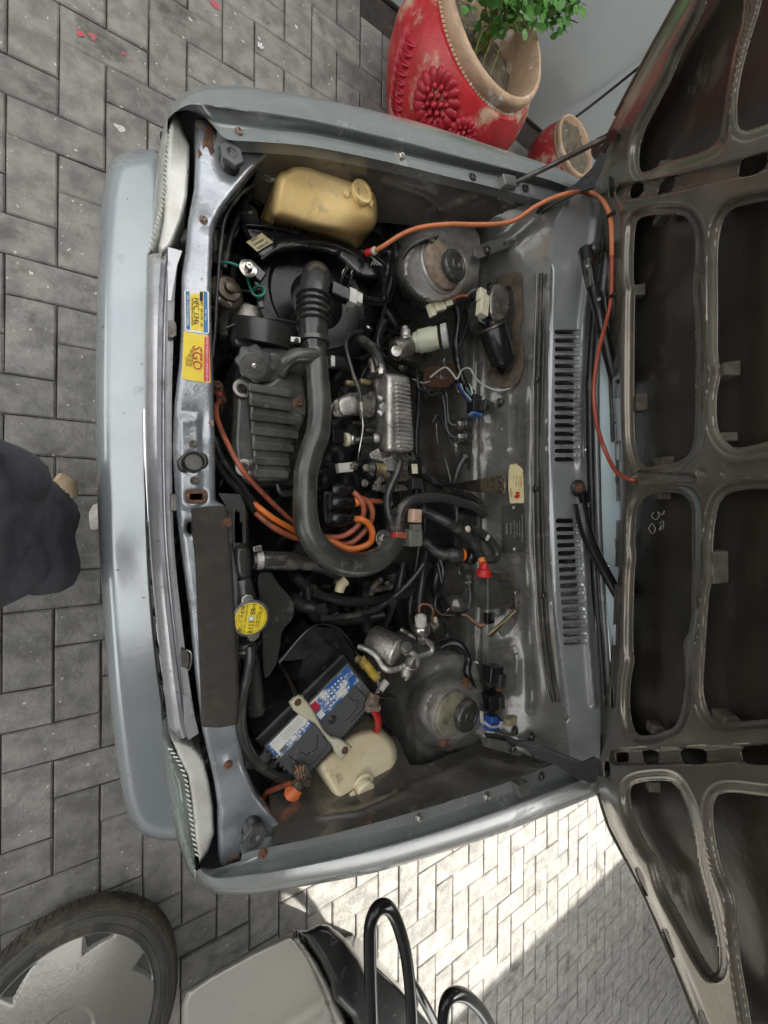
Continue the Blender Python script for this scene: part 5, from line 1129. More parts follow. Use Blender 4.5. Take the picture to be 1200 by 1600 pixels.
LX, LY = P(427, 378, .65)-P(402, 393, .65), P(385, 378, .65)-P(402, 393, .65)
for i, s_ in enumerate(('DENSO', '12700-84250', '062000-2240')):
    c = P(394, 371, .6535).lerp(P(414, 386, .6535), .18+.32*i) ; text(s_, c, .0072, P(409, 364, .65)-P(385, 378, .65), P(385, 378, .65)-P(402, 393, .65), 'ink', LB, sx=.85)
lathe('snorkel_mount', (392, 345, .635), (-.5, .5, .8), [(0, .018), (.02, .018), (.024, .014)], 'plastic_dusty', SN, 20)
bolt(388, 419, .655, .0072, 'steel', CAR, h=.9, washer=True)
box('mount_lug', (398, 424, .64), (.040, .026, .012), 'plastic_black', CAR, -30, bev=.004)
for dx in (0, 14):                                   # wire spring clips
    tube('spring_clip', [(530+dx, 448, .615), (538+dx, 428, .635), (542+dx, 420, .640), (545+dx, 414, .640), (552+dx, 402, .636), (554+dx, 394, .63), (549+dx, 392, .63), (546+dx, 404, .638), (541+dx, 416, .642), (536+dx, 424, .640), (532+dx, 440, .625)], .0012, 'steel', AC, 6)
for (x, y) in ((533, 418), (548, 424)): lathe('clip_coil', (x+8, y+2, .638), (1, .3, 0), [(0, .005), (.004, .005)], 'steel_dark', AC, 14)
# horn and its green wire
HN_ = lathe('horn', (353, 458, .60), (.15, 0, 1), [(-.02, .03), (0, .034), (.006, .036), (.010, .034), (.014, .026), (.022, .024), (.024, .012), (.034, .011), (.036, .006)], 'bronze_bracket', CAR, 32)
for a in range(5): bolt(353+math.cos(a*1.26)*15, 458+math.sin(a*1.26)*16, .612, .004, 'steel_dark', HN_)
tube('wire', [(346, 410, .63), (360, 411, .64), (376, 418, .64), (385, 432, .63), (390, 447, .62), (396, 460, .62), (406, 463, .62), (413, 458, .62), (412, 449, .62), (402, 447, .62), (396, 452, .61)], .0022, 'green_wire', CAR, 8)
tube('wire', [(366, 458, .62), (380, 454, .62), (396, 456, .62), (404, 448, .62)], .0018, 'plastic_black', CAR, 8)
tube('bonnet_cable', [(404, 283, .70), (375, 305, .70), (352, 340, .69), (345, 385, .69), (341, 430, .69), (338, 475, .69), (336, 520, .69), (331, 560, .69)], .0028, 'rubber', CAR, 8)
tube('loom', [(440, 262, .66), (400, 290, .64), (378, 330, .62), (360, 372, .60), (350, 420, .60)], .006, 'rubber', CAR, 8)
cyl('reinforcement_bar', (470, 470, .50), (330, 490, .47), .012, 'plastic_black', CAR)

# ---- valve cover, oil cap, resonator box
vc = rnd([(366, 560), (380, 542), (440, 540), (482, 545), (486, 600), (486, 760), (440, 762), (385, 764), (366, 750), (358, 700), (362, 640)], 2)
VC = sheet('valve_cover', vc, dome(.655, .035, 12), 'plastic_cover', CAR, 4, skirt=.48)
lobe = lambda t: 1+.065*math.cos(8*t)
q_ = 1.32
OC = lathe('oil_filler_cap', (396, 573, .700), (.04, 0, 1), [(h_, r_*q_) for h_, r_ in [(-.03, .020), (0, .021), (.002, .028), (.014, .0292), (.0180, .0280), (.0195, .0255)]], 'plastic_dusty', CAR, 80, rad=lobe)
lathe('cap_dial', (396, 573, .7192), (.04, 0, 1), [(0, .0275), (.0012, .0272), (.0013, .0255), (.0006, .0250), (.0006, .0236), (.0014, .0230)], 'plastic_cover', OC, 48)
lathe('cap_screw', (397.5, 572.5, .7205), (.04, 0, 1), [(0, .0055), (.0022, .0055), (.0024, .003), (.001, .0024)], 'steel', OC, 18)
for k, ch in enumerate('OIL FILL MAX'):
    a = math.radians(210-k*24); c = P(396, 573, .7200)+Vector((math.cos(a)*.018, math.sin(a)*.018, .0))
    text(ch, c, .0065, (math.sin(a), -math.cos(a), 0), (math.cos(a), math.sin(a), 0), 'plastic_dusty', OC)
for x, y in ((378, 607), (382, 731)):
    wsh = lathe('washer', (x, y, .665), (0, 0, 1), [(0, .0185), (.003, .0185), (.0042, .0168), (.004, .0125), (.001, .012)], 'white_connector', VC, 32); bolt(x, y, .669, .0062, 'steel_dark', VC, h=.7)
rb = rnd([(385, 606), (393, 598), (418, 597), (428, 590), (437, 580), (452, 578), (468, 580), (476, 590), (480, 640), (474, 665), (462, 690), (456, 712), (453, 735), (456, 752), (430, 753), (398, 754), (394, 735), (390, 690), (387, 640)], 1)
RB = sheet('resonator_box', rb, lambda X, Y, s: dome(.715, .022, 6)(X, Y, s)-.006*ss(X, 440, 470), 'plastic_cover', CAR, 3, skirt=.63)
ribY = [611, 633, 655, 677, 699, 721, 741]
for i, y in enumerate(ribY):
    xr_ = [456, 455, 463, 467, 459, 452, 450][i]; x0 = 388.5+i*1.4
    o = box('rib', ((x0+xr_)/2, y, .7175), ((xr_-x0)*MM(420, .715), .0165, .012), 'plastic_cover', RB, 0, bev=.003, raw=True)
slab('box_tab', rnd([(457, 622), (470, 616), (478, 620), (478, 650), (470, 646), (460, 640)], 1), .712, .006, 'plastic_cover', RB, .001); bolt(466, 630, .713, .0062, 'rust', RB, h=.7)
tube('breather_hose', [(494, 556, .748), (478, 555, .75), (462, 556, .745), (448, 566, .735), (441, 582, .715)], .0150, 'plastic_cover', CAR, 18)
tube('breather_hose', [(433, 756, .66), (437, 768, .66), (446, 772, .66), (460, 768, .66)], .006, 'rubber_grey', CAR, 10)

# ---- intake duct: elbow, bellows, clamp, long S-shaped pipe
DU = tube('intake_duct', [(492, 548, .735), (496, 580, .738), (499, 620, .740), (500, 650, .742), (496, 680, .742), (486, 708, .742), (479, 735, .742), (477, 765, .742), (477, 800, .742), (483, 832, .742), (500, 858, .742), (528, 877, .742), (560, 883, .740), (590, 874, .735), (610, 855, .725), (618, 832, .705), (616, 800, .68)],
          [.0245, .0245, .0250, .0255, .0262, .0262, .0260, .0258, .0258, .0265, .0270, .0278, .0280, .0275, .0265, .0255, .024], 'plastic_cover', CAR, 28, 8)
tube('duct_seam', [(514, 640, .761), (508, 690, .762), (497, 730, .763), (495, 790, .763), (505, 835, .763), (540, 862, .763), (575, 868, .761)], .0012, 'rubber_grey', DU, 6)
BE = tube('bellows', [(492, 548, .735), (491, 520, .735), (491, 505, .735), (491, 480, .735), (491, 462, .735), (492, 446, .731), (494, 436, .718), (496, 434, .696), (500, 446, .66)], [.0245, .0292, .0300, .0305, .0305, .0310, .0320, .0315, .030], 'rubber_grey', CAR, 32, 8)
for y in (466, 475.5, 485, 494.5, 504): 
    tor = lathe('bellows_ring', P(491, y, .735)-Vector((0, .003, 0)), (0, 1, 0), [(0, .029), (.0015, .0360), (.003, .0385), (.0045, .0360), (.006, .029)], 'rubber_grey', BE, 40, ang=80)
lathe('duct_clamp', P(491.5, 534, .735)-Vector((0, .0045, 0)), (0, 1, 0), [(0, .027), (.0004, .0330), (.0088, .0330), (.009, .027)], 'steel_dark', DU, 36)
box('clamp_screw', (462, 532, .745), (.018, .010, .010), 'alu', DU, 0, (0, -20)); bolt(464, 532, .751, .0036, 'steel_dark', DU)
box('sensor_body', (530, 458, .715), (.040, .026, .022), 'plastic_black', CAR, -6, bev=.003)
box('sensor_connector', (549, 465, .715), (.018, .030, .020), 'white_connector', CAR, -4, bev=.002); box('sensor_connector', (560, 467, .713), (.014, .022, .015), 'white_connector', CAR, -4, bev=.002)
tube('wire', [(566, 464, .71), (580, 467, .705), (596, 470, .70), (600, 466, .70)], .0032, 'plastic_black', CAR, 8); tube('wire', [(566, 471, .70), (585, 474, .69), (600, 476, .68)], .003, 'plastic_black', CAR, 8)
# cam-belt cover drum, black
lathe('belt_cover', (410, 522, .60), (0, 1, .25), [(-.03, .065), (-.028, .074), (0, .076), (.018, .074), (.020, .070)], 'plastic_dusty', CAR, 40)
sheet('belt_guard', rnd([(352, 520), (375, 502), (420, 497), (455, 502), (468, 512), (468, 545), (420, 548), (362, 552)], 2), dome(.625, .05, 12), 'plastic_dusty', CAR, 4, skirt=.5)
tube('guard_rim', [(352, 513, .628), (385, 502, .632), (425, 498, .632), (462, 505, .63)], .003, 'rubber_grey', CAR, 8)
box('hose_clip', (518, 566, .715), (.010, .022, .018), 'alu', CAR, 0, bev=.002)
tube('hose', [(508, 566, .71), (530, 566, .70), (540, 572, .68)], .011, 'rubber', CAR, 12)

# ---- intake manifold (cast aluminium plenum)
mp = rnd([(583, 590), (590, 584), (612, 583), (638, 588), (641, 594), (648, 700), (644, 708), (612, 707), (592, 704), (588, 690), (586, 640)], 1)
def zmn(X, Y, s):
    z = dome(.735, .02, 5)(X, Y, s)-.050*ss(613-X, 0, 26)**1.4
    g_ = ((X > 615) & (X < 644) & (Y > 597) & (Y < 701))
    return z-.0016*g_
MN = sheet('intake_manifold', mp, zmn, 'alu', CAR, 2.5, skirt=.58)
for i in range(16):
    y = 601+i*6.45; x0 = 616+i*.28; box('plenum_rib', (x0+13.5, y, .7355), (26*MM(630, .735), .0046, .0050), 'alu', MN, 0, bev=.001, raw=True)
for (x, y, r) in ((594, 622, .009), (597, 636, .010), (594, 645, .009)):
    crumple(P(x, y, .722), (r, r*1.1, .006), int(x), 'weld_blob', 'alu').parent = MN
cyl('manifold_stub', (597, 588, .71), (592, 570, .70), .0095, 'steel', MN); cyl('manifold_stub', (584, 584, .70), (580, 562, .69), .006, 'alu_dull', MN)
tube('vacuum_hose', [(593, 573, .70), (588, 555, .69), (578, 542, .67), (560, 530, .64)], .0105, 'rubber', CAR, 12)
tube('hose', [(582, 565, .69), (585, 560, .70), (590, 575, .71)], .005, 'steel_dark', CAR, 8)
tube('throttle_cable', [(566, 518, .66), (550, 520, .68), (541, 532, .70), (542, 550, .71), (552, 585, .72), (562, 612, .725), (565, 640, .72), (566, 652, .72)], .0038, 'rubber_grey', CAR, 10)
tube('inner_cable', [(566, 652, .72), (567, 670, .715), (562, 700, .71), (559, 718, .70)], .001, 'steel', CAR, 5)
cyl('cable_ferrule', (564, 628, .725), (566, 652, .722), .0048, 'alu_dull', CAR)
slab('cable_bracket', rnd([(520, 626), (533, 620), (545, 613), (558, 613), (562, 620), (582, 612), (588, 620), (587, 640), (582, 652), (566, 650), (560, 648), (528, 652), (521, 650)], 1), .700, .010, 'alu_dull', CAR, .003)
sheet('bracket_dome', rnd([(524, 624), (545, 614), (558, 618), (562, 630), (560, 648), (530, 651)], 2), dome(.712, .012, 8), 'alu', CAR, 3, skirt=.69)
for x, y in ((560, 618), (580, 618), (562, 640), (580, 641), (563, 635), (523, 636)): bolt(x, y, .703, .0052, 'alu_dull', CAR, h=.6)
for x, y, m in ((548, 598, 'brass'), (570, 596, 'brass'), (558, 660, 'steel_dark'), (578, 672, 'steel_dark')): cyl('fitting', (x-8, y, .66), (x+8, y+2, .66), .005, m, CAR)
INJ = box('injector_plug', (526, 683, .69), (.026, .028, .02), 'plastic_black', CAR, 0, bev=.002)
cyl('plug_collar', (538, 687, .69), (545, 687, .69), .0115, 'cream_connector', CAR); cyl('plug_ring', (546, 687, .69), (552, 687, .69), .010, 'steel', CAR)
cyl('crossover_pipe', (551, 688, .69), (584, 687, .70), .0065, 'rubber_grey', CAR); cyl('pipe_union', (583, 685, .70), (592, 685, .705), .0085, 'alu', CAR)
box('sensor_plug', (538, 731, .69), (.034, .020, .016), 'white_connector', CAR, 8, bev=.002); cyl('sensor_tip', (544, 730, .69), (556, 728, .69), .008, 'alu_dull', CAR)
cyl('sensor_stem', (556, 728, .685), (570, 726, .68), .006, 'plastic_black', CAR)
tube('hose', [(520, 730, .64), (510, 724, .62), (500, 730, .6)], .006, 'rubber', CAR)

# ---- throttle body
TB = slab('throttle_body', rnd([(576, 712), (592, 705), (600, 706), (648, 710), (650, 735), (640, 752), (600, 755), (585, 740)], 1), .70, .08, 'alu_dull', CAR, .003)
slab('throttle_flange', [(578, 708), (592, 700), (598, 716), (616, 712), (630, 722), (628, 738), (606, 735), (600, 722), (580, 716)], .712, .008, 'alu', TB, .002)
lathe('throttle_quadrant', (572, 733, .70), (-1, 0, .3), [(-.012, .02), (-.01, .026), (-.004, .027), (0, .020), (.006, .012), (.008, .010)], 'plastic_black', TB, 28)
v_ = [P(586, 732, .705)+Vector((i*.00045, 0, 0))+Vector((0, math.cos(i*.62)*.0125, math.sin(i*.62)*.0125)) for i in range(60)]
tube('return_spring', v_, .0016, 'brass', TB, 6, 2)
lathe('idle_screw', (572, 731, .712), (-.3, 0, 1), [(0, .0085), (.005, .0085), (.006, .003)], 'bronze_bracket', TB, 20)
box('position_sensor', (648, 731, .715), (.026, .034, .020), 'plastic_black', TB, 0, bev=.002); slab('sensor_label', [(643, 725), (652, 725), (653, 740), (644, 740)], .727, .0005, 'cream_connector', TB, 0)
box('sensor_plug', (648, 756, .705), (.026, .026, .020), 'plastic_dusty', TB, 0, bev=.002); box('sensor_plug', (652, 768, .70), (.018, .016, .014), 'plastic_black', TB, 0, bev=.002)
for x, y in ((613, 713), (628, 716), (632, 731), (604, 742), (594, 750), (570, 755), (590, 756), (660, 735), (590, 762)): bolt(x, y, .708, .005, 'alu_dull', TB, h=.7)
tube('hose_elbow', [(621, 714, .735), (625, 722, .735), (620, 740, .73), (611, 760, .725), (605, 780, .72), (607, 800, .72), (613, 820, .72), (618, 838, .715)], .0068, 'rubber_grey', CAR, 12)
lathe('air_boot', (606, 755, .665), (.03, -1, .08), [(0, .030), (.01, .031), (.014, .028), (.05, .027), (.055, .031), (.065, .031), (.07, .027), (.12, .027)], 'plastic_black', CAR, 32)
slab('boot_flange', [(588, 763), (600, 757), (632, 757), (638, 766), (600, 770)], .70, .01, 'alu_dull', CAR, .001); box('flange_bolt', (586, 762, .70), (.012, .012, .01), 'alu', CAR)

# ---- distributor, leads
DI = sheet('distributor', rnd([(500, 766), (520, 762), (532, 768), (545, 766), (548, 820), (540, 826), (512, 824), (503, 815)], 1), dome(.69, .02, 6), 'plastic_black', CAR, 3, skirt=.55)
for (x, y, dx) in ((536, 767, 0), (538, 786, 3), (536, 811, 0), (522, 840, 0)):
    if y < 830:
        cyl('lead_boot', (516, y, .69), (541+dx, y, .692), .0125, 'plastic_black', DI); cyl('lead_boot_tip', (538+dx, y, .692), (550+dx, y-1, .692), .0085, 'plastic_black', DI)
tube('distributor_rib', [(508, 772, .695), (507, 795, .695), (509, 815, .695)], .003, 'plastic_dusty', DI, 6)
def lead(pts, m, r=.0048): return tube('plug_lead', pts, r, m, CAR, 12, 8)
lead([(345, 626, .60), (340, 632, .62), (338, 645, .64), (344, 668, .66), (357, 696, .69), (372, 724, .705), (388, 746, .70), (408, 768, .68), (432, 792, .66), (458, 815, .64), (490, 836, .62)], 'cable_salmon', .0046)
lead([(396, 786, .66), (412, 799, .67), (430, 812, .67), (448, 822, .66), (468, 832, .64), (500, 838, .62)], 'cable_orange', .0052)
lead([(399, 801, .655), (415, 815, .66), (434, 828, .66), (450, 836, .65), (468, 842, .64), (500, 845, .62)], 'cable_salmon', .0052)
lead([(547, 768, .692), (556, 772, .70), (566, 785, .705), (568, 802, .70), (560, 820, .69), (545, 833, .68), (528, 839, .67), (505, 838, .65)], 'cable_salmon')
lead([(562, 778, .69), (575, 784, .69), (582, 800, .69), (578, 818, .68), (566, 834, .67), (548, 848, .66), (524, 850, .65)], 'cable_salmon')
lead([(556, 811, .700), (566, 812, .712), (577, 820, .712), (582, 834, .71), (578, 848, .70), (562, 856, .69), (545, 857, .68), (528, 850, .67), (508, 838, .65)], 'cable_orange', .0056)
lead([(553, 785, .695), (570, 783, .69), (585, 783, .68), (600, 785, .67)], 'cable_salmon')
cyl('lead_cap', (553, 785, .695), (560, 784, .695), .0075, 'cable_orange', CAR)
tube('corrugated_loom', [(334, 700, .60), (340, 722, .62), (352, 742, .64), (370, 763, .655), (386, 782, .66), (399, 798, .66)], .0072, 'rubber', CAR, 14, corr=.13, pitch=.0042)
tube('corrugated_loom', [(336, 686, .60), (345, 712, .63), (360, 735, .65), (380, 760, .66), (396, 784, .665)], .0062, 'rubber', CAR, 14, corr=.13, pitch=.004)
for k in range(2): lead([(334, 600+k*10, .58), (342, 606+k*8, .60), (346, 616+k*8, .58)], 'cable_salmon', .006)
bolt(340, 603, .61, .007, 'rust', CAR); bolt(346, 624, .60, .006, 'rust', CAR)

# ---- radiator end: neck, cap, hoses, shroud
sheet('radiator_tank', rnd([(352, 786), (388, 786), (390, 850), (392, 900), (384, 940), (384, 1000), (380, 1040), (372, 1100), (360, 1100), (356, 900)], 1), dome(.70, .03, 10), 'plastic_dusty', CAR, 4, skirt=.4)
sheet('filler_neck', rnd([(362, 850), (392, 852), (396, 880), (394, 908), (380, 912), (366, 905)], 2), dome(.725, .03, 9), 'rubber_grey', CAR, 3, skirt=.6)
cyl('neck_pipe', (377, 905, .715), (386, 945, .72), .0165, 'rubber_grey', CAR)
rp = [(391, 965, .742)]
RCp = P(391, 965, .742)
er = lambda t: 1.0+.0*t
CAPS = lathe('radiator_cap', RCp, (0, 0, 1), [(-.01, .029), (.0, .0350), (.004, .0360), (.006, .0345), (.0065, .027)], 'steel', CAR, 48)
ea = math.atan2(34, 5)
for sgn in (1, -1):
    d = (P(385, 930, .742)-P(397, 1000, .742)).normalized()*sgn; s_ = Vector((-d.y, d.x, 0))
    prism('cap_ear', [RCp+d*.028-s_*.014+Vector((0, 0, .006)), RCp+d*.043-s_*.010+Vector((0, 0, .003)), RCp+d*.047+Vector((0, 0, .003)), RCp+d*.043+s_*.010+Vector((0, 0, .003)), RCp+d*.028+s_*.014+Vector((0, 0, .006))], (0, 0, -.009), 'steel', CAPS, .002)
DS = lathe('cap_disc', RCp+Vector((0, 0, .0062)), (0, 0, 1), [(0, .0300), (.0008, .0300), (.001, .0292)], 'sticker_yellow', CAPS, 40)
tq = [RCp+Vector((math.cos(2*PI*k/40)*.0270, math.sin(2*PI*k/40)*.0270, .0074)) for k in range(41)]
tube('cap_print_ring', tq, .0003, 'ink', DS, 4, 1)
def ctx(s_, dx, dy, size, sx=1., m='ink', a=0):
    t = math.radians(a-8); X_ = Vector((-math.sin(t), math.cos(t), 0)); Y_ = Vector((-math.cos(t), -math.sin(t), 0))
    text(s_, RCp+Y_*dy*1.15+X_*dx*1.15+Vector((0, 0, .0076)), size*1.15, X_, Y_, m, DS, sx=sx)
ctx('R123', -.0143, -.002, .0120, .85); ctx('88', .0115, -.002, .0120, .9); ctx('kPa', .0205, -.002, .006); ctx('熱いとき危険', 0, .0145, .0072); ctx('DO NOT OPEN WHEN HOT', 0, .0085, .0037)
ctx('0.9', .0135, -.0145, .0095); ctx('NEVER OPEN', -.003, -.0100, .0040); ctx('WHEN HOT', -.003, -.0142, .0040); ctx('CAUTION', 0, .0195, .0030)
lathe('cap_emblem', RCp+Vector((0, 0, .0072)), (0, 0, 1), [(0, .0052), (.0004, .0052)], 'sticker_blue', DS, 24); lathe('cap_emblem_ring', RCp+Vector((0, 0, .0075)), (0, 0, 1), [(0, .0044), (.0003, .0044)], 'sticker_white', DS, 24)
ctx('TD', 0, -.0002, .0052, 1, 'sticker_blue')
cyl('radiator_hose', (393, 875, .70), (470, 877, .69), .0162, 'rubber_grey', CAR, 24); tube('radiator_hose', [(465, 877, .69), (500, 882, .685), (530, 895, .67)], .0188, 'rubber_grey', CAR, 20)
HC = lathe('hose_clamp', P(399, 875, .70), (1, 0, 0), [(0, .0190), (.0005, .0212), (.013, .0212), (.0135, .0190)], 'alu', CAR, 28); box('clamp_lug', (402, 857, .715), (.016, .010, .008), 'steel', HC, 10)
cyl('rad_stub', (382, 1002, .715), (386, 1020, .71), .0155, 'plastic_dusty', CAR)
lathe('hose_clamp', P(384, 1010, .712), (.1, -1, 0), [(0, .0170), (.0006, .0192), (.008, .0192), (.0085, .0170)], 'alu_dull', CAR, 24)
tube('overflow_hose', [(391, 1010, .735), (391, 1030, .738), (387, 1055, .738), (381, 1080, .738), (377, 1110, .738), (378, 1140, .735), (385, 1166, .73), (397, 1187, .72), (414, 1203, .71), (434, 1213, .70), (452, 1214, .69)], .0085, 'rubber_grey', CAR, 16)
tube('taped_hose', [(388, 1015, .70), (394, 1040, .695), (398, 1065, .69), (400, 1090, .685), (401, 1112, .68)], [.0145, .0165, .015, .0175, .0185], 'plastic_dusty', CAR, 14, 6)
slab('fan_shroud', rnd([(400, 896), (424, 892), (432, 910), (450, 928), (460, 942), (458, 968), (440, 985), (438, 1010), (432, 1040), (414, 1064), (411, 1040), (410, 960)], 2), .665, .004, 'plastic_dusty', CAR, .001)
slab('radiator_bracket', [(352, 800), (362, 806), (363, 850), (356, 850)], .745, .004, 'plastic_dusty', CAR, .001); bolt(355, 817, .749, .0065, 'rust', CAR, h=.8)
slab('side_plate', [(340, 770), (376, 772), (384, 790), (386, 850), (360, 850), (352, 790)], .70, .01, 'plastic_dusty', CAR, .002)
tube('corrugated_loom', [(455, 935, .60), (470, 945, .59), (490, 950, .58), (508, 955, .57)], .010, 'rubber', CAR, 14, corr=.14, pitch=.006)
box('clip', (502, 952, .58), (.02, .03, .02), 'plastic_dusty', CAR, 10)
tube('corrugated_loom', [(572, 905, .55), (573, 930, .54), (572, 960, .53), (574, 985, .52)], .009, 'rubber', CAR, 12, corr=.12, pitch=.006)
tube('dipstick_boot', [(540, 907, .63), (533, 914, .63), (530, 925, .63)], [.009, .009, .008], 'cream_plastic', CAR, 12)
tube('pipe', [(596, 905, .62), (585, 915, .62), (580, 928, .61)], .006, 'alu_dull', CAR, 10); cyl('fitting', (580, 922, .62), (602, 918, .61), .006, 'alu_dull', CAR)
tube('brake_cable', [(500, 966, .60), (545, 962, .60), (590, 950, .60), (625, 925, .61), (648, 900, .62), (662, 880, .63)], .0052, 'rubber_grey', CAR, 10); box('cable_clip', (612, 940, .61), (.02, .024, .014), 'plastic_dusty', CAR, 40)

# ---- battery
bA, bB, bC, bD = (398, 1156), (536, 1022), (599, 1096), (467, 1226)
BT = prism('battery', [P(*q, .690) for q in (bA, bB, bC, bD)], (0, 0, -.19), 'battery_black', CAR, .003)
inn = lambda a, b, c, d, k: [tuple(p[i]+(sum(q[i] for q in (a, b, c, d))/4-p[i])*k for i in (0, 1)) for p in (a, b, c, d)]
bU = (Vector(P(*bB, .69))-Vector(P(*bA, .69))); bU.z = 0; bLen = bU.length; bu = bU.normalized(); bv_ = (P(*bD, .69)-P(*bA, .69)); bWid = bv_.length; bw = bv_.normalized(); b0 = P(*bA, .69)
def BP(a, b, dz=0.): return b0+bu*a*bLen+bw*b*bWid+Vector((0, 0, dz))          # a along the long side, b across
def bpoly(name, q, z, th, mat, bev=.001, par=BT): return prism(name, [BP(a, b, z) for a, b in q], (0, 0, -th), mat, par, bev)
bpoly('battery_lid', [(.015, .16), (.985, .16), (.985, .97), (.015, .97)], .006, .008, 'battery_top', .0018)
for k in range(26): bpoly('lid_rib', [(.03+k*.036, .955), (.045+k*.036, .955), (.045+k*.036, 1.0), (.03+k*.036, 1.0)], .003, .02, 'battery_top', .0005)
for k in range(9): bpoly('lid_rib', [(-.004, .20+k*.085), (.016, .20+k*.085), (.016, .235+k*.085), (-.004, .235+k*.085)], .003, .02, 'battery_top', .0005)
bpoly('lid_edge', [(.0, .02), (1, .02), (1, .14), (0, .14)], .002, .006, 'battery_black', .002)
L1 = bpoly('battery_label', [(.03, .17), (.40, .17), (.40, .44), (.03, .44)], .0070, .0008, 'sticker_white', 0); L1['label'] = 'worn white battery label reading DL 50'
bpoly('label_band', [(.03, .17), (.055, .17), (.055, .44), (.03, .44)], .0074, .0004, 'label_worn', 0); bpoly('label_band', [(.03, .41), (.40, .41), (.40, .445), (.03, .445)], .0074, .0004, 'label_worn', 0)
L2 = bpoly('battery_label', [(.47, .17), (.96, .17), (.96, .50), (.47, .50)], .0070, .0008, 'label_worn', 0); L2['label'] = 'torn blue battery label with white dots and a red stripe'
bpoly('label_band', [(.48, .20), (.55, .20), (.55, .34), (.48, .34)], .0075, .0004, 'sticker_red', 0); bpoly('label_band', [(.48, .37), (.54, .37), (.54, .48), (.48, .48)], .0075, .0004, 'sticker_white', 0)
for i in range(7):
    for j in range(4):
        c = BP(.62+i*.038, .24+j*.065, .0074); lathe('label_dot', c, (0, 0, 1), [(0, .0026), (.0004, .0026)], 'sticker_white', L2, 10)
mu = -bu; 
text('DL 50', BP(.225, .37, .0076), .0175, mu, bw, 'label_worn', L1); text('DRY', BP(.345, .37, .0076), .015, mu, bw, 'label_worn', L1)
for i in range(6): bpoly('print_line', [(.16, .195+i*.022), (.38-.02*(i % 3), .195+i*.022), (.38-.02*(i % 3), .200+i*.022), (.16, .200+i*.022)], .0076, .0003, 'ink_pale', 0, L1)
for i in range(9): bpoly('barcode_bar', [(.075+i*.0075, .35), (.079+i*.0075+(i % 3)*.001, .35), (.079+i*.0075+(i % 3)*.001, .41), (.075+i*.0075, .41)], .0077, .0003, 'ink', 0, L1)
text('POWER BATTERY', BP(.72, .445, .0076), .0085, mu, bw, 'sticker_white', L2); text('12V', BP(.90, .27, .0076), .010, mu, bw, 'sticker_white', L2)
lathe('vent_plug', BP(.555, .63, .005), (0, 0, 1), [(0, .0105), (.002, .0105), (.0024, .0085), (.0016, .008), (.0026, .0065), (.003, .003)], 'rubber_grey', BT, 28)
for q in ([(.10, .52), (.12, .80), (.20, .90), (.36, .90), (.40, .80), (.40, .70)], [(.66, .90), (.84, .90), (.92, .80), (.90, .50), (.84, .50)], [(.16, .62), (.19, .62), (.20, .72), (.30, .78), (.38, .62)], [(.62, .82), (.78, .82), (.84, .72), (.80, .66), (.80, .56)]):
    tube('lid_groove', [BP(a, b, .0062) for a, b in q], .0011, 'ink', BT, 5, 1)
# clamp bar
cb = [(452, 1098), (465, 1086), (474, 1088), (480, 1096), (489, 1108), (497, 1124), (506, 1140), (518, 1152), (530, 1154), (538, 1158), (551, 1168), (534, 1188), (523, 1176), (520, 1166), (512, 1156), (502, 1142), (492, 1130), (480, 1124), (468, 1117), (458, 1110)]
CB = sheet('battery_clamp', cb, dome(.712, .007, 4), 'bracket_cream', CAR, 2, skirt=.700)
for x, y in ((465, 1097), (538, 1172)): lathe('clamp_hole', (x, y, .711), (0, 0, 1), [(0, .0075), (.0016, .0078), (.002, .006)], 'steel_dark', CB, 20); bolt(x+1, y, .714, .0042, 'rust', CB, h=.9)
tube('clamp_rod', [(463, 1088, .705), (450, 1058, .64), (438, 1040, .58)], .0035, 'steel_dark', CAR, 8)
# battery tray / shroud behind
slab('battery_shroud', [(432, 1035), (486, 978), (528, 982), (556, 1022), (592, 1080), (575, 1085), (536, 1024)], .575, .08, 'battery_black', CAR, .002)
tube('shroud_edge', [(436, 1036, .577), (487, 980, .577), (530, 983, .577), (560, 1024, .577)], .0018, 'rubber_grey', CAR, 6)
# terminals
def clampt(x, y, z, mat, par, s=1., a=0):
    t = lathe('terminal_post', (x, y, z-.014), (0, 0, 1), [(0, .012), (.014, .0095), (.018, .0085)], 'alu_dull', par, 20)
    box('terminal_clamp', (x, y+2, z), (.026*s, .034*s, .014), mat, par, a, bev=.003); box('terminal_clamp', (x+2, y+13, z-.002), (.034*s, .016*s, .012), mat, par, a+12, bev=.003)
    for dx, dy in ((-7, 16), (8, 14), (1, 2)): bolt(x+dx*s, y+dy*s, z+.008, .0062*s, mat, par, h=.9)
clampt(471, 1207, .716, 'bronze_bracket', CAR, 1.0, 20)
for k in range(3): tube('copper_strand', [(462+k*6, 1196, .724), (466+k*4, 1208, .728), (464+k*7, 1222, .722)], .0013, 'copper_wire', CAR, 6)
sheet('insulating_tag', [(446, 1231), (457, 1228), (468, 1234), (472, 1240), (462, 1256), (448, 1250), (444, 1242)], lambda X, Y, s: .70+.003*np.sin((X+Y)*.2), 'orange_tag', CAR, 2, thick=.001)
tube('ground_cable', [(455, 1222, .70), (430, 1232, .67), (416, 1240, .65), (413, 1255, .63), (425, 1262, .62), (450, 1258, .62), (470, 1262, .60)], .0045, 'cable_salmon', CAR, 10)
tube('wire', [(455, 1226, .69), (436, 1234, .67), (426, 1246, .65), (432, 1256, .63), (444, 1254, .63)], .0028, 'rubber_grey', CAR, 8)
tube('wire', [(470, 1255, .60), (480, 1275, .58), (476, 1288, .58), (466, 1284, .58)], .004, 'steel_dark', CAR, 8); bolt(479, 1283, .585, .008, 'rust', CAR)
clampt(582, 1093, .712, 'rust_light', CAR, .85, -30)
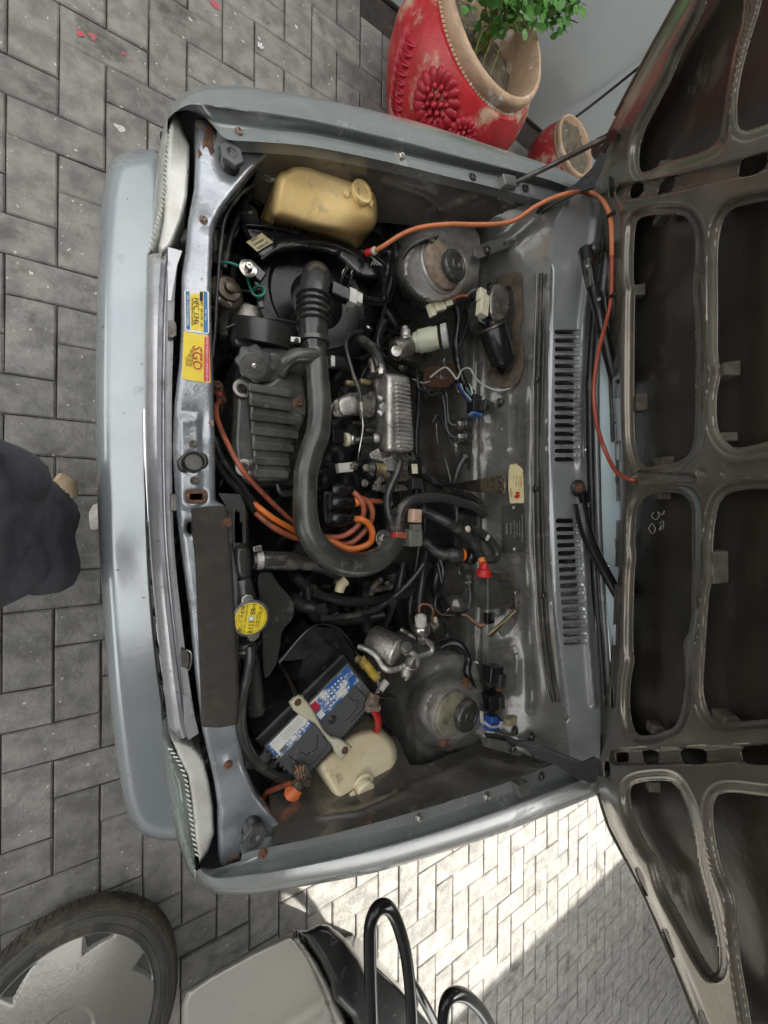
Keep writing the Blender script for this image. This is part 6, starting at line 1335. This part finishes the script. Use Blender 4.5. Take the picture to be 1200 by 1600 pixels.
tube('starter_cable', [(583, 1108, .70), (589, 1118, .69), (591, 1132, .67), (588, 1140, .65)], .0062, 'red_rubber', CAR, 12)
for k, (m) in enumerate(('green_wire', 'rubber_grey', 'white_wire', 'copper_wire')): tube('wire', [(585, 1085, .70), (592, 1072+k*3, .70), (590, 1060, .69), (586+k*3, 1050, .68)], .0016, 'rubber_grey' if k == 0 else m, CAR, 6)
tube('wire', [(584, 1088, .705), (600, 1090, .70), (616, 1088, .69)], .0018, 'rubber_grey', CAR, 6); tube('wire', [(586, 1086, .707), (603, 1084, .70), (618, 1089, .69)], .0018, 'plastic_black', CAR, 6)
for a, b, m in (((563, 1028, .66), (572, 1042, .67), 'yellow_part'), ((570, 1036, .67), (582, 1052, .68), 'yellow_part'), ((580, 1050, .68), (590, 1060, .68), 'yellow_part')): cyl('fusible_link', a, b, .0075, m, CAR)
box('connector', (599, 1071, .69), (.024, .014, .010), 'white_connector', CAR, 40); bolt(560, 1030, .675, .005, 'brass', CAR)

# ---- lower reservoir (coolant overflow)
r2p = rnd([(490, 1195), (508, 1226), (518, 1244), (528, 1256), (544, 1258), (556, 1252), (572, 1246), (592, 1236), (612, 1222), (622, 1205), (624, 1182), (618, 1160), (602, 1142), (586, 1135), (562, 1138), (540, 1148), (516, 1170)], 2)
R2 = sheet('coolant_reservoir', r2p, dome(lambda X, Y: .660+.00072*(Y-1150), .045, 13), 'cream_plastic', CAR, 3, skirt=.47)
lathe('neck_flange', (567, 1226, .712), (.05, -.2, 1), [(0, .030), (.004, .029), (.008, .024)], 'cream_plastic', R2, 36)
lathe('reservoir_cap', (567, 1229, .722), (.05, -.25, 1), [(0, .0225), (.010, .0235), (.013, .0235), (.016, .021), (.0165, .009), (.0155, .008), (.0155, .002)], 'cream_plastic', R2, 40)
box('cap_tab', (551, 1241, .734), (.012, .010, .006), 'cream_plastic', R2, 20, bev=.002)


# ---- fuel filter and pipes
FL = cyl('fuel_filter', (580, 998, .62), (622, 1020, .69), .0250, 'alu_dull', CAR, 36, .1)
fa = (P(622, 1020, .69)-P(580, 998, .62)).normalized()
lathe('filter_head', P(616, 1017, .682), fa, [(0, .0385), (.006, .0390), (.010, .037), (.014, .026), (.016, .012)], 'alu', FL, 36)
lathe('filter_band', P(597, 1007, .648), fa, [(0, .038), (.0005, .0388), (.010, .0388), (.0105, .038)], 'steel_dark', FL, 36)
box('filter_label', (598, 1018, .672), (.03, .02, .002), 'plate_dark', FL, 30, (-50, 30))
cyl('banjo_bolt', (632, 1018, .700), (637, 1010, .722), .0095, 'steel', FL, 12); cyl('banjo_bolt', (640, 1030, .70), (650, 1036, .722), .012, 'alu_dull', FL, 8)
cyl('pipe_union', (634, 1040, .69), (636, 1058, .70), .0115, 'alu_dull', FL, 18); lathe('union_face', (637, 1059, .704), (.2, -.6, .8), [(0, .0105), (.002, .0105), (.003, .008)], 'pale_green', FL, 20)
tube('fuel_pipe', [(632, 1040, .70), (618, 1046, .70), (606, 1047, .70), (597, 1040, .69), (588, 1026, .68), (575, 1016, .66), (560, 1010, .64)], .0052, 'alu', CAR, 12)
tube('fuel_pipe', [(634, 1016, .71), (644, 1020, .72), (652, 1030, .72), (648, 1042, .71), (632, 1044, .70)], .0052, 'alu', CAR, 12)
tube('fuel_pipe', [(650, 1026, .71), (666, 1022, .71), (674, 1018, .71), (674, 1008, .71), (664, 1000, .71), (660, 994, .71)], .0048, 'alu', CAR, 12)
tube('fuel_pipe', [(650, 997, .66), (640, 992, .65), (626, 984, .63)], .0052, 'alu_dull', CAR, 10)
cyl('fuel_fitting', (659, 1004, .70), (659, 988, .705), .010, 'alu_dull', CAR, 6); cyl('fuel_fitting', (659, 989, .705), (658, 976, .71), .0145, 'steel', CAR, 20); cyl('quick_connector', (658, 978, .71), (657, 962, .712), .0095, 'white_connector', CAR, 14)
box('connector_latch', (657, 966, .722), (.014, .02, .006), 'white_connector', CAR, 3)
tube('wire', [(656, 962, .70), (655, 950, .69), (660, 944, .69), (672, 946, .69), (677, 955, .69), (676, 968, .68), (682, 980, .68)], .0018, 'copper_wire', CAR, 6); box('connector', (680, 968, .685), (.007, .014, .006), 'cream_connector', CAR, 0)

# ---- brake fluid reservoir
bx0, bx1 = P(646, 536, .70), P(699, 524, .765)
ba = (bx1-bx0).normalized()
BR = lathe('brake_reservoir', bx0, ba, [(0, .020), (.004, .025), (.014, .0265), (.016, .0300), (.050, .0300), (.055, .0280), (.066, .0280)], 'pale_green', CAR, 36)
lathe('reservoir_cap', bx1-ba*.014, ba, [(0, .0295), (.012, .0302), (.0145, .029), (.0148, .002)], 'grey_cap', BR, 40)
cyl('master_cylinder', (655, 556, .66), (612, 545, .64), .020, 'steel_dark', CAR); 
cyl('clutch_fitting', (617, 549, .70), (640, 541, .70), .0165, 'alu_dull', CAR, 24); cyl('clutch_fitting', (634, 530, .70), (634, 516, .70), .0085, 'alu', CAR, 14); lathe('fitting_face', P(619, 549, .718), (-.3, 0, 1), [(0, .0135), (.003, .0135), (.004, .010)], 'alu', CAR, 24)
box('fitting_body', (635, 536, .70), (.03, .03, .03), 'alu', CAR, 15, bev=.006); cyl('clutch_pipe_end', (633, 517, .70), (632, 510, .70), .006, 'alu_dull', CAR)
slab('mount_plate', [(664, 575), (720, 565), (716, 590), (700, 605), (672, 606), (662, 600)], .60, .006, 'rust', CAR, .001)
tube('wire', [(672, 590, .66), (684, 580, .67), (696, 574, .68), (706, 582, .69), (714, 592, .70), (722, 578, .70), (734, 576, .70), (744, 592, .71), (760, 604, .72), (780, 610, .74), (798, 606, .76), (802, 598, .76)], .0016, 'white_wire', CAR, 6)
for k in range(3): tube('wire', [(672, 585, .66), (690+k*4, 592, .66), (684+k*5, 572, .67), (694, 560, .67)], .0013, 'steel', CAR, 6)
tube('wire', [(645, 592, .62), (660, 598, .62), (672, 596, .62)], .0012, 'white_wire', CAR, 5)
for k, pts in enumerate(([(652, 590, .62), (658, 610, .62), (690, 608, .62), (698, 620, .62), (702, 660, .63), (718, 664, .65)], [(660, 600, .62), (672, 618, .62), (688, 614, .62), (694, 630, .62), (698, 668, .63), (706, 682, .64), (718, 684, .65)])):
    tube('brake_line', pts, .0034, 'rubber_grey', CAR, 8)
for y in (664, 684): cyl('line_union', (714, y, .655), (726, y, .662), .0075, 'alu_dull', CAR, 6); cyl('union_boot', (722, y, .66), (734, y-1, .665), .0115, 'rubber_grey', CAR, 16)
tube('wire', [(676, 660, .62), (682, 650, .63), (690, 655, .63), (700, 680, .63), (706, 696, .63)], .003, 'rubber', CAR, 8); tube('wire', [(682, 662, .62), (684, 690, .62), (696, 720, .62), (704, 750, .63), (706, 765, .63)], .0018, 'steel_dark', CAR, 6)
lathe('grommet', (726, 714, .665), (-.6, 0, .8), [(0, .018), (.006, .017), (.012, .009), (.014, .007)], 'rubber', CAR, 24); tube('cable', [(727, 714, .67), (718, 728, .66), (712, 745, .65), (708, 765, .64)], .006, 'rubber_grey', CAR, 10)

# ---- wiper motor on its plate
WPz = lambda x, y, d=0.: float(zW(np.array(float(x)), np.array(float(y))))+d
PL = sheet('wiper_motor_plate', rnd([(764, 448), (772, 436), (786, 428), (813, 424), (815, 430), (816, 488), (817, 500), (812, 508), (812, 528), (818, 534), (818, 580), (810, 598), (796, 606), (776, 604), (762, 590), (756, 560), (752, 520), (756, 470)], 1), lambda X, Y, s: zW(X, Y)+.006, 'bronze_bracket', CAR, 3, holes=[rnd([(786, 448), (797, 446), (803, 460), (804, 490), (800, 512), (800, 540), (804, 562), (800, 582), (790, 588), (778, 582), (770, 560), (764, 530), (770, 480)], 1)])
slab('motor_recess', [(750, 430), (822, 430), (822, 600), (750, 600)], .66, .01, 'bay_dark', CAR, .001)
gh = P(780, 470, .76)
GH = sheet('wiper_gear_case', rnd([(768, 444), (776, 440), (790, 446), (797, 460), (797, 480), (792, 498), (782, 506), (770, 506), (762, 490), (762, 462)], 2), dome(.795, .022, 7), 'alu_dull', CAR, 2.5, skirt=.70)
for x, y in ((772, 440), (792, 480), (770, 506)): bolt(x, y, .785, .005, 'steel_dark', GH)
WM = cyl('wiper_motor', (768, 508, .775), (786, 566, .765), .0225, 'plastic_black', CAR, 36, .08)
wa = (P(786, 566, .765)-P(768, 508, .775)).normalized()
lathe('motor_flange', P(768, 508, .775), wa, [(0, .0415), (.006, .0425), (.008, .040)], 'steel_dark', WM, 36)
lathe('motor_end', P(785, 562, .766), wa, [(0, .0385), (.006, .031), (.010, .022), (.012, .012), (.020, .011), (.021, .005)], 'plastic_black', WM, 32)
box('wiper_connector', (754, 478, .78), (.026, .052, .02), 'cream_connector', CAR, -8, bev=.003); box('wiper_connector', (752, 462, .78), (.022, .03, .016), 'cream_connector', CAR, -5, bev=.003)
box('motor_plug', (685, 478, .745), (.030, .026, .018), 'cream_connector', CAR, 25, bev=.003); box('motor_plug', (699, 472, .748), (.022, .020, .013), 'cream_connector', CAR, 25, bev=.002); box('motor_plug', (674, 485, .742), (.014, .028, .014), 'cream_connector', CAR, 25, bev=.002)
tube('wire', [(704, 470, .75), (716, 463, .76), (730, 462, .765)], .002, 'cable_salmon', CAR, 6); tube('wire', [(730, 462, .76), (736, 455, .77), (746, 452, .78)], .002, 'rubber_grey', CAR, 6)
for k in range(3): tube('wire', [(748+k*3, 492, .77), (750+k*3, 500, .765), (758+k*2, 505, .76)], .0018, ('white_wire', 'plastic_black', 'blue_plastic')[k], CAR, 6)
tube('loom', [(712, 478, .69), (716, 500, .69), (712, 540, .68), (716, 570, .69), (726, 600, .69), (738, 615, .69)], .006, 'plastic_black', CAR, 8)
tube('loom', [(728, 480, .70), (732, 500, .69), (722, 530, .68), (712, 560, .67)], .003, 'plastic_black', CAR, 8)
# connectors by the bulkhead
box('multi_plug', (741, 632, .70), (.028, .046, .026), 'plastic_black', CAR, -8, bev=.002); box('plug_rim', (743, 648, .704), (.030, .008, .022), 'label_worn', CAR, -8); box('multi_plug', (760, 636, .72), (.034, .030, .022), 'plastic_dusty', CAR, -12, bev=.003)
lathe('plug_port', (762, 637, .733), (0, 0, 1), [(0, .007), (.003, .007), (.0035, .004)], 'plastic_black', CAR, 16)
for k in range(6): tube('wire', [(712+k*4, 600, .69), (716+k*4, 612-(k % 2)*6, .70), (724+k*3, 618, .70), (732+k*3, 628, .70)], .0018, ('rubber_grey', 'blue_plastic', 'white_wire', 'plastic_black', 'green_wire', 'white_wire')[k], CAR, 6)
bolt(782, 630, fz_(782, 630, .002), .007, 'steel_dark', CAR); lathe('body_plug', (785, 671, fz_(785, 671)), (-.4, 0, 1), [(0, .006), (.002, .006), (.003, .002)], 'steel', CAR, 16)

# ---- firewall plates: stamped number, caution tag, identification plate
def onfw(name, poly, d, mat, par, **k): return sheet(name, poly, lambda X, Y, s: zfw(X, Y, s*0+20)*0+zW(X, Y)+d, mat, par, 4, **k)
def TX(s_, x, y, size, mat, par, d=.0, sx=1.):
    p = P(x, y, WPz(x, y, d)); q = P(x+6, y, WPz(x+6, y, d)); r_ = P(x, y+6, WPz(x, y+6, d)); text(s_, p, size, r_-p, q-p, mat, par, sx=sx)
CT = onfw('caution_tag', [(795, 733), (797, 726), (806, 724), (817, 733), (819, 780), (818, 786), (808, 786), (797, 787), (794, 760)], .0085, 'sticker_cream', FW)
TX('CAUTION!', 814, 753, .0072, 'ink_red', CT, .0102, .95); TX('Engine cleaning', 807, 752, .0052, 'ink_brown', CT, .0102); TX('A cooling pressure water', 811, 755, .0040, 'ink_brown', CT, .0102); TX('with cover', 803, 748, .0050, 'ink_brown', CT, .0102); TX('SUZUKI', 798.5, 770, .0080, 'ink_red', CT, .0102, .9)
for k in range(2):
    x = 803+k*5; p = [(x, 766), (x+6, 772), (x+3, 774.5), (x-1, 770.5)] if k == 0 else [(x-5, 777), (x+1, 783), (x+4, 781), (x-2, 774.5)]
    onfw('emblem_stroke', [(803, 771), (809, 766), (813, 770), (809, 773.5), (806, 771)] if k == 0 else [(803, 776), (806.5, 772.5), (810, 775.5), (813, 773), (809, 780.5), (805, 778)], .0102, 'ink_red', CT)
IP = onfw('identification_plate', [(784, 790), (820, 789), (821, 861), (785, 862)], .0085, 'plate_dark', FW)
for i, s_ in enumerate(('SUZUKI MOTOR CORPORATION', 'MODEL  SF310  1000 cc', 'CHASSIS  DM  600', 'COLOUR  Z2S  TRIM  T01')): TX(s_, 816-i*4.2, 826, .0046 if i else .0052, 'ink_pale', IP, .0102)
TX('SUZUKI', 791.5, 826, .0085, 'ink_pale', IP, .0102, 1.1); TX('PAK SUZUKI', 798, 826, .0058, 'ink_pale', IP, .0102)
for x, y in ((803, 793), (804, 858)): bolt(x, y, WPz(x, y, .009), .0028, 'alu', IP, name='rivet')
TX('SF310-SY007SELM', 805, 660, .0115, 'bay_paint', FW, .0035, 1.25)
# ---- bracket straps, coil, relays
slab('strap_bracket', [(752, 748), (784, 742), (788, 746), (788, 768), (786, 771), (752, 770)], .765, .003, 'bronze_bracket', CAR, .001); tube('strap_fold', [(784, 743, .765), (788, 757, .765), (786, 771, .765)], .003, 'bronze_bracket', CAR, 6)
prism('strap_arm', [P(752, 748, .764), P(752, 770, .764), P(738, 762, .72), P(694, 761, .66), P(690, 758, .66)], (0, 0, -.003), 'steel_dark', CAR, .0008)
for x, y in ((782, 750), (783, 764)): bolt(x, y, .768, .0045, 'steel_dark', CAR)
CS = sheet('heater_valve_cover', rnd([(706, 772), (738, 766), (750, 778), (752, 850), (745, 870), (715, 868), (704, 850), (708, 810)], 2), dome(.70, .03, 8), 'plastic_dusty', CAR, 3.5, skirt=.55)
sheet('rubber_boot', rnd([(722, 772), (742, 768), (754, 780), (760, 800), (756, 808), (742, 806), (726, 798)], 2), dome(.745, .02, 6), 'plastic_black', CAR, 3, skirt=.69)
tube('coolant_hose', [(624, 838, .72), (623, 820, .725), (626, 798, .73), (638, 784, .735), (660, 778, .74), (690, 778, .745), (715, 784, .745), (740, 792, .745), (756, 804, .74)], .0088, 'rubber_grey', CAR, 14)
tube('corrugated_loom', [(655, 796, .72), (672, 804, .72), (694, 814, .725), (715, 826, .735), (734, 842, .745), (746, 858, .755), (752, 872, .765)], .0085, 'rubber_grey', CAR, 16, corr=.10, pitch=.0045)
cyl('lead_end', (751, 870, .766), (755, 880, .772), .006, 'cable_orange', CAR)
tube('vacuum_hose', [(734, 826, .735), (752, 834, .74), (768, 848, .75), (776, 862, .755), (774, 872, .755), (760, 874, .75), (744, 868, .74)], .0078, 'rubber_grey', CAR, 14)
box('hose_mark', (762, 840, .7585), (.010, .016, .004), 'white_connector', CAR, -40, bev=.003); lathe('hose_bung', (729, 827, .745), (0, 0, 1), [(0, .009), (.006, .010), (.008, .006)], 'cream_connector', CAR, 10)
cyl('heater_hose', (700, 867, .70), (722, 868, .72), .013, 'rubber', CAR, 20); tube('heater_hose', [(704, 867, .70), (690, 866, .69), (676, 858, .67), (664, 846, .65)], .010, 'rubber', CAR, 14); lathe('seal_ring', P(722, 867, .722), (1, -.1, .3), [(0, .0165), (.003, .0175), (.006, .0165)], 'cable_orange', CAR, 28); cyl('hose_cap', (729, 868, .725), (740, 872, .73), .0135, 'plastic_black', CAR, 20)
box('solenoid_valve', (646, 840, .735), (.034, .038, .022), 'green_grey', CAR, 0, bev=.002); box('solenoid_valve', (649, 824, .74), (.022, .014, .018), 'green_grey', CAR, 0, bev=.002); box('valve_plug', (648, 806, .74), (.026, .030, .020), 'pink_connector', CAR, -4, bev=.003); box('plug_latch', (650, 805, .752), (.012, .024, .004), 'pink_connector', CAR, -4)
box('valve_nozzle', (625, 836, .735), (.030, .014, .014), 'cable_salmon', CAR, -6, bev=.003); box('valve_nozzle', (616, 839, .735), (.010, .016, .010), 'red_rubber', CAR, 0)
slab('valve_bracket', rnd([(590, 834), (602, 830), (612, 836), (630, 846), (655, 850), (655, 854), (610, 852), (594, 848)], 1), .722, .004, 'rust_light', CAR, .001); bolt(599, 841, .724, .007, 'steel', CAR, h=.5, washer=True)
COI = box('ignition_coil', (760, 922, .775), (.038, .085, .045), 'plastic_cover', CAR, 0, bev=.003); box('coil_block', (778, 924, .775), (.050, .058, .045), 'plastic_cover', CAR, 0, bev=.004)
lathe('coil_tower_boot', P(756, 900, .785), (-.02, 1, .1), [(0, .0195), (.003, .0205), (.008, .0195), (.018, .018), (.022, .012), (.034, .010), (.036, .0085)], 'red_rubber', COI, 28)
slab('coil_bracket', [(776, 896), (812, 896), (817, 952), (800, 953), (796, 950), (778, 950)], WPz(795, 925, .018), .003, 'bronze_bracket', CAR, .001); bolt(804, 926, WPz(800, 925, .02), .006, 'alu_dull', CAR); lathe('bracket_hole', (810, 941, WPz(805, 941, .018)), (0, 0, 1), [(0, .003), (.0006, .003)], 'ink', CAR, 12)
prism('coil_strut', [P(804, 952, .80), P(762, 992, .755), P(768, 996, .752), P(790, 974, .77), P(811, 954, .80)], (0, 0, -.003), 'bronze_bracket', CAR, .001); prism('coil_strut', [P(798, 962, .79), P(806, 970, .79), P(788, 996, .76), P(780, 986, .76)], (0, 0, -.01), 'bay_light', CAR, .001)
tube('strut_fold', [(763, 991, .758), (785, 972, .775), (806, 954, .80)], .0022, 'brass', CAR, 6)
box('coil_plug', (764, 966, .745), (.026, .026, .016), 'plastic_black', CAR, 0, bev=.002); box('plug_latch', (770, 964, .755), (.006, .02, .006), 'rubber_grey', CAR, 0)
for k, m in enumerate(('copper_wire', 'copper_wire', 'rubber_grey')): tube('wire', [(762, 972+k, .74), (750, 976+k*2, .73), (738, 968+k*2, .72), (728, 961+k, .71), (716, 960, .70), (690, 960, .69), (680, 950, .69)], .0016, m, CAR, 6)
tube('loom', [(722, 960, .70), (700, 958, .69), (684, 962, .68), (680, 950, .68), (682, 930, .67), (690, 915, .66), (688, 900, .65), (684, 880, .64)], .004, 'plastic_black', CAR, 8)
tube('loom', [(686, 962, .68), (698, 975, .67), (700, 990, .66), (690, 1002, .66), (675, 1006, .66)], .0055, 'rubber', CAR, 8); tube('loom', [(690, 1010, .68), (705, 1005, .70), (722, 1010, .72), (732, 1030, .73), (730, 1050, .74), (740, 1080, .75), (748, 1105, .76)], .007, 'plastic_black', CAR, 8)
tube('wire', [(716, 880, .66), (718, 895, .67), (730, 908, .68), (735, 925, .69), (732, 950, .69), (722, 958, .69)], .0022, 'rubber_grey', CAR, 6); tube('wire', [(686, 870, .64), (692, 890, .65), (690, 915, .66), (682, 930, .67)], .0022, 'rubber_grey', CAR, 6)
lathe('bulkhead_bung', P(712, 945, .66), (-.6, 0, .8), [(0, .030), (.012, .027), (.02, .018), (.022, .008)], 'bay_paint', CAR, 28); box('connector', (692, 944, .68), (.02, .03, .018), 'plastic_black', CAR, 30); box('connector', (698, 950, .685), (.010, .012, .008), 'pink_connector', CAR, 30)
box('relay', (770, 1052, .765), (.045, .040, .030), 'plastic_black', CAR, -8, bev=.004); box('relay', (780, 1062, .775), (.022, .034, .026), 'plastic_dusty', CAR, -6, bev=.003); slab('relay_bracket', [(752, 1036), (790, 1046), (788, 1080), (756, 1080)], .745, .003, 'steel_dark', CAR, .001)
box('relay', (768, 1094, .77), (.044, .042, .034), 'plastic_black', CAR, 4, bev=.004); box('relay', (779, 1096, .778), (.018, .036, .026), 'plastic_dusty', CAR, 4, bev=.003); bolt(780, 1080, .775, .006, 'rust', CAR)
box('blue_connector', (768, 1128, .775), (.034, .034, .026), 'blue_plastic', CAR, -10, bev=.003); box('blue_connector', (772, 1124, .79), (.022, .014, .008), 'blue_plastic', CAR, -10, bev=.002)
box('cream_connector', (798, 1127, .79), (.030, .018, .014), 'sticker_gold', CAR, 0, bev=.003); slab('white_tag', [(750, 1111), (755, 1111), (757, 1134), (752, 1130)], .775, .003, 'white_connector', CAR, .001)
tube('wire', [(757, 1128, .79), (766, 1135, .795), (778, 1135, .795), (784, 1128, .795)], .0022, 'white_wire', CAR, 6)
tube('wire', [(748, 1100, .77), (756, 1108, .78), (765, 1112, .785), (776, 1118, .79), (784, 1126, .79)], .003, 'plastic_black', CAR, 8); tube('wire', [(742, 1034, .745), (747, 1036, .75)], .0018, 'white_wire', CAR, 6)
# dangling wires at the battery-side wall
for k in range(5):
    x = 585+k*5; tube('wire', [(600+k*4, 1240, .56), (608, 1238+k*4, .56), (620-k*3, 1246, .57), (630, 1238, .58)], .0013, 'copper_wire' if k % 2 else 'steel_dark', CAR, 5)
# ---- washer hose: from the reservoir corner, across the bay and up onto the bonnet
cyl('hose_joiner', (571, 396, .66), (586, 392, .68), .0055, 'red_rubber', CAR); cyl('hose_joiner', (582, 394, .675), (588, 390, .685), .006, 'white_connector', CAR)
tube('washer_hose', [P(584, 393, .68), P(600, 384, .71), P(625, 368, .745), P(655, 356, .77), P(700, 350.5, .80), P(750, 351, .82), P(785, 349, .84), P(808, 342, .86), P(838, 322, .90), P(868, 308, .93), P(895, 301, .95), HP(918, 300, .05), HP(938, 310, .035), HP(950, 328, .03), HP(955, 350, .03), HP(956, 400, .03)], .0036, 'hose_orange', CAR, 12)
tube('washer_hose', [HP(956, 400, .03), HP(955, 462, .03), HP(948, 500, .04), P(936, 545, .99), P(929, 590, .985), P(928, 625, .985), P(933, 665, .985), P(944, 700, .985), HP(960, 733, .035), HP(977, 746, .030), HP(990, 750, .020), HP(996, 752, -.01)], .0034, 'hose_red', CAR, 12)
for (x, y) in ((955, 335), (955, 463)): box('cable_tie', HP(x, y, .031), (.006, .008, .018), 'plastic_black', CAR, 0); strip('tie_tail', [HP(x, y, .033), HP(x+7, y-4, .03)], .002, 'rubber_grey', CAR, .001)
tube('wire', [(596, 398, .66), (608, 395, .68), (606, 420, .66), (600, 450, .66), (602, 470, .68)], .005, 'plastic_black', CAR, 8)
tube('wire', [(590, 402, .65), (600, 412, .65), (612, 430, .64), (606, 460, .62), (596, 500, .58)], .0035, 'rubber', CAR, 8)
for k in range(5): tube('wire', [(578, 400, .655), (584+k*3, 406+k*2, .655), (580+k*4, 414, .655)], .0009, 'white_wire', CAR, 5)
lathe('hose_ring', P(575, 514, .60), (.3, .8, .5), [(0, .011), (.003, .012), (.006, .011)], 'steel', CAR, 20)
make_texts()
